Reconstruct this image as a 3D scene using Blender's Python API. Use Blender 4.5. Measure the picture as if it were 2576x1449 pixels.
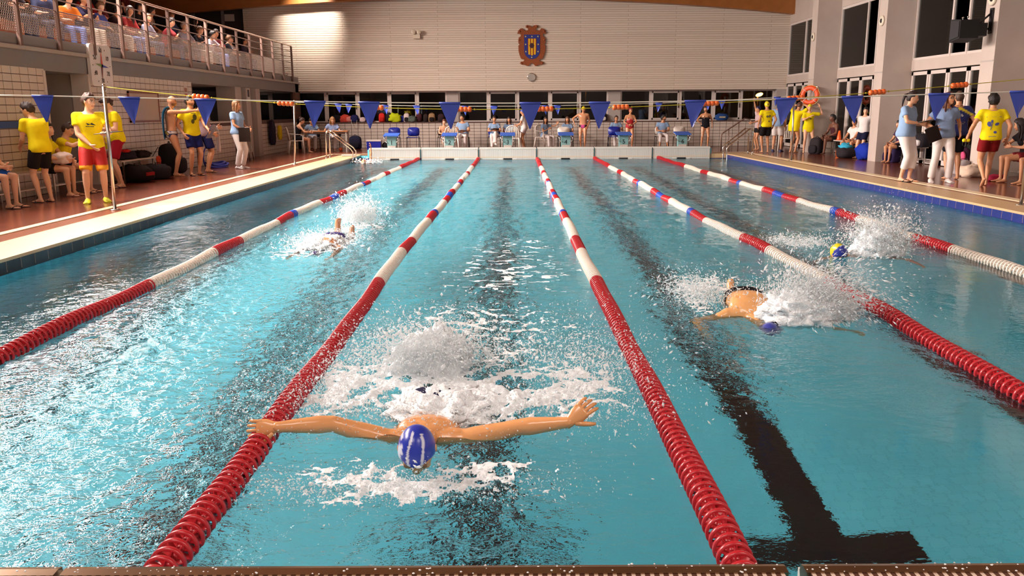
import bpy, bmesh, math, random
import numpy as np
from mathutils import Vector, Matrix, Euler
from mathutils.bvhtree import BVHTree

random.seed(7); rng = np.random.default_rng(7)
scene = bpy.context.scene
for o in list(bpy.data.objects): bpy.data.objects.remove(o)
COL = scene.collection
R = math.radians
W_PX, H_PX = 2576, 1449

# ------------------------------------------------------------------ camera
CAM_LOC = Vector((-0.7718, -2.4310, 1.5323))
FPX, PITCH, YAW, ROLL = 2102.0, 0.208733, -0.0021963, -0.0052902
def _axes():
    cp, sp, cy, sy = math.cos(PITCH), math.sin(PITCH), math.cos(YAW), math.sin(YAW)
    f = Vector((sy*cp, cy*cp, -sp)); r = Vector((cy, -sy, 0)); u = r.cross(f)
    cr, sr = math.cos(ROLL), math.sin(ROLL)
    return cr*r + sr*u, -sr*r + cr*u, f
_r, _u, _f = _axes()
cd = bpy.data.cameras.new('camera'); cam = bpy.data.objects.new('camera', cd); COL.objects.link(cam)
m = Matrix((( _r.x, _u.x, -_f.x), (_r.y, _u.y, -_f.y), (_r.z, _u.z, -_f.z))).to_4x4(); m.translation = CAM_LOC
cam.matrix_world = m
cd.sensor_fit = 'HORIZONTAL'; cd.sensor_width = 36.0; cd.lens = 36.0*FPX/W_PX
cd.clip_start = 0.05; cd.clip_end = 300
scene.camera = cam

# ------------------------------------------------------------------ world, exposure, lamps
w = bpy.data.worlds.new('night'); scene.world = w; w.use_nodes = True
w.node_tree.nodes['Background'].inputs[0].default_value = (0.010, 0.012, 0.020, 1)
w.node_tree.nodes['Background'].inputs[1].default_value = 0.35
vs = scene.view_settings
vs.view_transform = 'Standard'; vs.look = 'None'; vs.gamma = 1.0; vs.use_curve_mapping = False
vs.exposure = 0.62
scene.cycles.use_denoising = True
scene.cycles.max_bounces = 10
scene.cycles.transparent_max_bounces = 24
scene.cycles.sample_clamp_indirect = 120.0

def area_lamp(name, loc, size, power, col, rot=(0, 0, 0), spread=180):
    l = bpy.data.lights.new(name, 'AREA'); l.shape = 'RECTANGLE'; l.size, l.size_y = size
    l.energy = power; l.color = col; l.spread = R(spread)
    o = bpy.data.objects.new(name, l); o.location = loc; o.rotation_euler = rot; COL.objects.link(o); return o
def spot_lamp(name, loc, target, power, col, angle, blend, radius):
    l = bpy.data.lights.new(name, 'SPOT'); l.energy = power; l.color = col
    l.spot_size = R(angle); l.spot_blend = blend; l.shadow_soft_size = radius
    o = bpy.data.objects.new(name, l); o.location = loc
    o.rotation_euler = (Vector(target)-Vector(loc)).to_track_quat('-Z', 'Y').to_euler(); COL.objects.link(o); return o
WARM = (1.0, 0.88, 0.78); NEUT = (1.0, 0.865, 0.79)
# the hall's own luminaires: a strong row above the balcony side, a weaker pair behind the camera
for y, pw in ((5.0, 330), (10.0, 560), (15.0, 600), (20.0, 600), (25.0, 400)):
    area_lamp('hall_lamp', (-10.0, y, 5.55), (1.5, 2.4), pw, NEUT, (0, R(-56), 0), 125)
for k, y in enumerate((9.0, 14.0, 19.0, 24.0)):
    area_lamp('glint_lamp', (-10.0, y, 5.6), (0.5, 0.4), 130, NEUT, (0, R(-50), 0), 120)  # extra small sources within the balcony row, added only for glints on the water
for k, (x, y) in enumerate(((-3.4, -2.4), (3.6, -2.4))):
    area_lamp('hall_lamp', (x, y, 6.3), (3.0, 1.6), 170, NEUT, (R(18), 0, 0))
spot_lamp('wall_floodlight', (-8.0, 28.6, 6.4), (-8.35, 30.5, 4.95), 900, WARM, 62, 0.9, 0.12)

# ------------------------------------------------------------------ mesh helpers
class MB:
    """collects simple solids and links them as one mesh object"""
    def __init__(s): s.v = []; s.f = []; s.mi = []; s.sm = []
    def add(s, vs_, fs, mi=0, smooth=False):
        n = len(s.v); s.v.extend([tuple(p) for p in vs_])
        for f in fs: s.f.append(tuple(i+n for i in f)); s.mi.append(mi); s.sm.append(smooth)
        return s
    def box(s, c, d, mi=0, rot=None, taper=1.0):
        x, y, z = d[0]/2, d[1]/2, d[2]/2
        p = [Vector((sx*x*(taper if sz > 0 else 1), sy*y*(taper if sz > 0 else 1), sz*z)) for sz in (-1, 1) for sy in (-1, 1) for sx in (-1, 1)]
        if rot is not None:
            q = rot if isinstance(rot, Matrix) else Euler(rot).to_matrix()
            p = [q @ a for a in p]
        p = [a+Vector(c) for a in p]
        return s.add(p, [(0, 2, 3, 1), (4, 5, 7, 6), (0, 1, 5, 4), (2, 6, 7, 3), (0, 4, 6, 2), (1, 3, 7, 5)], mi)
    def bx(s, a, b, mi=0):
        return s.box([(a[i]+b[i])/2 for i in range(3)], [abs(b[i]-a[i]) for i in range(3)], mi)
    def rings(s, rs, closed_ends=True, mi=0, smooth=True):
        n = len(s.v); k = len(rs[0])
        for r_ in rs: s.v.extend([tuple(p) for p in r_])
        for i in range(len(rs)-1):
            for j in range(k):
                a, b = n+i*k+j, n+i*k+(j+1) % k
                s.f.append((a, b, b+k, a+k)); s.mi.append(mi); s.sm.append(smooth)
        if closed_ends:
            s.f.append(tuple(n+j for j in range(k-1, -1, -1))); s.mi.append(mi); s.sm.append(False)
            e = n+(len(rs)-1)*k
            s.f.append(tuple(e+j for j in range(k))); s.mi.append(mi); s.sm.append(False)
        return s
    def tube(s, pts, rad, k=10, mi=0, flat=None, up=None):
        """round (or flat = ratio) tube along pts; rad a number or one per point"""
        pts = [Vector(p) for p in pts]; n = len(pts)
        rd = rad if isinstance(rad, (list, tuple)) else [rad]*n
        t0 = (pts[1]-pts[0]).normalized()
        ref = Vector(up) if up is not None else (Vector((0, 0, 1)) if abs(t0.z) < 0.9 else Vector((1, 0, 0)))
        a = (ref - t0*ref.dot(t0)).normalized(); out = []
        for i in range(n):
            t = (pts[min(i+1, n-1)]-pts[max(i-1, 0)]).normalized()
            a = (a - t*a.dot(t)).normalized(); b = t.cross(a)
            r_ = rd[i]; ra, rb = (r_ if not isinstance(r_, (tuple, list)) else r_[1]), (r_ if not isinstance(r_, (tuple, list)) else r_[0])
            if flat: ra = ra*flat
            out.append([pts[i]+a*ra*math.sin(2*math.pi*j/k)+b*rb*math.cos(2*math.pi*j/k) for j in range(k)])
        return s.rings(out, True, mi)
    def lathe(s, prof, k=24, mi=0, c=(0, 0, 0), axis='z', closed=False):
        """prof = [(radius, height)] turned round an axis through c"""
        out = []
        for r_, h in prof:
            ring = []
            for j in range(k):
                a = 2*math.pi*j/k; p = (r_*math.cos(a), r_*math.sin(a), h)
                if axis == 'x': p = (h, p[0], p[1])
                elif axis == 'y': p = (p[1], h, p[0])
                ring.append((p[0]+c[0], p[1]+c[1], p[2]+c[2]))
            out.append(ring)
        if closed: out.append(out[0])
        return s.rings(out, not closed, mi)
    def ball(s, c, r_, k=12, n=8, mi=0, rot=None):
        r3 = (r_, r_, r_) if not isinstance(r_, (tuple, list)) else r_
        q = Euler(rot).to_matrix() if rot is not None and not isinstance(rot, Matrix) else rot
        rs = []
        for i in range(n+1):
            t = math.pi*(i/n); z = -math.cos(t); rr = max(math.sin(t), 1e-3)
            ring = []
            for j in range(k):
                a = 2*math.pi*j/k; p = Vector((r3[0]*rr*math.cos(a), r3[1]*rr*math.sin(a), r3[2]*z))
                if q is not None: p = q @ p
                ring.append(p+Vector(c))
            rs.append(ring)
        return s.rings(rs, True, mi)
    def prism(s, poly, z0, z1, mi=0, axis='z'):
        def P(a, b, h): return (a, b, h) if axis == 'z' else ((a, h, b) if axis == 'y' else (h, a, b))
        n = len(poly)
        vs_ = [P(a, b, z0) for a, b in poly]+[P(a, b, z1) for a, b in poly]
        fs = [tuple(range(n-1, -1, -1)), tuple(range(n, 2*n))]+[(i, (i+1) % n, (i+1) % n+n, i+n) for i in range(n)]
        return s.add(vs_, fs, mi)
    def mesh(s, name, mats):
        me = bpy.data.meshes.new(name); me.from_pydata(s.v, [], s.f)
        for mt in (mats if isinstance(mats, (list, tuple)) else [mats]): me.materials.append(mt)
        me.polygons.foreach_set('material_index', s.mi); me.polygons.foreach_set('use_smooth', s.sm)
        me.update(); return me
    def build(s, name, mats, parent=None, loc=None):
        me = s.mesh(name, mats)
        bm = bmesh.new(); bm.from_mesh(me); bmesh.ops.recalc_face_normals(bm, faces=bm.faces); bm.to_mesh(me); bm.free()
        return obj(name, me, parent, loc)
def obj(name, me, parent=None, loc=None):
    o = bpy.data.objects.new(name, me); COL.objects.link(o)
    if parent: o.parent = parent
    if loc is not None: o.location = loc
    return o
def tag(o, label=None, cat=None, group=None, kind=None):
    if label: o['label'] = label
    if cat: o['category'] = cat
    if group: o['group'] = group
    if kind: o['kind'] = kind
    return o
def thing(name, label, cat, loc=(0, 0, 0), rz=0.0, group=None):
    o = bpy.data.objects.new(name, None); COL.objects.link(o); o.empty_display_size = 0.1
    o.location = loc; o.rotation_euler = (0, 0, rz)
    return tag(o, label, cat, group)
def copy_tree(o, parent=None):
    c = o.copy(); COL.objects.link(c)
    if parent: c.parent = parent
    for ch in list(o.children): copy_tree(ch, c)
    return c
def struct(mb, name, mats, parent=None):
    o = mb.build(name, mats, parent)
    if parent is None: o['kind'] = 'structure'
    return o

# ------------------------------------------------------------------ materials
def srgb(r, g, b):
    f = lambda c: (c/255/12.92) if c/255 <= 0.04045 else ((c/255+0.055)/1.055)**2.4
    return (f(r), f(g), f(b), 1)
def mat(name, col, rough=0.5, metal=0.0, var=0.0, scale=8.0, bump=0.0, bscale=60.0, spec=0.5, coat=0.0, sheen=0.0):
    mt = bpy.data.materials.new(name); mt.use_nodes = True
    nt = mt.node_tree; b = nt.nodes['Principled BSDF']
    c = col if len(col) == 4 else (*col, 1)
    b.inputs['Base Color'].default_value = c; b.inputs['Roughness'].default_value = rough; b.inputs['Metallic'].default_value = metal
    b.inputs['Specular IOR Level'].default_value = spec
    if coat: b.inputs['Coat Weight'].default_value = coat; b.inputs['Coat Roughness'].default_value = 0.1
    tc = nt.nodes.new('ShaderNodeTexCoord')
    if var:
        n = nt.nodes.new('ShaderNodeTexNoise'); n.inputs['Scale'].default_value = scale; n.inputs['Detail'].default_value = 4
        nt.links.new(tc.outputs['Object'], n.inputs['Vector'])
        mx = nt.nodes.new('ShaderNodeMix'); mx.data_type = 'RGBA'
        mx.inputs['A'].default_value = tuple(max(0, x*(1-var)) for x in c[:3])+(1,)
        mx.inputs['B'].default_value = tuple(min(1, x*(1+var)) for x in c[:3])+(1,)
        nt.links.new(n.outputs['Fac'], mx.inputs['Factor']); nt.links.new(mx.outputs['Result'], b.inputs['Base Color'])
    if bump:
        n2 = nt.nodes.new('ShaderNodeTexNoise'); n2.inputs['Scale'].default_value = bscale; n2.inputs['Detail'].default_value = 3
        nt.links.new(tc.outputs['Object'], n2.inputs['Vector'])
        bp = nt.nodes.new('ShaderNodeBump'); bp.inputs['Strength'].default_value = bump; bp.inputs['Distance'].default_value = 0.01
        nt.links.new(n2.outputs['Fac'], bp.inputs['Height']); nt.links.new(bp.outputs['Normal'], b.inputs['Normal'])
    return mt
_cm = {}
def cloth(r, g, b):
    k = ('c', r, g, b)
    if k not in _cm: _cm[k] = mat('cloth_%d_%d_%d' % (r, g, b), srgb(r, g, b), 0.85, var=0.10, scale=9, bump=0.35, bscale=14, spec=0.2)
    return _cm[k]
def plast(r, g, b, rough=0.35):
    k = ('p', r, g, b, rough)
    if k not in _cm: _cm[k] = mat('plastic_%d_%d_%d' % (r, g, b), srgb(r, g, b), rough, var=0.05)
    return _cm[k]

M = {}
M['steel'] = mat('stainless_steel', (0.55, 0.53, 0.50), 0.28, 1.0, var=0.12, scale=14)
M['white_frame'] = mat('white_aluminium', srgb(205, 192, 185), 0.45, var=0.05)
M['concrete'] = mat('painted_concrete', srgb(188, 172, 162), 0.7, var=0.12, scale=2.2, bump=0.15, bscale=40)
M['plaster'] = mat('grey_plaster', srgb(170, 158, 152), 0.75, var=0.08, scale=3)
M['fascia'] = mat('grey_fascia', srgb(128, 122, 122), 0.6, var=0.06, scale=3)
M['fascia_light'] = mat('pale_fascia_strip', srgb(170, 160, 152), 0.6, var=0.05)
M['rail'] = mat('brown_painted_steel', srgb(120, 94, 84), 0.4, 0.3, var=0.06)
M['wood_ceiling'] = mat('varnished_wood', srgb(176, 114, 48), 0.45, var=0.25, scale=3)
M['wood_dark'] = mat('dark_glulam', srgb(158, 98, 44), 0.45, var=0.25, scale=3)
M['tile_white'] = mat('glazed_cream_tile', srgb(205, 190, 178), 0.28, var=0.05, scale=1.7)
M['grout'] = mat('dark_grout', srgb(92, 70, 64), 0.85, var=0.1)
M['tile_blue'] = mat('glazed_navy_tile', srgb(40, 52, 118), 0.2, var=0.15, scale=5)
M['tile_black'] = mat('glazed_black_tile', srgb(18, 24, 40), 0.25, var=0.2, scale=5)
M['coping'] = mat('cream_coping', srgb(200, 168, 126), 0.38, var=0.07, scale=3, bump=0.12, bscale=30)
M['stripe'] = mat('cream_stripe_tile', srgb(222, 196, 160), 0.35, var=0.06, scale=3)
M['black'] = mat('black_plastic', srgb(14, 13, 16), 0.5, var=0.1)
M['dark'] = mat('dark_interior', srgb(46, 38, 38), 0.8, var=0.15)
M['tier'] = mat('brick_red_tier', srgb(150, 84, 48), 0.6, var=0.18, scale=5)
M['black_line'] = mat('black_mosaic_line', srgb(10, 16, 26), 0.4, var=0.2, scale=20)
M['pad_white'] = mat('pad_white_plastic', srgb(212, 212, 206), 0.45, var=0.05)
# ------------------------------------------------------------------ pool, deck and hall
XL, XR = -5.75, 6.15           # pool sides
YN, YF = -0.41, 25.02          # pool ends
ZD = 0.15                      # deck level above the water
DEPTH = 1.9
WL, WR, WF = -9.0, 9.7, 30.5   # left wall, right window plane, far wall

def brick_mat(name, c1, c2, mortar, sx, sy, bump=0.4, rough=0.6, msize=0.02, plane='xz', mottle=0.0):
    mt = bpy.data.materials.new(name); mt.use_nodes = True; nt = mt.node_tree; b = nt.nodes['Principled BSDF']
    tc = nt.nodes.new('ShaderNodeTexCoord'); mp = nt.nodes.new('ShaderNodeMapping')
    nt.links.new(tc.outputs['Object'], mp.inputs['Vector'])
    if plane == 'xz': mp.inputs['Rotation'].default_value = (R(-90), 0, 0)
    if plane == 'yz': mp.inputs['Rotation'].default_value = (R(-90), 0, R(-90))
    t = nt.nodes.new('ShaderNodeTexBrick'); t.inputs['Scale'].default_value = 1.0
    t.inputs['Brick Width'].default_value = sx; t.inputs['Row Height'].default_value = sy; t.inputs['Mortar Size'].default_value = msize
    t.inputs['Color1'].default_value = c1; t.inputs['Color2'].default_value = c2; t.inputs['Mortar'].default_value = mortar
    nt.links.new(mp.outputs[0], t.inputs['Vector'])
    n = nt.nodes.new('ShaderNodeTexNoise'); n.inputs['Scale'].default_value = 1.3; nt.links.new(tc.outputs['Object'], n.inputs['Vector'])
    mx = nt.nodes.new('ShaderNodeMix'); mx.data_type = 'RGBA'; mx.blend_type = 'MULTIPLY'; mx.inputs['Factor'].default_value = mottle
    nt.links.new(t.outputs['Color'], mx.inputs['A']); nt.links.new(n.outputs['Color'], mx.inputs['B'])
    nt.links.new(mx.outputs['Result'], b.inputs['Base Color'])
    bp = nt.nodes.new('ShaderNodeBump'); bp.inputs['Strength'].default_value = bump; bp.inputs['Distance'].default_value = 0.01; bp.invert = True
    nt.links.new(t.outputs['Fac'], bp.inputs['Height']); nt.links.new(bp.outputs['Normal'], b.inputs['Normal'])
    b.inputs['Roughness'].default_value = rough
    return mt
M['brick_wall'] = brick_mat('pale_long_brick', srgb(222, 206, 190), srgb(212, 196, 180), srgb(176, 158, 142), 3.6, 0.082, 0.6, 0.7, 0.007)
M['brick_pillar'] = brick_mat('red_brown_brick', srgb(150, 104, 84), srgb(134, 92, 74), srgb(120, 100, 90), 0.24, 0.07, 0.5, 0.8, 0.008)
M['deck'] = brick_mat('red_brown_deck_tile', srgb(124, 62, 40), srgb(110, 52, 34), srgb(80, 42, 32), 0.24, 0.115, 0.25, 0.19, 0.006, plane='xy', mottle=0.25)
M['grate'] = brick_mat('brown_gutter_grating', srgb(150, 84, 52), srgb(136, 74, 46), srgb(86, 46, 32), 0.32, 0.03, 0.5, 0.25, 0.006, plane='xy')
M['deck_right'] = M['deck']

def tile_field(parent, cells, size, mats, n_parts=300, name='tile', bevel=0.004):
    """cells: list of (centre, normal axis) ; size (sx, sy, sz). nearest ones become parts, the rest one stuff part"""
    cells = sorted(cells, key=lambda c: (Vector(c)-CAM_LOC).length)
    mb = MB(); sx, sy, sz = size; e = bevel
    ax = min(range(3), key=lambda i: size[i])
    mb.box((0, 0, 0), size)
    me = mb.mesh(name, mats)
    for c in cells[:n_parts]: obj(name, me, parent, c)
    if len(cells) > n_parts:
        mb = MB()
        for c in cells[n_parts:]: mb.box(c, size)
        o = mb.build(name+'_field', mats, parent); o['kind'] = 'stuff'

# ---- basin
M['pool_tile'] = brick_mat('aqua_pool_mosaic', srgb(112, 218, 238), srgb(105, 212, 233), srgb(96, 200, 222), 0.1, 0.1, 0.1, 0.5, 0.004, plane='xy')
mb = MB(); mb.bx((XL-0.3, YN-0.3, -DEPTH-0.2), (XR+0.3, YF+0.3, -DEPTH)); floor_pool = struct(mb, 'floor_pool', M['pool_tile'])
for xc in (-4.66, -2.92, -0.97, 0.97, 2.92, 4.95):
    mb = MB(); mb.bx((xc-0.14, 1.95, -DEPTH+0.001), (xc+0.14, 23.0, -DEPTH+0.006))
    mb.bx((xc-0.52, 1.70, -DEPTH+0.001), (xc+0.52, 1.96, -DEPTH+0.006)); mb.bx((xc-0.52, 23.0, -DEPTH+0.001), (xc+0.52, 23.26, -DEPTH+0.006))
    mb.build('lane_line', M['black_line'], floor_pool)
mb = MB(); mb.bx((XL-0.3, YN-0.3, -DEPTH), (XL, YF+0.3, ZD-0.03)); pw_l = struct(mb, 'wall_pool_left', M['pool_tile'])
mb = MB(); mb.bx((XR, YN-0.3, -DEPTH), (XR+0.3, YF+0.3, ZD-0.03)); pw_r = struct(mb, 'wall_pool_right', M['pool_tile'])
mb = MB(); mb.bx((XL, YN-0.3, -DEPTH), (XR, YN, 0.295)); pw_n = struct(mb, 'wall_pool_near', M['pool_tile'])
mb = MB(); mb.bx((XL-.3, YF, -DEPTH), (XR+.3, YF+0.3, ZD-0.03)); mb.bx((-5.50, YF+.0, ZD-.03), (5.66, YF+0.5, 0.32)); pw_f = struct(mb, 'wall_pool_far', M['pool_tile'])
# waterline tiles
tile_field(pw_l, [(XL+0.006, y, 0.045) for y in np.arange(YN+0.15, YF, 0.25)], (0.012, 0.243, 0.145), M['tile_black'], 110)
tile_field(pw_r, [(XR-0.006, y, 0.045) for y in np.arange(YN+0.15, YF, 0.25)], (0.012, 0.243, 0.145), M['tile_blue'], 110)
tile_field(pw_f, [(x, YF-0.006, 0.01) for x in np.arange(XL+0.12, XR, 0.25)], (0.243, 0.012, 0.09), M['tile_blue'], 60)

# ---- deck: brown tile floor, cream coping stones, gutter grating, cream stripe
mb = MB()
mb.bx((-15, -4, -0.15), (-6.88, 37, ZD)); mb.bx((7.12, -4, -0.15), (14, 37, ZD)); mb.bx((-6.88, 25.95, -0.15), (7.12, 37, ZD))
mb.bx((-6.88, -4, -0.15), (7.12, -0.71, 0.30))
deck = struct(mb, 'floor_deck', M['deck'])
mb = MB()
mb.bx((-6.75, -4, -0.1), (-6.42, 25.65, ZD-0.008)); mb.bx((6.75, -4, -0.1), (6.92, 25.65, ZD-0.008))
mb.bx((-6.75, 25.45, -0.1), (6.92, 25.80, ZD-0.008))
mb.build('gutter_grating', M['grate'], deck)
mb = MB(); L = 0.6
for y in np.arange(-4, 25.8, L):
    mb.bx((-6.88, y+.002, -0.1), (-6.75, min(y+L, 25.95)-.002, ZD+0.002)); mb.bx((6.92, y+.002, -0.1), (7.12, min(y+L, 25.95)-.002, ZD+0.002))
for x in np.arange(-6.75, 6.9, L):
    mb.bx((x+.002, 25.80, -0.1), (min(x+L, 6.92)-.002, 25.95, ZD+0.002))
o = mb.build('stripe_tile_row', M['stripe'], deck); o['kind'] = 'stuff'
mbl = MB(); mbl.bx((-0.34, -0.299, -0.065), (0.34, 0.299, 0.075)); me_l = mbl.mesh('coping_stone', M['coping'])
mbr = MB(); mbr.bx((-0.305, -0.299, -0.065), (0.305, 0.299, 0.075)); me_r = mbr.mesh('coping_stone', M['coping'])
for y in np.arange(-0.4, 25.2, 0.6):
    obj('coping_stone', me_l, deck, (-6.08, y, ZD-0.075)); obj('coping_stone', me_r, deck, (6.445, y, ZD-0.075))
me_f = MB().box((0, 0, 0.0), (0.598, 0.45, 0.14)).mesh('coping_stone', M['coping'])
for x in np.arange(-6.1, 7.0, 0.6):
    if x < -5.55 or x > 5.7: obj('coping_stone', me_f, deck, (x, 25.225, ZD-0.071))

# ---- touch pads hung over both ends
M['pad_rib'] = brick_mat('ribbed_pad_face', srgb(214, 214, 208), srgb(206, 206, 200), srgb(168, 168, 166), 0.03, 3.0, 0.4, 0.45, 0.004)
M['pad_rib2'] = brick_mat('ribbed_pad_top', srgb(218, 196, 178), srgb(210, 186, 168), srgb(90, 60, 48), 0.024, 3.0, 0.6, 0.4, 0.007, plane='xy')
M['steel_wet'] = mat('wet_brown_steel', srgb(150, 124, 100), 0.22, 0.9, var=0.3, scale=6)
xs = [-5.46, -3.77, -1.89, -0.01, 1.86, 3.74, 5.62]
for k in range(6):
    a, b = xs[k]+0.02, xs[k+1]-0.02
    t = thing('touch_pad', 'pale touch pad on the far end wall, '+['leftmost, by the backstroke swimmer', 'below starting block 2', 'below the woman with crossed legs', 'below the pointing woman', 'below the swimmer in red', 'rightmost, below the swimmer in black'][k], 'touch pad', ((a+b)/2, YF-0.03, 0.0), group='touch pads along the far end wall')
    h = (b-a)/2
    mb = MB(); mb.bx((-h+.012, -0.035, -0.25), (h-.012, 0.022, 0.325)); mb.build('panel', M['pad_rib'], t)
    mb = MB(); mb.bx((-h, -0.045, 0.325), (h, 0.30, 0.375)); mb.build('top_lip', M['pad_white'], t)
    for sx in (-1, 1):
        mb = MB(); mb.bx((sx*h-sx*.02, -0.042, -0.25), (sx*h, 0.0, 0.325)); mb.build('edge_strip', M['fascia_light'], t)
    mb = MB(); mb.bx((-h+.02, -0.04, 0.065), (h-.02, -0.036, 0.085)); mb.build('water_line_strip', M['stripe'], t)
    mb = MB(); mb.bx((-.14, -0.05, -.03), (.14, -0.036, 0.035)); mb.build('lane_mark', M['black_line'], t)
    for sx in (-1, 1): mb = MB(); mb.bx((sx*.16, -0.05, 0.0), (sx*.29, -0.037, 0.032)); mb.build('lane_mark', M['pad_white'], t)
ns = [-4.9, -3.85, -1.955, -0.03, 1.87, 3.75]
for k in range(5):
    a, b = ns[k]+(0.008), ns[k+1]-0.008-0.03*(k == 2)
    lab = ['first', 'steel-edged touch pad at the camera-side end, only its right end in view', 'long wet steel-edged touch pad at the camera-side end, middle of the three', 'steel-edged touch pad at the camera-side end, right of the narrow gap', 'fifth'][k]
    if k in (0, 4): continue
    t = thing('touch_pad', lab, 'touch pad', ((a+b)/2, YN-0.03, 0.0), group='touch pads along the near end wall')
    h = (b-a)/2
    mb = MB(); pr = [(-0.030, 0.30), (0.004, 0.325), (0.012, 0.345), (0.004, 0.366), (-0.012, 0.370), (-0.040, 0.368)]
    mb.prism([(y, z) for y, z in pr], -h, h, axis='x'); mb.build('steel_edge', M['steel_wet'], t)
    mb = MB(); mb.bx((-h+.01, -0.32, 0.342), (h-.01, -0.038, 0.364)); mb.build('ribbed_top', M['pad_rib2'], t)
    mb = MB(); mb.bx((-h+.01, 0.034, -0.5), (h-.01, 0.05, 0.33)); mb.build('panel', M['pad_rib'], t)
    md = MB()
    for q in range(90):
        r_ = random.uniform(0.0012, 0.0032); md.ball((random.uniform(-h, h), random.uniform(-0.04, 0.004), 0.369), (r_*1.3, r_*1.2, r_*0.7), 7, 4)
    o = md.build('water_drops', M.setdefault('drop', mat('clear_water_bead', (0.8, 0.8, 0.8), 0.05, 0.0, spec=1.0)), t); o['kind'] = 'stuff'
# ---- far wall
C_SILL, C_HEAD = 1.13, 2.30
mb = MB()
mb.bx((-9.3, WF, ZD), (9.9, WF+0.5, C_SILL)); wall_far = struct(mb, 'wall_far', M['grout'])
cells = [(x, WF-0.004, z) for x in np.arange(-8.9, 9.6, 0.25) for z in np.arange(ZD+0.065, C_SILL-0.03, 0.1225)]
tile_field(wall_far, cells, (0.235, 0.014, 0.110), M['tile_white'], 300)
mb = MB(); z = C_HEAD+0.02; k = 0
mb.bx((-10.95, WF, C_HEAD), (9.72, WF+0.5, 6.9), 0)
while z < 6.6:   # brick courses standing proud of their bed joints
    mb.bx((-10.95, WF-0.012, z), (9.72, WF+0.01, z+0.066), 0); z += 0.082
up = mb.build('brick_courses', M['brick_wall'], wall_far)
mb = MB(); mb.bx((-9.2, WF-0.04, C_SILL-0.03), (9.7, WF+0.45, C_SILL+0.004)); mb.build('window_ledge', M['grout'], wall_far)
mb = MB()
for a, b in ((-3.34, -2.88), (2.92, 3.40)): mb.bx((a, WF+0.26, C_SILL), (b, WF+0.5, C_HEAD))
mb.bx((9.35, WF+0.0, C_SILL), (9.75, WF+0.3, C_HEAD)); mb.build('pier', M['plaster'], wall_far)
mb = MB(); mb.bx((-9.25, WF-0.45, ZD), (-9.0, WF+0.2, 2.6)); struct(mb, 'trim_1', M['brick_pillar'])
mb = MB(); mb.bx((-11.05, WF-0.02, 2.8), (-10.93, WF+0.25, 6.9)); struct(mb, 'trim_2', M['black'])

M['glass'] = bpy.data.materials.new('window_glass'); M['glass'].use_nodes = True
nt = M['glass'].node_tree; nt.nodes.clear()
out = nt.nodes.new('ShaderNodeOutputMaterial'); mx = nt.nodes.new('ShaderNodeMixShader'); tr = nt.nodes.new('ShaderNodeBsdfTransparent'); gl = nt.nodes.new('ShaderNodeBsdfGlossy'); fr = nt.nodes.new('ShaderNodeFresnel')
fr.inputs['IOR'].default_value = 1.45; gl.inputs['Roughness'].default_value = 0.02; tr.inputs['Color'].default_value = (0.78, 0.80, 0.80, 1)
nt.links.new(fr.outputs[0], mx.inputs[0]); nt.links.new(tr.outputs[0], mx.inputs[1]); nt.links.new(gl.outputs[0], mx.inputs[2]); nt.links.new(mx.outputs[0], out.inputs[0])

def far_window(n, xs_, first_fixed):
    t = bpy.data.objects.new('window_%d' % n, None); COL.objects.link(t); t.location = (xs_[0], WF+0.34, C_SILL); t['kind'] = 'structure'
    x0 = xs_[0]; H = C_HEAD-C_SILL
    mb = MB(); mb.bx((0, -0.03, 0), (xs_[-1]-x0, 0.05, 0.05)); mb.bx((0, -0.03, H-0.05), (xs_[-1]-x0, 0.05, H)); mb.build('frame_rail', M['white_frame'], t)
    for x in xs_:
        mb = MB(); mb.bx((x-x0-0.055, -0.04, 0), (x-x0+0.055, 0.05, H)); mb.build('mullion', M['white_frame'], t)
    for i in range(len(xs_)-1):
        a, b = xs_[i]-x0+0.055, xs_[i+1]-x0-0.055; fixed = (i % 2 == 0) == first_fixed; e = 0.0 if fixed else 0.06
        if not fixed:
            mb = MB(); mb.bx((a, -0.05, 0.05), (b, 0.0, 0.05+e)); mb.bx((a, -0.05, H-0.05-e), (b, 0.0, H-0.05))
            mb.bx((a, -0.05, 0.05), (a+e*.8, 0.0, H-0.05)); mb.bx((b-e*.8, -0.05, 0.05), (b, 0.0, H-0.05)); s_ = mb.build('sash', M['white_frame'], t)
            mb = MB(); mb.bx((b-.03, -0.075, H*0.42), (b-.005, -0.05, H*0.56)); mb.build('handle', M['black'], s_)
        mb = MB(); mb.bx((a, 0.0, 0.05), (b, 0.008, H-0.05)); mb.build('pane', M['glass'], t)
far_window(1, [-9.11, -8.04, -6.78, -5.59, -4.47, -3.34], True)
far_window(2, [-2.88, -1.74, -0.58, 0.65, 1.82, 2.92], True)
far_window(3, [3.40, 4.57, 5.72, 6.99, 8.09, 9.35], True)
# dim room and yard seen through the far windows
mb = MB(); mb.bx((-16, 37, 0), (16, 37.2, 3.2)); struct(mb, 'wall_yard', M['dark'])

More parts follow.
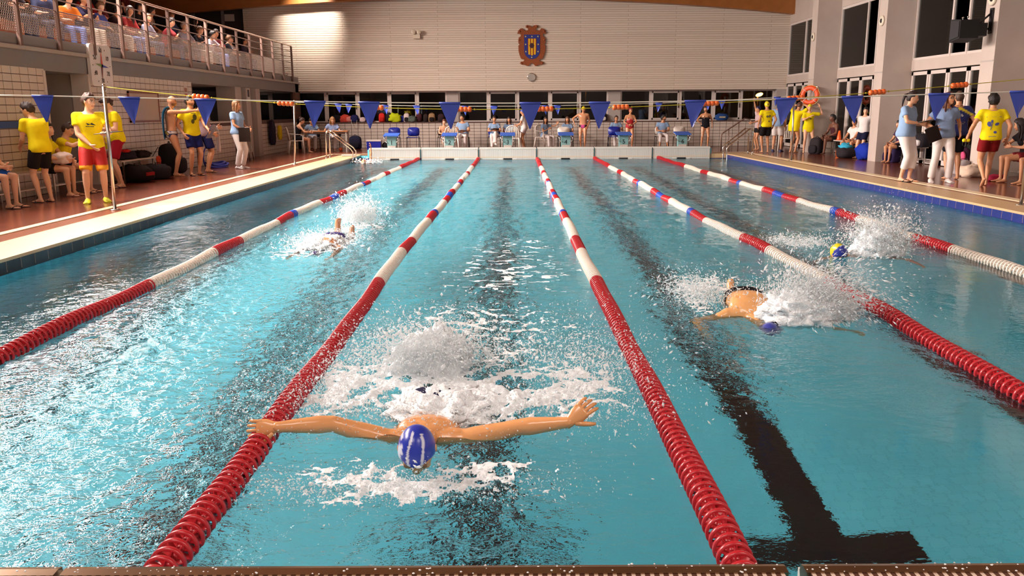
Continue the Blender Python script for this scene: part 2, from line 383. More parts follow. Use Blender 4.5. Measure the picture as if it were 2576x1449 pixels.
# ---- ceiling: curved planks and the glulam arch at the far wall
def arch(x): return 5.64-0.0044*(x+2.34)**2
mb = MB(); xs_ = np.linspace(-15.0, 9.95, 26); prev = None
pts = [(x, arch(x)) for x in xs_]
mb.prism([(x, z) for x, z in pts]+[(x, z+0.75) for x, z in reversed(pts)], WF-0.5, WF-0.2, axis='y'); mb.build('beam_arch', M['wood_dark'])
bpy.data.objects['beam_arch']['kind'] = 'structure'; bpy.data.objects['beam_arch'].name = 'trim_3'
for k, yb in enumerate((25.65, 20.5, 15.3, 10.1, 4.9)):
    mb = MB(); mb.prism([(x, z+0.55) for x, z in pts]+[(x, z+1.35) for x, z in reversed(pts)], yb-0.14, yb+0.14, axis='y'); struct(mb, 'trim_%d' % (k+4), M['wood_dark'])
ceil = bpy.data.objects.new('ceiling', None); COL.objects.link(ceil); ceil['kind'] = 'structure'
for i in range(len(xs_)-1):
    for y0, y1 in ((-4, 9.9), (9.9, 20.5), (20.5, WF+0.4)):
        (xa, za), (xb, zb) = pts[i], pts[i+1]
        mb = MB(); e = 0.006
        mb.add([(xa+e, y0+e, za+1.3), (xb-e, y0+e, zb+1.3), (xb-e, y1-e, zb+1.3), (xa+e, y1-e, za+1.3), (xa+e, y0+e, za+1.36), (xb-e, y0+e, zb+1.36), (xb-e, y1-e, zb+1.36), (xa+e, y1-e, za+1.36)],
               [(0, 1, 2, 3), (7, 6, 5, 4), (0, 4, 5, 1), (1, 5, 6, 2), (2, 6, 7, 3), (3, 7, 4, 0)]); mb.build('plank', M['wood_ceiling'], ceil)
# ---- right side: columns, lintels, tall windows, glazed folding doors
MULL = {1: (26.0, 28.9), 2: (0, 0), 3: (0, 0)}
for k, y0 in enumerate((15.05, 20.25, 25.40, 9.85)):
    mb = MB(); mb.bx((8.95, y0, ZD), (WR+0.05, y0+0.50, 6.2)); c = struct(mb, 'pillar_%d' % (k+1), M['concrete'])
    mb = MB(); mb.bx((8.943, y0+0.02, 2.47), (8.952, y0+0.48, 2.50)); mb.build('pour_joint', M['plaster'], c)
def right_bay(n, ya, yb, mulls, doors):
    mb = MB(); mb.bx((WR, ya, 2.50), (WR+0.25, yb, 2.77)); mb.bx((WR, ya, 4.70), (WR+0.25, yb, 6.9)); struct(mb, 'wall_right' if n == 1 else 'wall_right_%d' % n, M['concrete'])
    t = bpy.data.objects.new('window_%d' % (n+3), None); COL.objects.link(t); t['kind'] = 'structure'; t.location = (WR+0.05, ya, 2.77); H = 4.70-2.77
    mb = MB(); mb.bx((-0.03, 0, 0), (0.04, yb-ya, 0.06)); mb.bx((-0.03, 0, H-0.08), (0.04, yb-ya, H)); mb.build('frame_rail', M['white_frame'], t)
    ys = [ya]+list(mulls)+[yb]
    for y in ys:
        mb = MB(); mb.bx((-0.04, y-ya-0.035, 0), (0.04, y-ya+0.035, H)); mb.build('mullion', M['white_frame'], t)
    for i in range(len(ys)-1):
        mb = MB(); mb.bx((0.0, ys[i]-ya+.035, 0.06), (0.008, ys[i+1]-ya-.035, H-0.08)); mb.build('pane', M['glass'], t)
    d = bpy.data.objects.new('door_%d' % n, None); COL.objects.link(d); d['kind'] = 'structure'; d.location = (WR+0.05, ya, ZD); H = 2.50-ZD; nd = doors; wd = (yb-ya)/nd
    for i in range(nd):
        a, b = i*wd+0.012, (i+1)*wd-0.012
        mb = MB(); e = 0.085
        mb.bx((-0.03, a, 0.02), (0.03, a+e, H-0.03)); mb.bx((-0.03, b-e, 0.02), (0.03, b, H-0.03)); mb.bx((-0.03, a, H-0.03-e), (0.03, b, H-0.03)); mb.bx((-0.03, a, 0.02), (0.03, b, 0.02+1.4*e))
        lf = mb.build('door_leaf', M['white_frame'], d)
        mb = MB(); mb.bx((-0.004, a+e, 0.1), (0.004, b-e, H-0.1)); mb.build('pane', M['glass'], lf)
        if i % 2: 
            mb = MB(); mb.bx((-0.06, a+.02, 0.92), (-0.03, a+.05, 1.12)); mb.build('handle', M['black'], lf)
right_bay(1, 25.90, WF, (28.7,), 5)
right_bay(2, 20.75, 25.40, (23.35, 22.62), 5)
right_bay(3, 15.55, 20.25, (18.38, 17.63), 5)
right_bay(4, 10.35, 15.05, (13.2, 12.4), 5)
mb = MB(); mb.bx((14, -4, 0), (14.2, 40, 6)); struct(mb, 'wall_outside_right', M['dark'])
mb = MB(); mb.bx((WR, -4, ZD), (WR+0.2, 9.85, 6.9)); struct(mb, 'wall_right_near', M['concrete'])
mb = MB(); mb.bx((-15, -4.2, ZD), (WR+0.2, -4.0, 6.9)); struct(mb, 'wall_near', M['plaster'])

# ---- left side: tiled wall, doorway recess, office counter, pilasters
wall_left = bpy.data.objects.new('wall_left', None); COL.objects.link(wall_left); wall_left['kind'] = 'structure'
mb = MB(); mb.bx((WL-0.3, -4, ZD), (WL, 12.65, 2.27)); mb.bx((WL-0.3, 14.25, ZD), (WL, 19.6, 2.27)); mb.bx((WL-0.3, 19.6, ZD), (WL, 22.8, 1.25)); mb.bx((WL-0.3, 25.2, ZD), (WL, WF, 1.28))
mb.build('core', M['grout'], wall_left)
zs = np.arange(ZD+0.065, 2.24, 0.1265)
cells = [(WL+0.004, y, z) for z in zs for y in list(np.arange(8.0, 12.55, 0.25)+.05)+list(np.arange(14.40, 19.55, 0.25))]
cells += [(WL+0.004, y, z) for z in zs if z < 1.2 for y in list(np.arange(19.75, 22.75, 0.25))+list(np.arange(25.35, 30.1, 0.25))]
tile_field(wall_left, cells, (0.014, 0.236, 0.1145), M['tile_white'], 300)
mb = MB(); mb.bx((WL-0.32, 12.62, ZD), (WL+0.02, 12.70, 2.27)); mb.bx((WL-0.32, 14.20, ZD), (WL+0.02, 14.28, 2.27)); mb.build('jamb', M['white_frame'], wall_left)
mb = MB(); mb.bx((WL-2.2, 12.4, ZD), (WL-2.1, 14.5, 2.27)); mb.bx((WL-2.2, 12.55, ZD), (WL-0.3, 12.65, 2.27)); mb.bx((WL-2.2, 14.25, ZD), (WL-0.3, 14.35, 2.27)); mb.build('passage', M['plaster'], wall_left)
mb = MB(); mb.bx((WL-0.02, 8.0, 1.30), (WL+0.035, 12.62, 1.41)); mb.build('blue_rail', plast(46, 84, 150), wall_left)
mb = MB(); mb.bx((WL-0.55, 19.6, 1.25), (WL+0.08, 22.8, 1.29)); mb.build('counter_top', plast(205, 200, 198), wall_left)
mb = MB(); mb.bx((WL-3.0, 19.6, ZD), (WL-2.9, 25.2, 2.27)); mb.bx((WL-3, 19.5, ZD), (WL-.3, 19.6, 2.27)); mb.build('office_wall', M['plaster'], wall_left)
mb = MB(); mb.bx((WL-2.9, 21.4, ZD), (WL-2.86, 22.4, 2.1)); mb.build('office_door', M['dark'], wall_left)
for k, (a, b, dz) in enumerate(((22.8, 23.35, 0.06), (23.85, 24.3, 0.04), (24.8, 25.25, 0.06))):
    mb = MB(); mb.bx((WL-0.5, a, ZD), (WL+dz, b, 2.27)); mb.build('pilaster', M['plaster'], wall_left)
mb = MB(); mb.bx((WL-0.5, 23.35, ZD), (WL-0.2, 24.8, 2.27)); mb.build('recess_panel', M['fascia'], wall_left)
mb = MB(); mb.bx((WL-0.12, 25.25, 1.28), (WL-0.1, WF-0.2, 2.27)); mb.build('dark_glazing', M['glass'], wall_left)
mb = MB(); mb.bx((WL-2.5, 25.25, ZD), (WL-2.4, WF, 2.27)); mb.build('back_panel', M['fascia'], wall_left)

# ---- spectator balcony
mb = MB(); mb.bx((WL-6, -4, 2.27), (WL+0.0, WF, 2.58)); struct(mb, 'slab_balcony', M['fascia'])
mb = MB(); mb.bx((WL-6, -4, 2.58), (WL+0.06, WF-0.01, 2.645)); struct(mb, 'trim_9', M['fascia_light'])
mb = MB(); mb.bx((WL-6, -4, 2.645), (WL+0.02, WF-0.01, 2.83)); struct(mb, 'floor_balcony', M['fascia'])
for k in range(3):
    mb = MB(); mb.bx((WL-6, -4, 2.83), (WL-1.15-0.85*k, 27.6, 2.83+0.42*(k+1))); struct(mb, 'tier_%d' % (k+1), M['tier'])
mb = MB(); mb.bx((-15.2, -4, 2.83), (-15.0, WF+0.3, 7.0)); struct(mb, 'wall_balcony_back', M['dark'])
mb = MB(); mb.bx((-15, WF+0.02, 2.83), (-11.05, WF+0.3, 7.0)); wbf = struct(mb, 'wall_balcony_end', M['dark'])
for a, b in ((-11.75, -11.65), (-12.9, -12.75)):
    mb = MB(); mb.bx((a, WF-0.04, 2.83), (b, WF+0.02, 5.6)); mb.build('door_frame', M['fascia'], wbf)
mb = MB(); mb.bx((-11.62, WF-0.05, 4.9), (-11.25, WF-0.03, 5.15)); mb.build('paper_notice', plast(190, 180, 175), wbf)
# ------------------------------------------------------------------ water
_perm = rng.permutation(512); _ga = rng.uniform(0, 2*np.pi, 512)
def perlin(x, y):
    xi = np.floor(x).astype(int); yi = np.floor(y).astype(int); xf = x-xi; yf = y-yi
    u = xf*xf*xf*(xf*(xf*6-15)+10); v = yf*yf*yf*(yf*(yf*6-15)+10)
    def g(ix, iy, dx, dy):
        h = _perm[(_perm[ix % 512]+iy) % 512]; a = _ga[h]; return np.cos(a)*dx+np.sin(a)*dy
    n00 = g(xi, yi, xf, yf); n10 = g(xi+1, yi, xf-1, yf); n01 = g(xi, yi+1, xf, yf-1); n11 = g(xi+1, yi+1, xf-1, yf-1)
    return (n00*(1-u)+n10*u)*(1-v)+(n01*(1-u)+n11*u)*v
def gauss(x, y, cx, cy, sx, sy): return np.exp(-((x-cx)/sx)**2-((y-cy)/sy)**2)
def sstep(a, b, t):
    t = np.clip((t-a)/(b-a), 0, 1); return t*t*(3-2*t)
# how rough the surface is: calm in the near right lanes and by the left wall, churned round the swimmers
def chop(x, y):
    c = 0.08+0.55*sstep(5.0, 10.0, y)*(1-.35*sstep(3.6, 4.4, x))+0.06*sstep(-6, 0, -x)
    c = c+0.75*gauss(x, y, -2.7, 3.4, 1.5, 3.3)*(1-sstep(-1.0, -0.1, x))+0.65*gauss(x, y, -2.9, 8.0, 1.0, 4.0)
    c = c+0.95*gauss(x, y, -1.1, 2.7, 0.85, 2.2)*(1-sstep(-0.25, 0.0, x))+0.5*gauss(x, y, -0.95, 8.0, 1.1, 4.0)+0.9*gauss(x, y, -0.85, 0.35, 0.55, 0.6)
    c = c+0.8*gauss(x, y, 1.0, 4.2, 0.75, 1.3)+1.15*gauss(x, y, 0.80, 2.75, 0.42, 0.95)+0.6*gauss(x, y, 3.0, 6.8, 0.8, 1.2)+0.4*gauss(x, y, 1.2, 8, 1.0, 4)
    c = c+0.30*gauss(x, y, -3.6, 2.0, 1.6, 3.0)+0.6*gauss(x, y, -2.2, 0.6, 0.8, 1.2)+.3*gauss(x, y, 2.1, 2.4, .35, 1.0)
    c = c*(1-.80*sstep(.15, .6, x)*(1-sstep(1.3, 2.0, y))*(1-sstep(3.6, 4.2, x)))*(1-.5*sstep(2.2, 2.8, x)*(1-sstep(4, 6, y)))
    return np.clip(c, 0.012, 1.25)
RINGS = []
_rr = random.Random(3)
for cx, cy in [(0.70, 0.62), (0.92, 0.78), (0.42, 0.55), (0.98, 0.30), (0.66, 0.12), (1.22, 0.08), (1.45, 0.20), (0.35, 1.25), (-0.55, 0.25), (-0.32, 0.08), (-0.2, 0.45),
               (-2.75, 0.12), (-2.62, -0.1), (-2.45, 0.30), (-2.9, -0.05), (-2.3, 0.05), (-1.62, -0.05), (-1.5, 0.1), (0.3, 0.05), (2.2, 1.9), (1.95, 2.6), (1.3, 2.1)]:
    RINGS.append((cx, cy, _rr.uniform(0.10, 0.26), _rr.uniform(0.012, 0.02), _rr.uniform(0.0010, 0.0020)))
def water_h(x, y, far=None):
    c = chop(x, y)
    lo = 1-.55*(1-sstep(-2.3, -1.8, x))*(1-sstep(6, 9, y)); hi = 1+.5*(1-sstep(-2.3, -1.8, x))
    h = 0.014*c*lo*perlin(x*1.3+3, y*1.1+7)+0.013*c*lo*perlin(x*3.1+11, y*2.6)+0.0115*c*perlin(x*6.7, y*5.9+5)
    h = h+0.0074*c*hi*perlin(x*13.7+2, y*12.1)*(1-sstep(7, 12, y))+0.0044*c*hi*perlin(x*27.3+9, y*24.7)*(1-sstep(4, 7, y))
    h = h+0.05*gauss(x, y, -0.98, 1.35, 0.35, 0.25)*0+0.004*np.sin(x*1.1+y*0.7)
    for cx, cy, rad, wl, a in RINGS:
        d = np.sqrt((x-cx)**2+(y-cy)**2)
        h = h+a*np.cos(2*np.pi*(d-rad)/(wl*2.2))*np.exp(-((d-rad*0.7)/(rad*0.45))**2)
    return h
def grid_water():
    rows = []; py = 1446.0
    ys_ = []
    y = YN
    while y < YF-0.02:
        ys_.append(y); D = y-CAM_LOC.y
        y += max(0.016, min(0.12, 2.1*(D*D+2.35)/(1.53*FPX)))
    ys_.append(YF-0.001); ys_ = np.array(ys_)
    xs_ = np.linspace(XL+0.0005, XR-0.0005, 560)
    X, Y = np.meshgrid(xs_, ys_); Z = water_h(X, Y)
    nx, ny = len(xs_), len(ys_)
    v = np.stack([X, Y, Z], -1).reshape(-1, 3)
    i = np.arange(nx*ny).reshape(ny, nx)
    f = np.stack([i[:-1, :-1], i[:-1, 1:], i[1:, 1:], i[1:, :-1]], -1).reshape(-1, 4)
    me = bpy.data.meshes.new('water'); me.vertices.add(len(v)); me.vertices.foreach_set('co', v.ravel())
    me.loops.add(f.size); me.loops.foreach_set('vertex_index', f.ravel()); me.polygons.add(len(f))
    me.polygons.foreach_set('loop_start', np.arange(0, f.size, 4)); me.polygons.foreach_set('loop_total', np.full(len(f), 4)); 
    me.update(); me.polygons.foreach_set('use_smooth', np.ones(len(f), bool))
    a = me.attributes.new('chop', 'FLOAT', 'POINT'); a.data.foreach_set('value', chop(X, Y).ravel())
    return me
def water_material():
    mt = bpy.data.materials.new('pool_water'); mt.use_nodes = True; nt = mt.node_tree; nt.nodes.clear(); N = nt.nodes.new; L_ = nt.links.new
    out = N('ShaderNodeOutputMaterial')
    tc = N('ShaderNodeTexCoord'); at = N('ShaderNodeAttribute'); at.attribute_name = 'chop'
    n1 = N('ShaderNodeTexNoise'); n1.inputs['Scale'].default_value = 17; n1.inputs['Detail'].default_value = 3; n1.inputs['Roughness'].default_value = 0.55
    n2 = N('ShaderNodeTexNoise'); n2.inputs['Scale'].default_value = 52; n2.inputs['Detail'].default_value = 2
    mp = N('ShaderNodeMapping'); mp.inputs['Scale'].default_value = (0.8, 1.2, 1.0)
    L_(tc.outputs['Object'], mp.inputs[0]); L_(mp.outputs[0], n1.inputs['Vector']); L_(mp.outputs[0], n2.inputs['Vector'])
    ad = N('ShaderNodeMath'); ad.operation = 'MULTIPLY_ADD'; ad.inputs[1].default_value = 0.32
    L_(n2.outputs['Fac'], ad.inputs[0]); L_(n1.outputs['Fac'], ad.inputs[2])
    ml = N('ShaderNodeMath'); ml.operation = 'MULTIPLY'; L_(ad.outputs[0], ml.inputs[0]); L_(at.outputs['Fac'], ml.inputs[1])
    bp = N('ShaderNodeBump'); bp.inputs['Strength'].default_value = 1.0; bp.inputs['Distance'].default_value = 0.015; L_(ml.outputs[0], bp.inputs['Height'])
    fr = N('ShaderNodeFresnel'); fr.inputs['IOR'].default_value = 1.333; L_(bp.outputs[0], fr.inputs['Normal'])
    gl = N('ShaderNodeBsdfGlossy'); gl.inputs['Roughness'].default_value = 0.015; L_(bp.outputs[0], gl.inputs['Normal'])
    rf = N('ShaderNodeBsdfRefraction'); rf.inputs['IOR'].default_value = 1.333; rf.inputs['Roughness'].default_value = 0.0; rf.inputs['Color'].default_value = (0.93, 0.985, 0.99, 1); L_(bp.outputs[0], rf.inputs['Normal'])
    tr = N('ShaderNodeBsdfTransparent'); tr.inputs['Color'].default_value = (0.90, 0.985, 0.99, 1)
    m1 = N('ShaderNodeMixShader'); m1.inputs[0].default_value = WATER_CLEAR; L_(rf.outputs[0], m1.inputs[1]); L_(tr.outputs[0], m1.inputs[2])
    m2 = N('ShaderNodeMixShader'); L_(fr.outputs[0], m2.inputs[0]); L_(m1.outputs[0], m2.inputs[1]); L_(gl.outputs[0], m2.inputs[2])
    L_(m2.outputs[0], out.inputs['Surface'])
    return mt
WATER_CLEAR = 0.0
me = grid_water(); me.materials.append(water_material())
water = obj('water_surface', me); water['kind'] = 'structure'
# ------------------------------------------------------------------ people: skeleton -> one continuous remeshed body, garments grown on the same skeleton
BATCH = []      # (object, finisher) pairs evaluated together
V = Vector
def skin_material():
    mt = bpy.data.materials.new('skin'); mt.use_nodes = True; nt = mt.node_tree; b = nt.nodes['Principled BSDF']
    a = nt.nodes.new('ShaderNodeAttribute'); a.attribute_name = 'tint'; nt.links.new(a.outputs['Color'], b.inputs['Base Color'])
    b.inputs['Roughness'].default_value = 0.48; b.inputs['Subsurface Weight'].default_value = 0.08; b.inputs['Subsurface Radius'].default_value = (0.02, 0.008, 0.004)
    b.inputs['Specular IOR Level'].default_value = 0.45
    return mt
M['skin'] = skin_material()
M['skin_wet'] = M['skin'].copy(); M['skin_wet'].name = 'wet_skin'; M['skin_wet'].node_tree.nodes['Principled BSDF'].inputs['Roughness'].default_value = 0.2
def tint_material(name, rough):
    mt = bpy.data.materials.new(name); mt.use_nodes = True; nt = mt.node_tree; b = nt.nodes['Principled BSDF']
    a = nt.nodes.new('ShaderNodeAttribute'); a.attribute_name = 'tint'; nt.links.new(a.outputs['Color'], b.inputs['Base Color']); b.inputs['Roughness'].default_value = rough
    return mt
M['cap_print'] = tint_material('printed_swim_cap', 0.3); M['suit_print'] = tint_material('printed_fabric', 0.6)
def hair_mat(r, g, b):
    k = ('h', r, g, b)
    if k not in _cm: _cm[k] = mat('hair_%d_%d_%d' % (r, g, b), srgb(r, g, b), 0.55, var=0.35, scale=30, bump=0.6, bscale=80)
    return _cm[k]
SKIN = {'fair': srgb(226, 172, 138), 'tan': srgb(205, 146, 108), 'dark': srgb(150, 98, 72), 'brown': srgb(112, 70, 52)}

def ik(a, c, l1, l2, hint):
    a, c = V(a), V(c); d = c-a; L = d.length
    if L > (l1+l2)*0.998: c = a+d.normalized()*(l1+l2)*0.998; d = c-a; L = d.length
    n = d.normalized(); x = (l1*l1-l2*l2+L*L)/(2*L); h = math.sqrt(max(l1*l1-x*x, 0))
    q = V(hint); q = q-n*q.dot(n)
    if q.length < 1e-4: q = V((0, 1, 0))-n*n.y
    return a+n*x+q.normalized()*h, c

TORSO_M = [(-.10, .10, .08), (-.05, .152, .102), (0, .166, .110), (.06, .160, .108), (.13, .147, .100), (.20, .147, .102), (.28, .160, .113), (.36, .174, .117), (.42, .170, .108), (.465, .140, .088), (.50, .085, .066)]
TORSO_F = [(-.10, .10, .08), (-.05, .165, .108), (0, .176, .116), (.06, .162, .106), (.13, .132, .092), (.20, .128, .092), (.27, .142, .112), (.32, .150, .122), (.38, .150, .106), (.43, .144, .094), (.465, .122, .080), (.50, .072, .060)]
def interp(tab, t):
    if t <= tab[0][0]: return tab[0][1:]
    for a, b in zip(tab, tab[1:]):
        if t <= b[0]:
            k = (t-a[0])/(b[0]-a[0]); return tuple(a[i]+(b[i]-a[i])*k for i in (1, 2))
    return tab[-1][1:]

def joints(pose, sex='m'):
    g = pose.get; J = {}
    pel = V(g('pel', (0, 0, .93))); lf, ls, tw = g('lean', (2, 0, 0)); pt = g('ptilt', 0)
    upc = Euler((R(-lf), R(ls), 0)).to_matrix() @ V((0, 0, 1)); upp = Euler((R(-pt), R(ls*.4), 0)).to_matrix() @ V((0, 0, 1))
    J['upp'], J['upc'] = upp, upc
    pts = [(-.12, pel-upp*.12)]; p = pel.copy(); N_ = 13; J['spine'] = [(0, pel.copy(), upp)]
    for i in range(N_):
        t = (i+.5)/N_; d = (upp.lerp(upc, sstep_(t*1.25))).normalized(); p = p+d*(.52/N_); J['spine'].append(((i+1)*.52/N_, p.copy(), d))
    J['rgt_p'] = V((1, 0, 0)); J['rgt_c'] = Euler((0, 0, R(tw))).to_matrix() @ V((1, 0, 0))
    sw = .185 if sex == 'm' else .163
    nb = J['spine'][-1][1]; J['neck'] = nb
    sh = J['spine'][11][1]; rc = (J['rgt_c']-upc*J['rgt_c'].dot(upc)).normalized(); J['rc'] = rc; J['fc'] = upc.cross(rc)
    su = g('shrug', 0)
    J['shR'] = sh+rc*sw+upc*(.01+su); J['shL'] = sh-rc*sw+upc*(.01+su)
    hy, hp, hr = g('head', (0, 0, 0))
    hb = Euler((R(hp), R(hr), R(hy+tw*.6)), 'YXZ').to_matrix()   # pitch>0 looks up
    hb = Euler((0, 0, R(hy+tw*.6))).to_matrix() @ Euler((R(hp), 0, 0)).to_matrix() @ Euler((0, R(hr), 0)).to_matrix()
    J['hb'] = hb; nd = (upc*0.6+V((0, 0, 1))*0.4+hb @ V((0, .15, 0.0))).normalized()
    if g('headpos'): J['head'] = V(g('headpos'))
    else: J['head'] = nb+nd*.115+hb @ V((0, .022, .045))
    hw = .088
    J['hpR'] = pel+V((hw, 0, 0))-upp*.03; J['hpL'] = pel-V((hw, 0, 0))-upp*.03
    for s, sg in (('R', 1), ('L', -1)):
        an = V(g('f'+s.lower(), (sg*.10, 0, .08)))
        J['kn'+s], J['an'+s] = ik(J['hp'+s], an, .43, .425, g('k'+s.lower(), (sg*.12, 1, 0.05)))
        J['fy'+s] = R(g('fy'+s.lower(), -sg*8)); J['fp'+s] = R(g('fp'+s.lower(), 0))
        wr = V(g('h'+s.lower(), J['sh'+s]+V((sg*.06, .05, -.535))))
        J['el'+s], J['wr'+s] = ik(J['sh'+s], wr, .29, .26, g('e'+s.lower(), (sg*.5, -1, -.25)))
        fd = (J['wr'+s]-J['el'+s]).normalized()
        J['hd'+s] = V(g('hd'+s.lower(), fd)).normalized(); J['hn'+s] = V(g('hn'+s.lower(), (-sg, 0.1, 0)))
        J['cu'+s] = g('c'+s.lower(), .35)
    return J
def sstep_(t):
    t = min(max(t, 0), 1); return t*t*(3-2*t)
def spine_at(J, t):
    sp = J['spine']
    if t <= 0: return sp[0][1]+J['upp']*t, J['upp']
    for a, b in zip(sp, sp[1:]):
        if t <= b[0]:
            k = (t-a[0])/(b[0]-a[0]); return a[1].lerp(b[1], k), a[2].lerp(b[2], k).normalized()
    return sp[-1][1]+J['upc']*(t-sp[-1][0]), J['upc']
def torso_ring(J, t, rx, ry, k=20, e=2.5, yo=0.0):
    c, d = spine_at(J, t); w_ = min(max(t/.45, 0), 1)
    r_ = J['rgt_p'].lerp(J['rgt_c'], w_); r_ = (r_-d*r_.dot(d)).normalized(); f_ = d.cross(r_)
    out = []
    for j in range(k):
        a = 2*math.pi*j/k; ca, sa = math.cos(a), math.sin(a)
        x = abs(ca)**(2/e)*math.copysign(1, ca); y = abs(sa)**(2/e)*math.copysign(1, sa)
        out.append(c+r_*rx*x+f_*(ry*y+yo))
    return out
def seg(mb, a, b, prof, k=12):
    """tapered limb from a to b; prof = [(fraction, radius)]"""
    a, b = V(a), V(b); mb.tube([a.lerp(b, f) for f, _ in prof], [r_ for _, r_ in prof], k)
def head_solid(mb, c, hb, s=1.0):
    def P(x, y, z): return c+hb @ (V((x, y, z))*s)
    rs = []; n, k = 12, 18
    for i in range(n+1):
        t = math.pi*i/n; z = -math.cos(t); rr = max(math.sin(t), 1e-3); ring = []
        for j in range(k):
            a = 2*math.pi*j/k; x, y = rr*math.cos(a), rr*math.sin(a)
            X, Y, Z = .076*x, .097*y, .118*z
            if z < 0:
                X *= 1-.30*(-z)**1.4
                Y = Y*(1-.12*(-z)) if y > 0 else Y*(1-.45*(-z))
                if y > 0: Y += .012*(-z)
            if y < 0 and z > -.3: Y -= .006
            if y > .75 and -.1 < z < .35: Y -= .004
            ring.append(P(X, Y, Z))
        rs.append(ring)
    mb.rings(rs, True)
    q = hb
    mb.tube([P(0, .084, .022), P(0, .100, -.004), P(0, .112, -.028)], [.011*s, .012*s, .016*s], 8)        # nose
    for sg in (-1, 1):
        mb.ball(P(sg*.012, .100, -.030), .010*s, 8, 6)
        mb.ball(P(sg*.033, .076, .030), (.026*s, .015*s, .010*s), 8, 6, rot=q)                              # brow
        mb.ball(P(sg*.042, .062, -.024), (.022*s, .020*s, .018*s), 8, 6, rot=q)                              # cheek
        mb.ball(P(sg*.079, -.008, -.008), (.012*s, .022*s, .033*s), 8, 6, rot=q)                             # ear
    mb.ball(P(0, .088, -.060), (.024*s, .013*s, .011*s), 8, 6, rot=q)                                        # lips
    mb.ball(P(0, .078, -.092), (.024*s, .020*s, .018*s), 8, 6, rot=q)                                        # chin
FOOT = [(-.062, .020, .035), (-.055, .030, .055), (-.02, .034, .085), (.03, .035, .080), (.08, .042, .055), (.13, .047, .040), (.17, .044, .030), (.198, .026, .022)]
def foot_frame(J, s):
    an = J['an'+s]; q = Euler((0, 0, J['fy'+s])).to_matrix() @ Euler((J['fp'+s], 0, 0)).to_matrix()
    return an, q
def foot(mb, J, s, grow=0.0, zb=0.0):
    an, q = foot_frame(J, s); rs = []
    for y, w_, h in FOOT:
        yy = y+(grow if y > .15 else (-grow if y < -.05 else 0)); ring = []
        for j in range(12):
            a = 2*math.pi*j/12; x = (w_+grow)*math.cos(a); z = (h+grow)/2*(1+math.sin(a)) if math.sin(a) > -2 else 0
            z = max(z, 0)
            ring.append(an+q @ V((x*(1-.25*max(math.sin(a), 0)), yy, -.08-zb+z)))
        rs.append(ring)
    mb.rings(rs, True)
def hand(mb, J, s, S=1.0, k=7):
    sg = 1 if s == 'R' else -1
    wr, d, n = J['wr'+s], J['hd'+s], J['hn'+s]; n = (n-d*n.dot(d)).normalized(); x = d.cross(n)*(1 if sg > 0 else -1)   # x points to the thumb side
    cu = J['cu'+s]
    rs = []
    for t, w_, h in ((-.02, .024, .019), (.015, .028, .019), (.05, .041, .016), (.085, .042, .014), (.098, .038, .011)):
        rs.append([wr+d*t+x*w_*math.cos(2*math.pi*j/12)+n*h*math.sin(2*math.pi*j/12) for j in range(12)])
    mb.rings(rs, True)
    for i, (xo, ln, sp) in enumerate(((.030, .070, .10), (.010, .080, .02), (-.011, .074, -.05), (-.031, .058, -.14))):
        p = wr+d*.092+x*xo; dirv = (d+x*sp).normalized(); pts = [p-d*.02, p]; rad = [.0095, .0095]
        ax = dirv.cross(n)
        ang = 0
        for j, f_ in enumerate((.42, .32, .26)):
            ang += cu*(.75+.35*j); dv = (dirv*math.cos(ang)+n*math.sin(ang)); p = p+dv*ln*f_; pts.append(p); rad.append((.0092, .0084, .006)[j])
        mb.tube(pts, rad, k)
    p0 = wr+d*.022+x*.024; pts = [p0]; p = p0; rad = [.013]
    for j, (f_, a_) in enumerate(((.040, .0), (.032, .25), (.026, .45))):
        dv = (d*.72+x*(.75-.55*cu*j*.6)+n*(.15+cu*.5*(j+.3))).normalized(); p = p+dv*f_; pts.append(p); rad.append((.0125, .0105, .0075)[j])
    mb.tube(pts, rad, k)

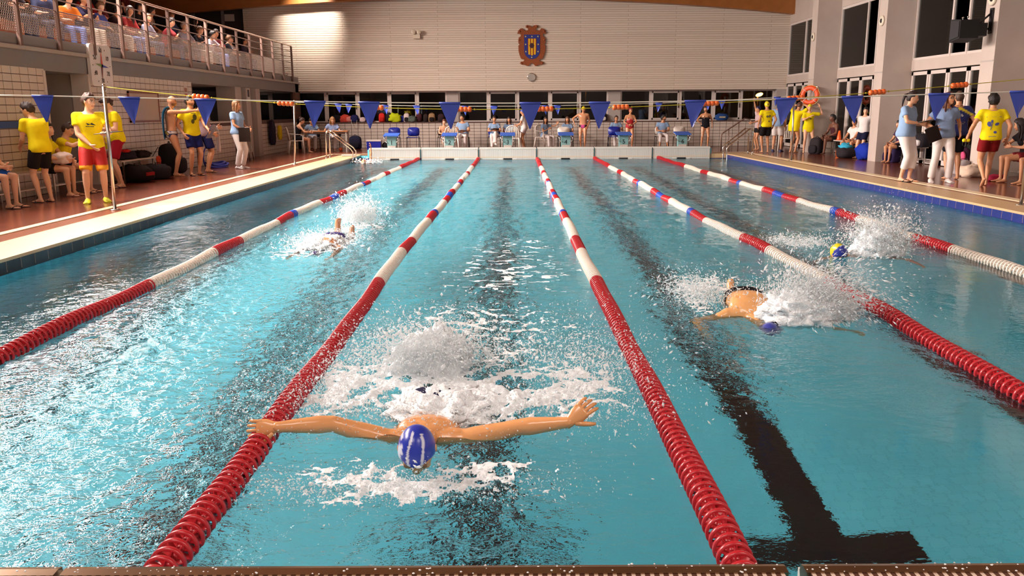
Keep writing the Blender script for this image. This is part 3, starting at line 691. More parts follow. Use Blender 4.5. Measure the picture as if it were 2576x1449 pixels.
def body_solid(J, sex, bulk=1.0):
    mb = MB(); T = TORSO_M if sex == 'm' else TORSO_F; f = math.sqrt(bulk)
    rs = []
    for t, rx, ry in T:
        b = 1+(bulk-1)*(1.2 if -.02 < t < .3 else .6); rs.append(torso_ring(J, t, rx*(1+(b-1)*.7), ry*b, yo=(b-1)*.03))
    mb.rings(rs, True)
    if sex == 'f':
        for sg in (-1, 1): c, d = spine_at(J, .315); mb.ball(c+J['rc']*sg*.065+J['fc']*.085, .058*f, 12, 8)
    else:
        for sg in (-1, 1): c, d = spine_at(J, .37); mb.ball(c+J['rc']*sg*.07+J['fc']*.07, (.075, .045, .05), 10, 8)
    for sg, s in ((1, 'R'), (-1, 'L')):
        c, d = spine_at(J, -.03); mb.ball(c+J['rgt_p']*sg*.075-J['fc']*.045+V((0, 0, -.01)), (.085*f, .085*f, .09*f), 12, 8)   # seat
        am = f if sex == 'm' else f*.88; lm = f
        mb.ball(J['sh'+s]-V((0, 0, .005)), .062*am, 12, 8)
        c, d = spine_at(J, .455); seg(mb, c+J['rc']*sg*.04, J['sh'+s], [(0, .065), (.6, .062*am), (1, .056*am)])
        seg(mb, J['sh'+s], J['el'+s], [(0, .054*am), (.25, .054*am), (.5, .049*am), (.8, .042*am), (1, .040*am)])
        mb.ball(J['el'+s], .041*am, 10, 6)
        seg(mb, J['el'+s], J['wr'+s], [(0, .040*am), (.25, .044*am), (.6, .036*am), (.9, .028*am), (1, .027*am)])
        mb.ball(J['wr'+s], .027*am, 8, 6)
        seg(mb, J['hp'+s]+V((0, 0, .02)), J['kn'+s], [(0, .088*lm), (.2, .090*lm), (.5, .078*lm), (.8, .060*lm), (1, .054*lm)])
        mb.ball(J['kn'+s], .055*lm, 12, 8)
        cf = (J['an'+s]-J['kn'+s]).normalized(); bk = V((0, -1, 0)); bk = (bk-cf*bk.dot(cf)); 
        p0, p1 = J['kn'+s], J['an'+s]
        mb.tube([p0, p0.lerp(p1, .22)+bk*.012, p0.lerp(p1, .4)+bk*.012, p0.lerp(p1, .7)+bk*.004, p1], [.051*lm, .056*lm, .054*lm, .040*lm, .034*lm], 12)
        mb.ball(J['an'+s], .036, 8, 6); foot(mb, J, s)
    c, d = spine_at(J, .49); nk = .054 if sex == 'm' else .046
    mb.tube([c, J['neck']+(J['head']-J['neck'])*.25, J['head']+J['hb'] @ V((0, -.022, -.05)), J['head']+J['hb'] @ V((0, -.02, 0))], [nk*1.25, nk, nk, nk], 12)
    head_solid(mb, J['head'], J['hb'])
    return mb

def remesh_obj(mb, name, mt, parent, S, vox, smooth=3, fin=None, factor=0.5):
    mb.v = [tuple(V(p)*S) for p in mb.v]
    o = mb.build(name, mt, parent)
    r_ = o.modifiers.new('r', 'REMESH'); r_.mode = 'VOXEL'; r_.voxel_size = vox; r_.use_smooth_shade = True
    if smooth:
        s_ = o.modifiers.new('s', 'SMOOTH'); s_.factor = factor; s_.iterations = smooth
    BATCH.append((o, fin)); return o
def set_tint(me, cols):
    a = me.color_attributes.new('tint', 'FLOAT_COLOR', 'POINT'); a.data.foreach_set('color', np.asarray(cols, dtype=np.float32).ravel())
def append_mesh(me, mb):
    """joins the solids of mb to mesh me (hands grow out of the wrists)"""
    b2 = bmesh.new(); b2.from_mesh(me)
    t = bpy.data.meshes.new('t'); t.from_pydata(mb.v, [], mb.f); b2.from_mesh(t); bpy.data.meshes.remove(t)
    for f in b2.faces: f.smooth = True
    bmesh.ops.recalc_face_normals(b2, faces=b2.faces)
    b2.to_mesh(me); b2.free()
def run_batch():
    dg = bpy.context.evaluated_depsgraph_get(); dg.update()
    res = []
    for o, fin in BATCH:
        res.append(bpy.data.meshes.new_from_object(o.evaluated_get(dg)))
    for (o, fin), me in zip(BATCH, res):
        mts = [mm for mm in o.data.materials]; old = o.data; o.modifiers.clear()
        nm = old.name; o.data = me; me.name = o.name
        if not len(me.materials):
            for mm in mts: me.materials.append(mm)
        bpy.data.meshes.remove(old)
    for (o, fin), me in zip(BATCH, res):
        if fin: fin(o)
    BATCH.clear()

def dome(mb, c, hb, keep, grow, S=1.0, n=16, k=24, jit=0.0, back=0.0):
    """hair / cap shell round the skull; keep(x,y,z)->0..1 how far it stands off the skin"""
    rs = []
    for i in range(n+1):
        t = math.pi*i/n; z = -math.cos(t); rr = max(math.sin(t), 1e-3); ring = []
        for j in range(k):
            a = 2*math.pi*j/k; x, y = rr*math.cos(a), rr*math.sin(a)
            X, Y, Z = .076*x, .097*y-(.006 if y < 0 else 0), .118*z
            if z < 0: X *= 1-.20*(-z)**1.4; Y = Y*(1-.12*(-z)) if y > 0 else Y*(1-.30*(-z))
            q = keep(x, y, z); g = -.016*(1-q)+q*(grow+jit*2.2*math.sin(9*x+7*z+grow*900)*math.sin(11*y+5*z)+random.uniform(-jit, jit)+(back if y < -.3 else 0))
            L = math.sqrt(X*X+Y*Y+Z*Z)+1e-6; f = 1+g/L
            ring.append(c+hb @ V((X*f, Y*f, Z*f)))
        rs.append(ring)
    return mb.rings(rs, True)
def kp(x, y, z, front=.58, side=.02, back=-.62):
    h = (side+(front-side)*sstep_((y-.05)/.6)) if y > .05 else (side+(back-side)*sstep_((.05-y)/.5))
    return sstep_((z-h+.08)/.16)

def garment_torso(mb, J, sex, t0, t1, inf, bulk=1.0, flare=0.0):
    T = TORSO_M if sex == 'm' else TORSO_F; rs = []; ts = [t for t, _, _ in T if t0 < t < t1]; ts = [t0]+ts+[t1]
    if t0 < -.12: ts = [t0, (t0-.05)/2]+[t for t in ts[1:] if t > -.05]
    for t in ts:
        rx, ry = interp(T, max(t, -.05)); b = 1+(bulk-1)*(1.2 if -.06 < t < .3 else .6)
        if t < .26: 
            wx, wy = interp(T, .0); rx = max(rx, wx*(.93 if sex == 'm' else .84)); ry = max(ry, wy*.93)
        g = inf+flare*sstep_((.2-t)/.3)
        if t > .44: g = inf*.5
        st = 1-sstep_((t-.02)/.14)
        rs.append(torso_ring(J, t, rx*(1+(b-1)*.7)+g, ry*b+g+.012*st, yo=(b-1)*.03-.012*st))
    mb.rings(rs, True)

SEQ = {'person': 0}
PEOPLE = {}
def person(key, label, loc, face, H=1.72, sex='m', pose=None, skin='fair', top=None, bottom=None, shoes=None, hair=('short', (45, 32, 26)), vox=None, bulk=1.0, group=None, beard=None, wet=False, sleeves=.55, hem=-.07, collar=None, fingers=True, cap_paint=None, glasses=False, body_paint=None, bottom_len=.55):
    pose = dict(pose or {}); J = joints(pose, sex); S = H/1.75
    root = thing('person', label, 'person', loc, R(face), group); PEOPLE[key] = (root, J, S)
    d = (V(loc)-CAM_LOC).length
    if vox is None: vox = min(max(d*.00115, .0115), .028)
    hb, hc = J['hb'], J['head']; col = SKIN[skin] if isinstance(skin, str) else skin
    hcol = srgb(*hair[1]) if hair[0] not in ('cap', 'bald') else srgb(50, 36, 28)
    mb = body_solid(J, sex, bulk)
    def fin(o):
        me = o.data
        if fingers:
            hm = MB(); hand(hm, J, 'R'); hand(hm, J, 'L'); hm.v = [tuple(V(p)*S) for p in hm.v]; append_mesh(me, hm)
        n = len(me.vertices); co = np.empty(n*3); me.vertices.foreach_get('co', co); co = co.reshape(-1, 3)/S
        loc_ = (co-np.array(hc)) @ np.array(hb)
        cols = np.tile(np.array(col, dtype=float), (n, 1)); x, y, z = loc_.T
        def blend(mask, c, a=1.0): cols[mask] = cols[mask]*(1-a)+np.array(c)*a
        lip = (np.abs(x) < .027) & (y > .075) & (np.abs(z+.061) < .012); blend(lip, (col[0]*.78, col[1]*.5, col[2]*.5, 1))
        if beard: blend((y > -.005) & (z < -.034) & (z > -.13) & ~lip & (np.hypot(x, y) > .045) & (np.hypot(x, y) < .13), srgb(*beard), .8)
        brow = (np.abs(np.abs(x)-.034) < .019) & (y > .065) & (np.abs(z-.036) < .008); blend(brow, hcol, .7)
        for sg in (-1, 1):
            eye = (np.abs(x-sg*.032) < .015) & (y > .06) & (np.abs(z-.012) < .0085); blend(eye, srgb(225, 215, 205), .45)
            blend((np.hypot(x-sg*.032, z-.012) < .0085) & (y > .06), srgb(40, 28, 24), .9)
        if body_paint: body_paint(co, cols)
        set_tint(me, cols)
    remesh_obj(mb, 'body', M['skin_wet'] if wet else M['skin'], root, S, vox, 2, fin)
    # hair
    hk, hcl = hair[0], hair[1]
    if hk in ('short', 'crop', 'long', 'bun', 'pony', 'curly', 'bob'):
        hm = MB(); g = {'short': .019, 'crop': .006, 'long': .018, 'bun': .010, 'pony': .010, 'curly': .026, 'bob': .022}[hk]
        dome(hm, hc, hb, kp if hk != 'long' else (lambda x, y, z: kp(x, y, z, .60, -.45, -.9)), g, jit=.007 if hk in ('short', 'curly') else .003, back=.006)
        def P(x, y, z): return hc+hb @ V((x, y, z))
        if hk in ('long', 'bob'):
            dn = -.34 if hk == 'long' else -.16
            up = V((0, 0, 1)); bk = hb @ V((0, -1, 0)); bk.z = 0; rt = hb @ V((1, 0, 0)); rt.z = 0
            rs = []
            for t in (0, .2, .4, .6, .8, 1.0):
                c_ = P(0, -.045, 0)+V((0, 0, dn*t))+bk*.028*math.sin(t*2.2); rx, ry = .080+.025*t*(1 if hk == 'long' else .3), .062-.026*t
                rs.append([c_+rt*rx*math.cos(2*math.pi*j/14)+bk*ry*math.sin(2*math.pi*j/14) for j in range(14)])
            hm.rings(rs, True)
            for sg in (-1, 1):
                hm.tube([P(sg*.072, .02, .05), P(sg*.088, .012, -.03), P(sg*.090, .005, -.10)+V((0, 0, dn*.1)), P(sg*.085, .01, -.13)+V((0, 0, dn*.45))], [.020, .027, .025, .010], 8)
        if hk == 'bun': hm.ball(P(0, -.115, .055), .042, 12, 8)
        if hk == 'pony': hm.tube([P(0, -.10, .05), P(0, -.145, .02), P(0, -.15, -.08), P(0, -.13, -.20)], [.018, .028, .026, .008], 10)
        hm.v = [tuple(V(p)*S) for p in hm.v]; hm.build('hair', hair_mat(*hcl), root)
    elif hk == 'cap':
        cm = MB(); nn, kk = (40, 56) if cap_paint else (18, 26)
        dome(cm, hc, hb, lambda x, y, z: kp(x, y, z, .42, -.12, -.55), .008, n=nn, k=kk)
        pts = [tuple(V(p)*S) for p in cm.v]; cm.v = pts
        co_ = cm.build('swim_cap', M['cap_print'] if cap_paint else plast(*hcl, .3), root)
        if cap_paint:
            l_ = (np.array(pts)/S-np.array(hc)) @ np.array(hb); set_tint(co_.data, cap_paint(l_))
    # garments
    if top:
        kind, tcol = top[0], top[1]; gm = MB(); gv = vox*1.15
        if kind in ('tee', 'polo'):
            lo = .012 if sex == 'f' else .016
            garment_torso(gm, J, sex, hem, .485, lo, bulk, .012)
            if sex == 'f':
                for sg in (-1, 1): c, dd = spine_at(J, .315); gm.ball(c+J['rc']*sg*.065+J['fc']*.085, .066, 12, 8)
            for sg, s in ((1, 'R'), (-1, 'L')):
                c, dd = spine_at(J, .445); seg(gm, c+J['rc']*sg*.05, J['sh'+s]+V((0, 0, .004)), [(0, .072), (1, .067)])
                gm.ball(J['sh'+s], .071, 12, 8); seg(gm, J['sh'+s], J['sh'+s].lerp(J['el'+s], sleeves), [(0, .068), (.5, .068), (1, .074)])
        elif kind == 'tank':
            garment_torso(gm, J, sex, hem, .40, .010, bulk, .004)
            if sex == 'f':
                for sg in (-1, 1): c, dd = spine_at(J, .315); gm.ball(c+J['rc']*sg*.065+J['fc']*.085, .064, 12, 8)
            for sg in (-1, 1):
                pts = [spine_at(J, .38)[0]+J['rc']*sg*.085+J['fc']*.10, spine_at(J, .47)[0]+J['rc']*sg*.090+J['fc']*.055, spine_at(J, .49)[0]+J['rc']*sg*.088-J['fc']*.01, spine_at(J, .40)[0]+J['rc']*sg*.08-J['fc']*.112]
                gm.tube(pts, .020, 8)
        elif kind == 'suit':     # one-piece swimsuit
            garment_torso(gm, J, sex, -.095, .36, .012, bulk)
            for sg in (-1, 1):
                c, dd = spine_at(J, .315); gm.ball(c+J['rc']*sg*.065+J['fc']*.085, .062, 12, 8)
                pts = [spine_at(J, .34)[0]+J['rc']*sg*.07+J['fc']*.125, spine_at(J, .45)[0]+J['rc']*sg*.085+J['fc']*.075, spine_at(J, .49)[0]+J['rc']*sg*.085, spine_at(J, .36)[0]+J['rc']*sg*.04-J['fc']*.118]
                gm.tube(pts, .014, 8)
        tm = tcol if isinstance(tcol, bpy.types.Material) else cloth(*tcol)
        remesh_obj(gm, {'tee': 'tshirt', 'polo': 'polo_shirt', 'tank': 'tank_top', 'suit': 'swimsuit'}[kind], tm, root, S, gv, 2, top[2] if len(top) > 2 else None)
        if kind in ('tee', 'polo'):
            cm = MB(); c, dd = spine_at(J, .492); rr_ = J['rc']; ff = J['fc']
            cs = []
            for j in range(17):
                a = 2*math.pi*j/16; cs.append(c+rr_*.072*math.cos(a)+ff*(.060*math.sin(a)+.008)+dd*(.018 if math.sin(a) < .3 else -.012))
            cm.tube(cs, .011 if kind == 'tee' else .016, 6)
            if kind == 'polo':
                for sg in (-1, 1): cm.tube([c+rr_*sg*.03+ff*.068+dd*.0, c+rr_*sg*.045+ff*.088-dd*.045], [.014, .008], 6)
            cm.v = [tuple(V(p)*S) for p in cm.v]; cm.build('collar', tm if collar is None else cloth(*collar), root)
    if bottom:
        kind, bcol = bottom[0], bottom[1]; gm = MB()
        if kind in ('shorts', 'pants', 'capri'):
            garment_torso(gm, J, sex, -.07, .085, .010, bulk)
            L_ = bottom_len if kind == 'shorts' else (.60 if kind == 'capri' else 1.0)
            for sg, s in ((1, 'R'), (-1, 'L')):
                f_ = math.sqrt(bulk); h, kne, a = J['hp'+s]+V((0, 0, .02)), J['kn'+s], J['an'+s]
                c, dd = spine_at(J, -.03); gm.ball(c+J['rgt_p']*sg*.075-J['fc']*.045, .098*f_, 12, 8)
                if kind == 'shorts': 
                    L1 = min(L_, 1.0); seg(gm, h, h.lerp(kne, L1), [(0, .100*f_), (.3, .104*f_), (1, (.112-.020*L1)*f_)], 14)
                else:
                    seg(gm, h, kne, [(0, .100*f_), (.3, .100*f_), (.7, .080*f_), (1, .071*f_)], 14); gm.ball(kne, .071*f_, 10, 8)
                    seg(gm, kne, kne.lerp(a, L_ if kind == 'capri' else .98), [(0, .070*f_), (.4, .072*f_), (1, .066*f_ if kind == 'capri' else .070)], 14)
        elif kind == 'briefs':
            garment_torso(gm, J, sex, -.10, .055, .017, bulk)
            for sg, s in ((1, 'R'), (-1, 'L')):
                c, dd = spine_at(J, -.03); gm.ball(c+J['rgt_p']*sg*.075-J['fc']*.045, .099*math.sqrt(bulk), 12, 8)
        bmt = bcol if isinstance(bcol, bpy.types.Material) else cloth(*bcol)
        remesh_obj(gm, {'shorts': 'shorts', 'pants': 'trousers', 'capri': 'trousers', 'briefs': 'swim_briefs'}[kind], bmt, root, S, vox*1.15, 2, bottom[2] if len(bottom) > 2 else None)
    if shoes:
        for s in 'RL':
            sm_ = MB()
            if shoes[0] == 'shoe': foot(sm_, J, s, .010, .004)
            else:
                an, q = foot_frame(J, s); n_ = 16
                pol = [(.047*math.cos(2*math.pi*j/n_)*(1 if math.sin(2*math.pi*j/n_) > 0 else .8), .07+.145*math.sin(2*math.pi*j/n_)) for j in range(n_)]
                lo = [an+q @ V((x, y, -.096)) for x, y in pol]; hi = [an+q @ V((x, y, -.078)) for x, y in pol]; sm_.rings([lo, hi], True)
                sm_.tube([an+q @ V(p) for p in ((-.045, .06, -.082), (-.03, .10, -.045), (0, .135, -.036), (.03, .10, -.045), (.045, .06, -.082))], .008, 6)
            sm_.v = [tuple(V(p)*S) for p in sm_.v]
            sm_.build('shoe' if shoes[0] == 'shoe' else 'flip_flop', plast(*shoes[1], .6), root)
    if glasses:
        gm = MB()
        for sg in (-1, 1):
            gm.tube([hc+hb @ V((sg*.033+.024*math.cos(a), .103, .012+.018*math.sin(a))) for a in np.linspace(0, 2*np.pi, 13)], .0028, 5)
            gm.tube([hc+hb @ V((sg*.057, .100, .014)), hc+hb @ V((sg*.082, .0, .012))], .0025, 5)
        gm.v = [tuple(V(p)*S) for p in gm.v]; gm.build('glasses', M['black'], root)
    return root
def at_person(key, p):
    """world point of a point given in a person's own (unscaled) frame"""
    r_, J, S = PEOPLE[key]; return Matrix.Rotation(r_.rotation_euler.z, 3, 'Z') @ (V(p)*S)+r_.location
SIT = dict(pel=(0, -.02, .545), lean=(4, 0, 0), fr=(.11, .40, .08), fl=(-.11, .40, .08), hr=(.16, .30, .62), hl=(-.16, .30, .62), er=(.7, -.6, -.2), el=(-.7, -.6, -.2))
def sit(**k): d = dict(SIT); d.update(k); return d
def decal(key, part, polys, mt_, side, name='print'):
    """flat print laid on a garment: polys = lists of (x, z) in the person's frame, thrown on the cloth from the front (+1) or back (-1)"""
    root, J, S = PEOPLE[key]
    def run():
        o = [c for c in root.children if c.name.split('.')[0] == part][0]
        bv = BVHTree.FromPolygons([v.co.copy() for v in o.data.vertices], [tuple(p.vertices) for p in o.data.polygons])
        mb = MB()
        for pol in polys:
            up = []
            for x, z in pol:
                h = bv.ray_cast(V((x*S, side*2.0, z*S)), V((0, -side, 0)))
                if h[0] is None: up = None; break
                up.append(h[0]+V((0, side*.004, 0)))
            if up and len(up) >= 3:
                c = sum(up, V((0, 0, 0)))/len(up); h = bv.ray_cast(V((c.x, side*2, c.z)), V((0, -side, 0)))
                if h[0] is not None: c = h[0]+V((0, side*.004, 0))
                n_ = len(up); mb.add(up+[c], [(i, (i+1) % n_, n_) for i in range(n_)])
        if mb.v: mb.build(name, mt_, o)
    LATE.append(run)
LATE = []
def quad(x0, z0, x1, z1, w_):
    dx, dz = x1-x0, z1-z0; L = math.hypot(dx, dz); nx, nz = -dz/L*w_/2, dx/L*w_/2
    return [(x0+nx, z0+nz), (x0-nx, z0-nz), (x1-nx, z1-nz), (x1+nx, z1+nz)]
def blob(x, z, rx, rz, rot=0, n=10):
    return [(x+rx*math.cos(a)*math.cos(rot)-rz*math.sin(a)*math.sin(rot), z+rx*math.cos(a)*math.sin(rot)+rz*math.sin(a)*math.cos(rot)) for a in np.linspace(0, 2*np.pi, n, endpoint=False)]
# ------------------------------------------------------------------ who stands where
YEL, NAVY, LBLUE, WHITE = (236, 214, 20), (26, 28, 62), (142, 170, 205), (226, 216, 212)
BRN, DK, BLD = (62, 40, 28), (30, 24, 24), (120, 86, 54)
DKB = cloth(24, 22, 28)
def paint_red_yellow(o):
    """lifeguard-style shorts: red with amber hem and a white stripe down the outer seam"""
    me = o.data; n = len(me.vertices); co = np.empty(n*3); me.vertices.foreach_get('co', co); co = co.reshape(-1, 3)
    c = np.tile(np.array(srgb(178, 22, 14)), (n, 1)); zl = co[:, 2].min()
    c[co[:, 2] < zl+.105] = srgb(232, 160, 14); m_ = (np.abs(co[:, 0]) > .175) & (co[:, 2] >= zl+.105) & (co[:, 1] < .03); c[m_] = srgb(225, 210, 200); set_tint(me, c)
# --- left deck
person('bench_boy', 'person seated at the left end of the wall bench in bright blue shorts', (-8.62, 10.02, ZD), -88, 1.62, pose=sit(lean=(22, 0, 0), hr=(.05, .34, .66), hl=(-.05, .34, .66)), top=('tee', YEL), bottom=('shorts', (32, 90, 190)), shoes=('flop', (40, 30, 40)), bottom_len=.8)
person('stooping', 'person in yellow t-shirt and black shorts stooping by the left bench, back turned', (-8.20, 10.85, ZD), 62, 1.60, pose=dict(lean=(20, 0, 0), head=(28, -25, 0), hr=(.10, .34, .98), hl=(-.12, .36, .95)), top=('tee', YEL), bottom=('shorts', DK), shoes=('flop', (36, 26, 36)), hair=('short', (48, 30, 26)), bottom_len=.75, glasses=True)
person('dark_bob', 'dark-bobbed person in yellow t-shirt seated on left bench with white towel', (-8.66, 11.80, ZD), -84, 1.60, 'f', sit(lean=(14, 0, 0), head=(-10, 4, 0), hr=(.12, .36, .68), hl=(-.08, .42, .66)), top=('tee', YEL), bottom=('shorts', DK), shoes=('flop', (150, 90, 80)), hair=('bob', (30, 20, 24)))
person('phone_user', 'person in yellow t-shirt seated on left bench looking down at a phone', (-8.68, 12.42, ZD), -84, 1.62, pose=sit(lean=(16, 0, 0), head=(0, -30, 0), hr=(.07, .40, .98), hl=(-.05, .40, .98)), top=('tee', YEL), bottom=('shorts', NAVY), shoes=('flop', (60, 40, 50)), hair=('short', BRN))
person('lifeguard', 'tall person in yellow t-shirt and amber-hemmed red shorts on left poolside', (-7.36, 10.80, ZD), -152, 1.70, pose=dict(head=(42, -8, 0), lean=(3, 0, 0), fr=(.14, .06, .08), fl=(-.13, -.02, .08), hr=(.02, .20, .93), er=(1, -.35, -.2), hl=(-.20, .36, 1.10), el=(-.6, -1, -.3), cl=.8, hnl=(0, 0, 1)), top=('tee', YEL), bottom=('shorts', M['suit_print'], paint_red_yellow), shoes=('shoe', (206, 206, 40)), hair=('short', (70, 44, 34)), bottom_len=.92, bulk=1.05)
decal('lifeguard', 'tshirt', [[(-.09, 1.235), (-.03, 1.275), (.0, 1.245), (.05, 1.275), (.03, 1.235), (.0, 1.25), (-.04, 1.24)], quad(-.06, 1.215, .06, 1.218, .01)], cloth(60, 66, 60), 1)
person('float_holder', 'person in yellow t-shirt with bowed head behind the near left pole', (-8.22, 13.50, ZD), 128, 1.72, pose=dict(head=(8, -38, 0), lean=(9, 0, 0), hr=(.26, .10, .93), hl=(-.18, .30, 1.12), cr=.9), top=('tee', YEL), bottom=('shorts', (150, 20, 40)), shoes=('flop', (50, 40, 80)), hair=('short', (58, 36, 30)), bottom_len=.85)
person('doorway', 'person in dark red top standing in the shadow of the left wall doorway', (-9.75, 13.3, ZD), -120, 1.74, skin='dark', top=('tee', (70, 26, 28)), bottom=('pants', (40, 30, 32)), hair=('short', DK))
def paint_briefs(o):
    me = o.data; n = len(me.vertices); co = np.empty(n*3); me.vertices.foreach_get('co', co); co = co.reshape(-1, 3)
    c = np.tile(np.array(srgb(36, 36, 92)), (n, 1)); q = perlin(co[:, 0]*14+co[:, 1]*9+30, co[:, 2]*16+40); c[q > .16] = srgb(224, 190, 60); c[q < -.22] = srgb(210, 196, 190); set_tint(me, c)
person('bald_swimmer', 'bald bearded person in patterned swim briefs with blue towel, arm outstretched', (-8.30, 16.30, ZD), -72, 1.77, pose=dict(head=(-6, -4, 0), hr=(.14, .62, 1.42), er=(.6, 0, -.5), hl=(-.2, .45, 1.38), el=(-.6, 0, -.6), fr=(.10, .03, .08), hdr=(0, 1, .15)), skin='tan', bottom=('briefs', M['suit_print'], paint_briefs), hair=('bald', DK), beard=(70, 46, 38), shoes=('flop', (170, 110, 80)))
person('coach', 'person in yellow t-shirt and navy shorts beside the bald bearded person', (-7.92, 16.48, ZD), -128, 1.77, pose=dict(head=(10, 0, 0), lean=(-3, 0, 0), hr=(.24, .06, .92), hl=(-.18, .36, 1.0), cl=.8), skin='tan', top=('tee', YEL), bottom=('shorts', (24, 28, 84)), hair=('short', (36, 26, 22)), shoes=('flop', (40, 30, 30)), beard=(80, 56, 44), bottom_len=.72)
decal('coach', 'tshirt', [blob(-.02, 1.27, .05, .07), blob(.03, 1.18, .04, .05), quad(-.06, 1.36, .06, 1.36, .012)], cloth(92, 92, 40), 1)
person('towel_man', 'dark-haired person in mauve shirt half hidden by a blue pennant', (-7.98, 17.45, ZD), -60, 1.70, pose=dict(head=(-20, -12, 0), hr=(.24, .14, .95), hl=(-.2, .3, 1.08)), skin='tan', top=('tee', (150, 122, 128)), bottom=('shorts', (30, 34, 86)), hair=('short', (40, 28, 26)), shoes=('flop', (60, 40, 34)), bottom_len=.8)
person('polo_woman', 'woman in light blue polo standing by left pilasters with black clipboard', (-7.62, 18.72, ZD), -112, 1.70, 'f', dict(head=(18, -4, 0), lean=(-4, 0, 0), hr=(.10, .26, .98), er=(1, -.6, -.2), hl=(-.14, .24, 1.02), cr=.9), skin='tan', top=('polo', LBLUE), bottom=('pants', WHITE), hair=('bob', (140, 98, 62)), shoes=('shoe', (225, 220, 220)), bulk=1.06)
# --- scorers' table, far left corner
person('black_tank', 'woman in black tank top seated on white garden chair at the scorers\' table', (-8.20, 26.80, ZD), -70, 1.62, 'f', sit(lean=(24, 0, 0), head=(0, -35, 0), hr=(.12, .45, .76), hl=(-.1, .48, .76)), skin='fair', top=('tank', (24, 22, 28)), bottom=('shorts', (26, 24, 30)), hair=('bun', (66, 42, 34)))
person('scorer_dark', 'seated person in light blue polo with dark hair writing at the scorers\' table', (-8.0, 28.15, ZD), -172, 1.60, 'f', sit(lean=(26, 0, 0), head=(0, -34, 0), hr=(.16, .36, .76), hl=(-.14, .36, .76)), top=('polo', LBLUE), bottom=('pants', WHITE), hair=('short', (60, 40, 34)))
person('scorer_blond', 'seated person in light blue polo with light brown hair writing at the scorers\' table', (-7.28, 28.30, ZD), -178, 1.62, 'f', sit(lean=(24, 0, 0), head=(30, -28, 0), hr=(.16, .36, .76), hl=(-.14, .36, .76)), top=('polo', (150, 168, 210)), bottom=('pants', WHITE), hair=('bob', (158, 112, 70)))
# --- timekeepers and swimmers along the far wall
KW = dict(top=('polo', LBLUE), bottom=('pants', WHITE), shoes=('shoe', (214, 205, 200)))
TS = lambda **k: sit(lean=(10, 0, 0), hr=(.09, .30, .70), hl=(-.09, .30, .70), **k)
person('t_bare', 'bare-shouldered young person seated behind the white slatted chair of block 2', (-3.36, 29.45, ZD), -165, 1.42, pose=TS(), skin='fair', bottom=('shorts', NAVY), hair=('short', (110, 60, 44)))
person('t_man', 'man in light blue polo seated with a black board beside block 2', (-2.64, 29.30, ZD), 178, 1.64, pose=TS(head=(-25, 0, 0)), skin='tan', hair=('short', DK), bulk=1.22, **KW)
person('t_cross', 'woman in light blue polo with legs crossed seated left of block 3', (-1.47, 29.30, ZD), 184, 1.56, 'f', sit(lean=(8, 0, 0), hr=(.09, .28, .76), hl=(-.09, .28, .76), fl=(-.02, .48, .26), kl=(.16, 1, .5)), skin='tan', hair=('short', (56, 36, 30)), bulk=1.1, **KW)
person('t_dark', 'woman with curly dark hair and light blue polo seated behind block 3', (-.92, 29.55, ZD), 180, 1.52, 'f', TS(), skin='tan', hair=('bob', (40, 28, 26)), **KW)
person('t_boy', 'young person in white t-shirt, white shorts and blue cap by block 3', (-.36, 28.75, ZD), 72, 1.47, 'm', dict(head=(10, -6, 0), lean=(6, 0, 0), hr=(.14, .34, 1.02), hl=(-.14, .34, 1.02)), skin='tan', top=('tee', WHITE), bottom=('shorts', (226, 220, 222)), hair=('cap', (70, 90, 170)), bottom_len=.5)
person('t_point', 'seated woman with long brown hair pointing right, left of block 4', (.42, 29.35, ZD), -140, 1.50, 'f', sit(lean=(6, 0, 0), head=(-25, 0, 0), hl=(-.32, .42, 1.04), el=(-.8, -.3, -.4), hr=(.04, .26, .84), hdl=(-.2, .5, .8)), skin='tan', hair=('long', (58, 40, 34)), **KW)
person('t_curly', 'woman with brown curly hair and light blue polo seated behind block 4', (1.26, 29.45, ZD), 180, 1.52, 'f', TS(), skin='tan', hair=('bob', (92, 62, 46)), **KW)
def paint_pinkbrief(o):
    me = o.data; n = len(me.vertices); co = np.empty(n*3); me.vertices.foreach_get('co', co); co = co.reshape(-1, 3)
    c = np.tile(np.array(srgb(52, 24, 40)), (n, 1)); c[(np.abs(co[:, 0]) < .05) & (co[:, 1] > .02)] = srgb(206, 70, 140); set_tint(me, c)
person('s_yellow', 'bare-chested swimmer in yellow cap and dark briefs standing between blocks 4 and 5', (1.80, 28.8, ZD), 168, 1.57, pose=dict(head=(18, -30, 0), hr=(.34, .14, 1.02), er=(1, -.4, .2), hl=(-.2, .04, .90), fr=(.08, 0, .08), fl=(-.08, .02, .08)), skin='tan', bottom=('briefs', M['suit_print'], paint_pinkbrief), hair=('cap', (226, 200, 30)), wet=True)
person('t_specs', 'woman with dark ponytail and glasses seated behind the blue chair of block 5', (3.08, 29.45, ZD), 186, 1.56, 'f', sit(lean=(8, 0, 0), hr=(.08, .26, .82), hl=(-.08, .26, .82)), skin='tan', hair=('pony', (44, 30, 28)), glasses=True, **KW)
def paint_redsuit(o):
    me = o.data; n = len(me.vertices); co = np.empty(n*3); me.vertices.foreach_get('co', co); co = co.reshape(-1, 3)
    c = np.tile(np.array(srgb(176, 22, 34)), (n, 1)); q = perlin(co[:, 0]*13+11, co[:, 2]*15+3); c[(q > .12) & (co[:, 2] > 1.02) & (co[:, 1] > 0)] = srgb(226, 180, 184); set_tint(me, c)
person('s_red', 'swimmer in red patterned swimsuit and dark red cap standing behind block 5', (3.50, 28.7, ZD), 180, 1.50, 'f', dict(head=(25, 0, 0), hr=(.06, .22, 1.02), er=(1, -.2, -.1), hl=(-.06, .22, 1.02), el=(-1, -.2, -.1)), skin='tan', top=('suit', M['suit_print'], paint_redsuit), hair=('cap', (130, 32, 30)), wet=True)
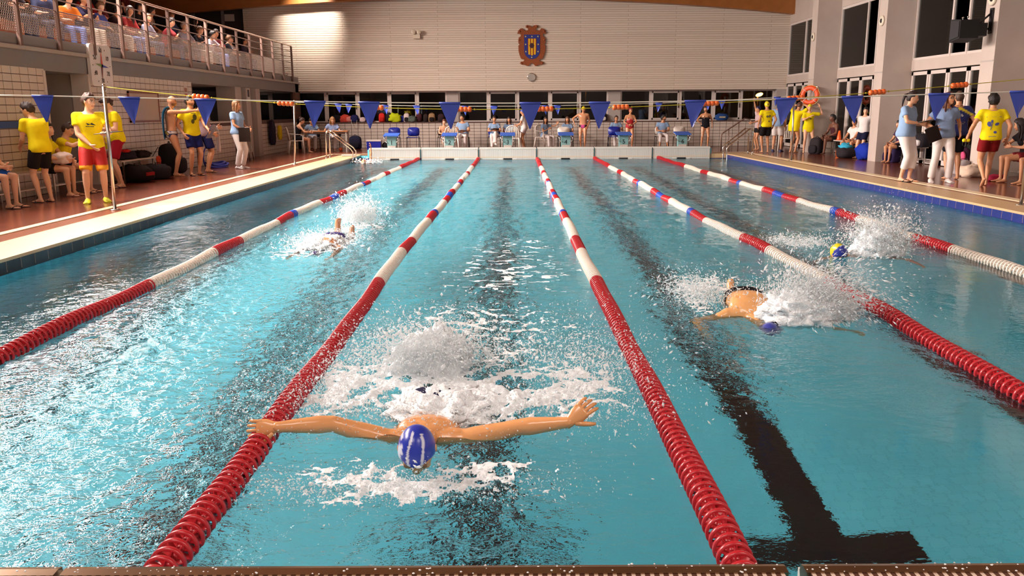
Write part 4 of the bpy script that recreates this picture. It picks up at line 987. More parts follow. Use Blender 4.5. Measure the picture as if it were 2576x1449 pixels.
person('t_beard', 'bearded man in light blue polo seated between blocks 5 and 6', (4.80, 29.30, ZD), 180, 1.58, pose=TS(head=(60, 0, 0), fr=(.16, .40, .08), fl=(-.16, .40, .08)), skin='tan', top=('polo', LBLUE), bottom=('capri', WHITE), hair=('short', (36, 28, 26)), beard=(60, 46, 40))
person('s_black', 'swimmer in black swimsuit standing hand on hip at right end of the far tiled wall', (6.24, 28.6, ZD), 178, 1.54, 'f', dict(head=(-30, -6, 0), hr=(.17, .02, 1.0), er=(1, .1, .1), hl=(-.26, .10, .96), fr=(.14, 0, .08), fl=(-.12, 0, .08)), skin='tan', top=('suit', (24, 22, 30)), hair=('bun', (44, 30, 26)), wet=True)
# --- right deck
def paint_yc(l):
    c = np.tile(np.array(srgb(226, 206, 40)), (len(l), 1)); c[(l[:, 1] < -.04) & (np.hypot(l[:, 0], l[:, 2]-.02) < .028)] = srgb(110, 100, 50); return c
person('r_cap', 'person in yellow cap, yellow t-shirt and black shorts, back turned', (7.48, 25.30, ZD), 6, 1.67, pose=dict(hr=(.27, .04, .92), hl=(-.27, .04, .92)), skin='tan', top=('tee', YEL), bottom=('shorts', (24, 20, 24)), hair=('cap', (226, 206, 40)), bottom_len=.8, cap_paint=paint_yc)
decal('r_cap', 'tshirt', [blob(-.03, 1.22, .045, .04), blob(.05, 1.23, .035, .045), blob(.035, 1.06, .03, .03), quad(-.07, 1.34, .09, 1.35, .012)], cloth(110, 100, 60), -1)
person('r_arm', 'person in navy cap and pale top waving one arm up beyond the yellow-capped person', (7.72, 27.0, ZD), 100, 1.52, pose=dict(hr=(.18, .16, 1.95), er=(.6, -.2, .4), head=(0, 0, 0), hl=(-.30, .40, 1.1)), skin='tan', top=('tee', (196, 170, 172)), bottom=('shorts', DK), hair=('cap', (30, 36, 80)))
person('r_shorts', 'person in light blue polo and white shorts behind a pennant near the farthest column', (8.06, 25.95, ZD), -30, 1.70, pose=dict(fr=(.13, .02, .08), fl=(-.13, .0, .08), hl=(-.2, .25, 1.05)), skin='tan', top=('polo', LBLUE), bottom=('shorts', WHITE), hair=('short', (60, 40, 34)), shoes=('shoe', (60, 70, 110)), bottom_len=.85, bulk=1.1)
person('r_long', 'bare-legged person in long yellow t-shirt, both hands at the head', (8.34, 25.15, ZD), -60, 1.66, 'm', dict(lean=(16, 6, 10), head=(0, -30, 0), hr=(.16, .22, 1.62), er=(1, .5, .5), hl=(-.12, .24, 1.62), el=(-1, .5, .5)), skin='tan', top=('tee', YEL), hair=('short', (92, 58, 44)), hem=-.20, sleeves=.75, bulk=1.1)
person('r_chest', 'bare-legged person in yellow cap and t-shirt with one hand on chest', (8.70, 24.85, ZD), 172, 1.58, 'f', dict(head=(-14, -14, 0), hr=(.02, .22, 1.28), er=(1, -.1, -.7), hl=(-.36, -.05, 1.60), el=(-.5, .1, -1), fr=(.12, .02, .08), fl=(-.22, 0, .08)), skin='fair', top=('tee', YEL), hair=('cap', (226, 206, 40)), hem=-.19, sleeves=.7)
decal('r_chest', 'tshirt', [blob(-.03, 1.21, .035, .03)], cloth(120, 110, 40), 1)
person('r_tank', 'dark-haired person in dark tank top seated on the bench with the cone', (9.30, 24.2, ZD), 100, 1.60, pose=sit(lean=(14, 0, 0)), skin='brown', top=('tank', (70, 34, 40)), bottom=('shorts', DK), hair=('short', DK))
person('r_pair_a', 'nearer of two seated children in white t-shirts beside the right bench with cone', (9.22, 22.45, ZD), 108, 1.45, pose=sit(lean=(8, 0, 0), head=(40, 0, 0)), skin='tan', top=('tee', WHITE), bottom=('shorts', NAVY), hair=('short', DK))
person('r_pair_b', 'farther of two seated children in white t-shirts, face just showing over the first', (9.34, 22.05, ZD), 112, 1.50, pose=sit(lean=(2, 0, 0), head=(30, 0, 0)), skin='tan', top=('tee', WHITE), bottom=('shorts', NAVY), hair=('short', (50, 36, 30)))
person('r_white', 'child in white t-shirt and navy shorts leaning on the middle right column', (9.18, 21.70, ZD), 128, 1.45, pose=dict(lean=(-5, 0, 0), head=(30, 0, 0), hr=(.16, -.12, .95), hl=(-.16, -.12, .95), fr=(.09, .10, .08), fl=(-.09, .12, .08)), skin='fair', top=('tee', WHITE), bottom=('shorts', (20, 22, 50)), hair=('short', DK), bottom_len=.7, shoes=('flop', (60, 50, 50)))
person('r_polo_a', 'woman in light blue polo and white capri trousers reading a board on the right poolside', (6.82, 13.98, ZD), -142, 1.74, 'f', dict(head=(26, -14, 0), fr=(.06, .0, .08), fl=(-.02, .12, .08), hr=(.08, .30, 1.12), er=(1, -.5, -.2), hl=(-.18, .26, 1.08), cr=.9), skin='fair', top=('polo', LBLUE), bottom=('capri', WHITE), hair=('pony', (42, 28, 28)), shoes=('flop', (30, 24, 26)), bulk=1.14)
person('r_polo_b', 'woman with long auburn hair, light blue polo and long white trousers on the right poolside', (7.42, 13.72, ZD), 168, 1.70, 'f', dict(head=(34, 2, 0), fr=(.17, .02, .08), fl=(-.14, .04, .08), hr=(.24, .20, 1.06), er=(.8, -.8, -.2), hl=(-.27, .06, .96), cr=.9), skin='tan', top=('polo', (130, 152, 190)), bottom=('pants', WHITE), hair=('long', (84, 44, 34)), shoes=('shoe', (228, 216, 212)), bulk=1.12, glasses=True)
def paint_blue_yoke(o):
    me = o.data; n = len(me.vertices); co = np.empty(n*3); me.vertices.foreach_get('co', co); co = co.reshape(-1, 3)
    c = np.tile(np.array(srgb(26, 40, 112)), (n, 1)); z = co[:, 2]; t = z-(1.36-np.abs(co[:, 0])*.55); c[(t > 0) & (t < .055)] = srgb(226, 206, 40); set_tint(me, c)
person('r_blue', 'crop-haired person in blue shirt with yellow yoke behind the auburn woman', (7.98, 14.35, ZD), -8, 1.74, pose=dict(hr=(.28, .04, .92), hl=(-.28, .04, .92)), skin='tan', top=('tee', M['suit_print'], paint_blue_yoke), bottom=('shorts', (20, 20, 30)), hair=('crop', (84, 62, 50)), bottom_len=.85, bulk=1.1)
decal('r_blue', 'tshirt', [quad(-.05, 1.29, -.05, 1.24, .018), quad(-.05, 1.24, -.02, 1.24, .018), quad(-.02, 1.29, -.02, 1.24, .018), quad(.02, 1.29, .02, 1.25, .018), quad(.02, 1.24, .05, 1.26, .018)], plast(214, 210, 206), -1, 'lettering')
decal('r_blue', 'tshirt', [quad(-.10, 1.13, .10, 1.13, .012), quad(-.08, 1.10, .08, 1.10, .012)], plast(150, 140, 120), -1, 'lettering')
person('r_walk', 'barefoot person in yellow t-shirt and dark red shorts walking away with goggles', (7.82, 12.85, ZD), -14, 1.66, pose=dict(lean=(5, 0, 0), head=(-4, -4, 0), fr=(.04, .14, .08), fl=(-.10, -.22, .17), fpl=-40, hl=(-.36, .10, .96), hr=(.30, .02, .90), fyl=0, cl=.9), skin='tan', top=('tee', YEL), bottom=('shorts', (122, 18, 20)), hair=('curly', (30, 22, 20)), bottom_len=.6)
decal('r_walk', 'tshirt', [quad(-.13, 1.30, .12, 1.305, .010), blob(-.075, 1.17, .035, .05, .3), blob(-.035, 1.22, .02, .03), blob(.055, 1.17, .04, .028, .4), blob(.03, 1.02, .03, .025), quad(-.08, .94, .05, .945, .008), quad(-.05, 1.06, -.02, 1.20, .01)], cloth(86, 92, 150), -1)
person('r_seat_black', 'dark-haired person in black t-shirt seated on the right bench behind the walking person', (8.95, 13.60, ZD), 82, 1.60, 'f', sit(lean=(24, 0, 0), head=(-30, -20, 0), hr=(.06, .42, .84), hl=(-.10, .34, .74)), skin='tan', top=('tee', (26, 20, 24)), bottom=('shorts', (110, 24, 30)), hair=('long', (34, 22, 24)))
person('r_seat_edge', 'person in pale top and navy shorts seated at the right end of the poolside bench', (8.98, 13.02, ZD), 84, 1.56, pose=sit(lean=(20, 0, 0), hr=(.06, .34, .98)), skin='tan', top=('tee', (196, 176, 186)), bottom=('shorts', (26, 34, 84)), hair=('short', (60, 40, 36)))
person('r_kid', 'child in dark top seated behind the woman reading a board', (9.35, 19.75, ZD), 96, 1.42, pose=sit(lean=(10, 0, 0)), skin='tan', top=('tee', (60, 40, 70)), bottom=('shorts', DK), hair=('short', DK))
# --- swimmers in the water (each frame: forward = swimming direction)
def paint_flycap(l):
    c = np.tile(np.array(srgb(40, 58, 170)), (len(l), 1)); x, y, z = l.T
    w1 = np.abs(x-.018-.010*np.sin(y*26)) < .0055; w2 = np.abs(x+.034+.006*np.sin(y*30+1)) < .005
    c[w1 & (y > -.06)] = srgb(214, 216, 232); c[w2 & (y > -.05)] = srgb(214, 216, 232); c[(x > .052) & (perlin(y*22+3, z*22) > -.05)] = srgb(214, 216, 232)
    return c
person('fly', 'butterfly swimmer in blue and white cap with both arms stretched wide', (-1.20, 1.20, 0), 180, 1.72, pose=dict(pel=(0, -.66, -.085), lean=(73, 0, 0), ptilt=97, headpos=(0, .20, .085), head=(0, -58, 0), hr=(.70, -.08, .085), er=(0, -.1, 1), hl=(-.70, -.05, .115), el=(0, -.1, 1), hnr=(0, -1, -.4), hnl=(0, -.7, -.5), hdr=(1, .0, -.05), hdl=(-.75, -.1, .66), cr=.3, cl=.35, fr=(.09, -1.42, -.22), fl=(-.09, -1.42, -.22), kr=(0, .1, -1), kl=(0, .1, -1), fpr=-80, fpl=-80, shrug=.02), skin=srgb(224, 160, 106), bottom=('briefs', (24, 26, 60)), hair=('cap', (40, 58, 170)), vox=.0085, wet=True, cap_paint=paint_flycap, bulk=1.04)
person('lane_two', 'butterfly swimmer half hidden in spray in the second lane from the left', (-2.98, 6.85, 0), 176, 1.66, pose=dict(pel=(0, -.72, -.02), lean=(96, 0, 0), ptilt=84, headpos=(0, .06, -.10), head=(0, -60, 0), hr=(.26, .50, -.13), hl=(-.26, .50, -.12), er=(1, 0, .3), el=(-1, 0, .3), fr=(.10, -1.26, .20), fl=(-.08, -1.30, .10), kr=(0, 0, -1), kl=(0, 0, -1), fpr=-60, fpl=-60), skin='tan', bottom=('briefs', (60, 50, 110)), hair=('cap', (70, 60, 120)), vox=.014, wet=True)
person('lane_four', 'butterfly swimmer under a burst of spray with tan back showing', (1.10, 3.50, 0), 172, 1.68, pose=dict(pel=(.10, -.70, -.01), lean=(109, 0, 0), ptilt=66, headpos=(0, .02, -.10), head=(0, -55, 0), hr=(.50, .02, -.24), hl=(-.72, .02, -.20), er=(1, .3, -.6), el=(-1, .3, -.6), fr=(.16, -1.22, .05), fl=(.02, -1.24, -.1), kr=(0, 0, -1), kl=(0, 0, -1), fpr=-70, fpl=-70), skin=srgb(224, 166, 110), bottom=('briefs', (26, 22, 28)), hair=('cap', (56, 62, 150)), vox=.0115, wet=True)
def paint_by(l):
    c = np.tile(np.array(srgb(48, 58, 150)), (len(l), 1)); c[l[:, 1] < -.028] = srgb(196, 186, 30); return c
person('lane_five', 'swimmer in blue and yellow cap rolling on the side, second lane from the right', (2.86, 6.35, 0), 150, 1.66, pose=dict(pel=(-.05, -.62, -.10), lean=(92, 0, 0), ptilt=88, headpos=(.16, .06, .03), head=(70, -40, 30), hr=(.34, .40, -.10), hl=(-.66, .10, -.12), er=(1, 0, .4), el=(-1, 0, .4), fr=(.1, -1.4, -.1), fl=(-.1, -1.4, -.12), kr=(0, 0, -1), kl=(0, 0, -1), fpr=-80, fpl=-80), skin='tan', bottom=('briefs', (150, 150, 40)), hair=('cap', (48, 58, 150)), vox=.0125, wet=True, cap_paint=paint_by)
person('lane_one', 'backstroke swimmer in orange-red cap with one arm straight up', (-5.32, 23.35, 0), 5, 1.70, pose=dict(pel=(0, .45, -.14), lean=(-80, 0, 0), ptilt=-86, headpos=(0, -.20, .03), head=(180, 60, 0), hr=(.22, .02, .53), er=(.3, -1, .2), hl=(-.3, .5, -.2), fr=(.1, 1.3, -.2), fl=(-.1, 1.3, -.2), fpr=40, fpl=40, hdr=(0, 0, 1)), skin='tan', bottom=('briefs', (30, 28, 40)), hair=('cap', (186, 66, 36)), wet=True)
# --- spectators on the balcony tiers
rs_ = random.Random(11)
TOPS = [(60, 52, 66), (40, 34, 44), (150, 40, 40), (70, 80, 150), (180, 170, 172), (206, 110, 40), (34, 30, 36), (120, 100, 92), (96, 40, 46), (150, 150, 160), (50, 60, 96)]
row1 = [(13.95, (44, 38, 46), 'm'), (15.05, (60, 66, 96), 'm'), (15.95, (206, 112, 38), 'm'), (16.65, (44, 40, 70), 'm'), (17.35, (70, 84, 160), 'f'), (18.15, (56, 36, 40), 'm'), (19.0, (140, 40, 40), 'f'), (19.9, (150, 150, 172), 'f'), (21.1, (124, 40, 44), 'f'), (22.55, (160, 160, 176), 'm'), (23.4, (36, 34, 46), 'f'), (24.45, (176, 168, 180), 'f'), (25.2, (120, 44, 52), 'm'), (26.0, (36, 34, 40), 'm'), (26.75, (190, 184, 188), 'm'), (27.6, (60, 48, 66), 'f')]
for k, (y, c, sx) in enumerate(row1):
    hairc = [(52, 36, 30), (120, 84, 56), (34, 26, 26), (170, 160, 156)][(k*7) % 3 if k != 9 else 3]
    person('b1_%d' % k, 'spectator in %s seated in the front balcony row' % ['charcoal top', 'slate blue top', 'orange top', 'indigo top next to the orange one', 'bright blue top', 'brown top', 'red top', 'pale lilac top', 'dark red top and beige trousers', 'pale grey top with white hair', 'black top beside the white-haired one', 'off-white top with dark hair', 'wine red top', 'black top left of the last white top', 'bright white top', 'mauve top at the far end'][k],
           (-10.22+rs_.uniform(-.05, .08), y, 2.83-.03), -95+rs_.uniform(-30, 30), rs_.uniform(1.56, 1.72), sx, sit(lean=(rs_.uniform(2, 26), 0, 0), head=(rs_.uniform(-35, 35), rs_.uniform(-16, 4), 0), hr=(.06, .36, rs_.uniform(.62, .9)), hl=(-.06, .36, rs_.uniform(.62, .9))), skin=rs_.choice(['fair', 'tan']), top=('tee', c), bottom=('pants', rs_.choice([(50, 50, 66), (96, 110, 160), (190, 176, 160), (40, 34, 36)])), hair=(rs_.choice(['short', 'bob', 'long']) if sx == 'f' else 'short', hairc), vox=.034, sleeves=.95, group='spectators in the front balcony row', fingers=False)
row2 = [(15.5, 0), (16.4, 6), (17.1, 3), (18.6, 2), (19.5, 8), (21.6, 6), (22.4, 7), (23.9, 10), (24.9, 0), (25.7, 6), (26.5, 1)]
for k, (y, c) in enumerate(row2):
    person('b2_%d' % k, 'spectator in the second balcony row, %s' % ['plum top, behind the slate blue one', 'charcoal top, behind the orange one', 'slate blue top, behind the bright blue one', 'red top, behind the brown one', 'wine red top, behind the red one', 'charcoal top, behind the dark red one', 'taupe top, behind the white-haired one', 'blue-grey top, behind the black one', 'plum top, behind the wine red one', 'charcoal top, behind the last black top', 'dark top, farthest along the row'][k], (-11.08, y, 3.25-.03), -95+rs_.uniform(-30, 30), rs_.uniform(1.56, 1.72), rs_.choice('mf'), sit(lean=(rs_.uniform(0, 20), 0, 0), head=(rs_.uniform(-35, 35), rs_.uniform(-16, 4), 0)), skin=rs_.choice(['fair', 'tan']), top=('tee', TOPS[c]), bottom=('pants', (44, 40, 50)), hair=(rs_.choice(['short', 'bob']), rs_.choice([(52, 36, 30), (120, 84, 56), (34, 26, 26)])), vox=.036, sleeves=.95, group='spectators in the second balcony row', fingers=False)
person('b_stand', 'spectator in dark red top and grey jacket standing at the back of the balcony', (-12.4, 23.9, 3.67), -90, 1.72, 'f', dict(), top=('tee', (84, 30, 34)), bottom=('pants', (34, 30, 34)), hair=('short', (60, 40, 34)), vox=.034, sleeves=.95, fingers=False)
run_batch()
for fn in LATE: fn()
# ------------------------------------------------------------------ furniture and fittings
def text_mesh(s, size, depth=0.002):
    cu = bpy.data.curves.new('t', 'FONT'); cu.body = s; cu.size = size; cu.extrude = depth; cu.align_x = 'CENTER'; cu.align_y = 'CENTER'; cu.resolution_u = 3
    o = bpy.data.objects.new('t', cu); COL.objects.link(o)
    me = bpy.data.meshes.new_from_object(o.evaluated_get(bpy.context.evaluated_depsgraph_get())); bpy.data.objects.remove(o); bpy.data.curves.remove(cu); return me
M['chrome'] = mat('chrome_tube', (0.72, 0.70, 0.67), 0.12, 1.0)
M['block_blue'] = mat('blue_block_top', srgb(44, 88, 178), 0.55, var=0.08, bump=0.3, bscale=120)
M['block_teal'] = mat('teal_grey_pedestal', srgb(112, 150, 150), 0.5, var=0.08)
for k, x in enumerate((-4.74, -2.85, -.95, .95, 2.84, 4.76)):
    t = thing('starting_block', 'blue-topped starting block %s' % ['by the cool box, numbered 1', 'in front of the man with the black board, numbered 2', 'beside the woman with crossed legs, numbered 3', 'with an empty white chair behind it, numbered 4', 'in front of the swimmer in red, numbered 5', 'with an empty white chair behind it, numbered 6, rightmost'][k], 'starting block', (x, 25.34, 0.34), 0, 'starting blocks')
    mb = MB(); mb.prism([(-.25, .405), (.25, .475), (.25, .505), (-.25, .435)], -.245, .245, axis='x'); mb.build('top_plate', M['block_blue'], t)
    mb = MB(); mb.prism([(-.14, 0), (.14, 0), (.155, .42), (-.155, .42)], -.10, .12, axis='y'); mb.build('pedestal', M['block_teal'], t)
    mb = MB(); mb.bx((-.13, -.115, 0), (.13, -.10, .10)); mb.build('base_plate', M['fascia_light'], t)
    me = text_mesh(str(k+1), .20); me.materials.append(M['black']); n_ = obj('number', me, t, (0, -.105, .19)); n_.rotation_euler = (R(90), 0, 0)
    for sg in (-1, 1):
        mb = MB(); mb.tube([(sg*.20, -.14, .40), (sg*.225, -.17, .34), (sg*.20, -.19, .25), (sg*.15, -.14, .21), (sg*.13, -.06, .21)], .016, 8); mb.build('hand_grip', M['chrome'], t)
# ---- chairs
def shell_chair(label, x, y, rz, col, leg=(26, 24, 26), cushion=None, group='stacking chairs by the far wall', z=ZD):
    t = thing('chair', label, 'chair', (x, y, z), R(rz), group); pm = plast(*col)
    mb = MB(); rs = []
    for i in range(6):
        v = -0.22+0.44*i/5; rs.append([(u, v, .435+.02*(u/.22)**2+.01*(v/.22)**2) for u in np.linspace(-.22, .22, 7)])
    vs_ = [p for r_ in rs for p in r_]; vs2 = [(a, b, c-.014) for a, b, c in vs_]
    fs = [(i*7+j, i*7+j+1, i*7+j+8, i*7+j+7) for i in range(5) for j in range(6)]
    mb.add(vs_, fs, 0, True); mb.add(vs2, [f[::-1] for f in fs], 0, True)
    ed = [i*7 for i in range(6)]+[35+j for j in range(1, 7)]+[i*7+6 for i in range(4, -1, -1)]+[j for j in range(5, 0, -1)]
    n = len(vs_); mb.f += [(ed[i], ed[(i+1) % len(ed)], ed[(i+1) % len(ed)]+n, ed[i]+n) for i in range(len(ed))]; mb.mi += [0]*len(ed); mb.sm += [False]*len(ed)
    mb.build('seat', pm if cushion is None else plast(*cushion), t)
    mb = MB(); n = 10
    out = [(.225*math.copysign(abs(math.cos(a))**.55, math.cos(a)), .64+.165*math.copysign(abs(math.sin(a))**.55, math.sin(a))) for a in np.linspace(0, 2*np.pi, 24, endpoint=False)]
    fr = [(u, -.205-.10*(w_-.48)+.05*(u/.22)**2-.03, w_) for u, w_ in out]; bk = [(a, b-.014, c) for a, b, c in fr]
    c1, c2 = (0, -.205-.016-.03, .64), (0, -.205-.030-.03, .64); vs_ = fr+bk+[c1, c2]; k = 24
    mb.add(vs_, [(i, (i+1) % k, 48) for i in range(k)]+[(k+(i+1) % k, k+i, 49) for i in range(k)]+[(i, k+i, k+(i+1) % k, (i+1) % k) for i in range(k)], 0, True); mb.build('backrest', pm, t)
    lm = plast(*leg)
    for sx in (-1, 1):
        for sy in (-1, 1):
            mb = MB(); mb.tube([(sx*.235, sy*.21, 0), (sx*.225, sy*.18, .43)], .0125, 6); mb.build('leg', lm, t)
        mb = MB(); mb.tube([(sx*.228, .19, .425), (sx*.228, -.19, .425)], .0125, 6); mb.tube([(sx*.20, -.18, .42), (sx*.18, -.235, .55), (sx*.17, -.245, .62)], .010, 6); mb.build('side_rail', lm, t)
    return t
def garden_chair(label, x, y, rz, z=ZD):
    t = thing('garden_chair', label, 'chair', (x, y, z), R(rz), 'white garden chairs'); pm = plast(232, 220, 208, .4)
    mb = MB(); mb.box((0, 0.0, .42), (.46, .46, .025)); mb.build('seat', pm, t)
    for sx in (-1, 1):
        mb = MB(); mb.tube([(sx*.25, .24, 0), (sx*.235, .22, .42), (sx*.245, .22, .62)], [.024, .028, .022], 6); mb.build('leg', pm, t)
        mb = MB(); mb.tube([(sx*.26, -.28, 0), (sx*.235, -.22, .42)], [.024, .028], 6); mb.build('leg', pm, t)
        mb = MB(); mb.tube([(sx*.25, .24, .62), (sx*.265, .0, .64), (sx*.24, -.24, .66)], .022, 6, flat=.5); mb.build('armrest', pm, t)
    pts = [(-.235, -.22, .40), (-.24, -.25, .62), (-.20, -.28, .78), (-.10, -.30, .85), (0, -.305, .87), (.10, -.30, .85), (.20, -.28, .78), (.24, -.25, .62), (.235, -.22, .40)]
    mb = MB(); mb.tube(pts, .022, 6); mb.build('back_frame', pm, t)
    for u in (-.15, -.09, -.03, .03, .09, .15):
        mb = MB(); mb.tube([(u, -.225, .43), (u, -.265, .65), (u*.92, -.292, .855-abs(u)*.28)], .012, 6, flat=1.6); mb.build('slat', pm, t)
    return t
BLUE_C, WHITE_C = (30, 42, 140), (226, 216, 206)
shell_chair('empty blue chair behind starting block 1', -5.22, 29.2, 180, BLUE_C)
shell_chair('empty blue chair standing alone between blocks 1 and 2', -4.50, 29.2, 180, BLUE_C)
shell_chair('white-seated black-legged chair under the seated man with the black board', -2.66, 29.45, 180, WHITE_C)
shell_chair('blue-seated chair under the woman with crossed legs', -1.48, 29.42, 182, BLUE_C)
shell_chair('chair under the curly dark-haired woman behind block 3', -.92, 29.68, 180, BLUE_C)
shell_chair('empty white shell chair with black seat beside block 4', 1.10, 28.62, 184, WHITE_C, cushion=(34, 26, 26))
shell_chair('chair under the brown curly-haired woman behind block 4', 1.26, 29.58, 180, WHITE_C)
shell_chair('blue chair behind block 5 in front of the woman with glasses', 2.94, 28.62, 178, BLUE_C)
shell_chair('blue chair the woman with glasses sits on', 3.08, 29.58, 186, BLUE_C)
shell_chair('white chair with black legs under the bearded man', 4.80, 29.42, 180, WHITE_C)
shell_chair('empty white chair behind starting block 6', 5.42, 28.9, 186, WHITE_C)
shell_chair('small dark chair under the bare-shouldered young person', -3.36, 29.55, 195, (60, 46, 44))
garden_chair('white slatted garden chair turned away behind block 2', -3.05, 28.5, 12)
garden_chair('white slatted garden chair turned away right of block 3', -.76, 28.45, -8)
garden_chair('white garden chair under the woman pointing right', .40, 29.40, -140)
garden_chair('white garden chair under the woman in black tank top', -8.26, 26.80, -70)
garden_chair('white garden chair in shadow by the far right column', 8.62, 26.6, 150)
shell_chair('dark chair under the dark-haired scorer', -8.0, 28.3, 188, (40, 44, 60), group='scorers\' chairs'); shell_chair('dark chair under the brown-haired scorer', -7.28, 28.45, 182, (40, 44, 60), group='scorers\' chairs')
t = thing('table', 'brown-topped scorers\' table with pale legs in the far left corner', 'table', (-7.36, 27.55, ZD), R(4))
mb = MB(); mb.box((0, 0, .72), (1.55, .70, .035)); mb.build('tabletop', mat('brown_laminate', srgb(170, 110, 66), .35, var=.15), t)
for sx in (-1, 1):
    for sy in (-1, 1): mb = MB(); mb.box((sx*.72, sy*.30, .352), (.045, .045, .704)); mb.build('leg', M['fascia_light'], t)
mb = MB(); mb.box((0, .30, .66), (1.40, .02, .09)); mb.build('apron', M['fascia_light'], t)
for k, (x, y, a) in enumerate(((-7.75, 27.5, 10), (-7.2, 27.6, -14), (-6.9, 27.5, 30))):
    mb = MB(); mb.box((0, 0, .004), (.21, .297, .008)); o = mb.build('paper_sheet', plast(230, 222, 214, .7)); o.location = (x, y, ZD+.7375); o.rotation_euler = (0, 0, R(a)); tag(o, 'white paper sheet on the scorers\' table, %s of three' % ('left', 'middle', 'right')[k], 'paper', 'papers on the scorers\' table')
mb = MB(); mb.ball((0, 0, .07), .07, 14, 10); o = mb.build('ball', plast(226, 96, 40)); o.location = (-6.95, 27.9, ZD); tag(o, 'small orange ball on the floor under the scorers\' table', 'ball')
# ---- stool by the pilasters
t = thing('stool', 'tall steel stool with pale round seat beside the left pilasters', 'stool', (-8.66, 22.6, ZD))
mb = MB(); mb.lathe([(.0, .0), (.16, .0), (.165, .03), (.0, .035)], 20, c=(0, 0, .66)); mb.build('seat', M['fascia_light'], t)
for a in range(4): mb = MB(); c_, s_ = math.cos(a*math.pi/2+.7), math.sin(a*math.pi/2+.7); mb.tube([(c_*.20, s_*.20, 0), (c_*.12, s_*.12, .66)], .013, 6); mb.build('leg', M['steel'], t)
mb = MB(); mb.tube([(.165*math.cos(a), .165*math.sin(a), .25) for a in np.linspace(0, 2*np.pi, 17)], .009, 6); mb.build('foot_ring', M['steel'], t)
# ---- benches
def bench(label, x, y0, y1, w_=.36, group='changing benches'):
    t = thing('bench', label, 'bench', (x, (y0+y1)/2, ZD), 0, group); L = y1-y0; sm = plast(196, 184, 174, .5)
    for i in range(4): mb = MB(); mb.box((-w_/2+w_*(i+.5)/4, 0, .435), (w_/4-.012, L, .028)); mb.build('slat', sm, t)
    n = max(2, int(L/1.1)+1)
    for i in range(n):
        y = -L/2+.12+(L-.24)*i/(n-1)
        for sx in (-1, 1): mb = MB(); mb.box((sx*(w_/2-.03), y, .211), (.035, .035, .42)); mb.build('leg', M['steel'], t)
        mb = MB(); mb.box((0, y, .14), (w_-.1, .03, .03)); mb.build('cross_bar', M['steel'], t)
    for i in range(2): mb = MB(); mb.box((-.07+.14*i, 0, .165), (.03, L-.1, .02)); mb.build('shelf_bar', M['steel'], t)
    return t
bench('long low bench under the blue rail on the left tiled wall', -8.74, 8.6, 13.0)
bench('short bench piled with clothes on the left wall past the doorway', -8.74, 14.35, 16.0)
bench('bench with an orange cone beside the two children in white', 9.38, 22.9, 25.1)
bench('bench behind the two women in light blue polos', 9.42, 18.7, 20.2)
bench('bench at the right edge behind the walking person', 9.15, 12.2, 14.3, .40)
bench('bench under the children by the middle right column', 9.50, 21.2, 22.8)
# ---- poles
def pole(label, x, y, h, lean=(0, 0)):
    t = thing('rope_pole', label, 'pole', (x, y, ZD-.008), 0, 'steel rope poles at the pool edge')
    mb = MB(); mb.tube([(0, 0, .02), (lean[0], lean[1], h)], .024, 12); mb.build('post', M['steel'], t)
    mb = MB(); mb.lathe([(.0, 0), (.075, 0), (.075, .012), (.035, .02), (.0, .02)], 20); mb.build('base_flange', M['steel'], t)
    mb = MB(); mb.ball((lean[0], lean[1], h), .027, 10, 6); mb.tube([(lean[0]+.03*math.cos(a), lean[1], h-.05+.03*math.sin(a)) for a in np.linspace(-1.2, 3.6, 9)], .007, 6); mb.build('rope_hook', M['chrome'], t)
    return t
pole('steel pole at the near left pool edge beside the lifeguard', -6.61, 9.78, 1.77, (.02, 0)); pole('steel pole at the far left pool edge by the scorers', -6.70, 20.46, 1.68, (.08, 0))
pole('steel pole at the far right pool edge among the yellow-shirted group', 6.98, 21.1, 1.78, (-.03, 0)); pole('steel pole cut by the right edge of the picture', 6.66, 9.8, 1.80)
# ---- pennant strings and float rope
def sag(pts, n=80):
    xs_ = [p[0] for p in pts]; X = np.linspace(xs_[0], xs_[-1], n); c = np.polyfit(xs_, [p[1] for p in pts], 4); return [(x, float(np.polyval(c, x))) for x in X], c
M['pennant'] = mat('blue_vinyl_pennant', srgb(62, 80, 176), .38, var=.08, scale=12)
def string(name, label, y, pts, flags, fw, fh, rad, anchor):
    line, c = sag(pts); t = thing(name, label, 'pennant string', (line[0][0], y, line[0][1])); x0, z0 = line[0]
    mb = MB(); mb.tube([(x-x0, 0, z-z0) for x, z in line], rad, 6); mb.build('cord', plast(232, 222, 205, .6), t)
    for i, fx in enumerate(flags):
        z = float(np.polyval(c, fx))-z0; sl = float(np.polyval(np.polyder(c), fx)); rr = random.Random(i+int(y)); sk = rr.uniform(-.22, .22)*fw; n = 6; mb = MB(); yaw = rr.uniform(-.16, .16)*0
        fr = []
        for a in range(n+1):
            v = a/n; wv = (1-v)*fw/2+.004; row = []
            for u in (-1, -.33, .33, 1): 
                xx = fx-x0+u*wv+sk*v; row.append((xx, .02*math.sin(v*3+i)*v*fh*4*u*.5+.012*math.sin(3*u+i)*v, z+sl*u*wv*(1-v)-v*fh))
            fr.append(row)
        vs_ = [p for r_ in fr for p in r_]; vs2 = [(p[0], p[1]+.003, p[2]) for p in vs_]; k = len(vs_)
        fs = [(a*4+b, a*4+b+1, a*4+b+5, a*4+b+4) for a in range(n) for b in range(3)]
        mb.add(vs_, fs, 0, True); mb.add(vs2, [f[::-1] for f in fs], 0, True)
        f = mb.build('pennant', M['pennant'], t)
        mb = MB(); mb.tube([(fx-x0-fw/2-.004, 0, z-sl*fw/2), (fx-x0+fw/2+.004, 0, z+sl*fw/2)], rad*1.9, 6); mb.build('hem', M['pennant'], f)
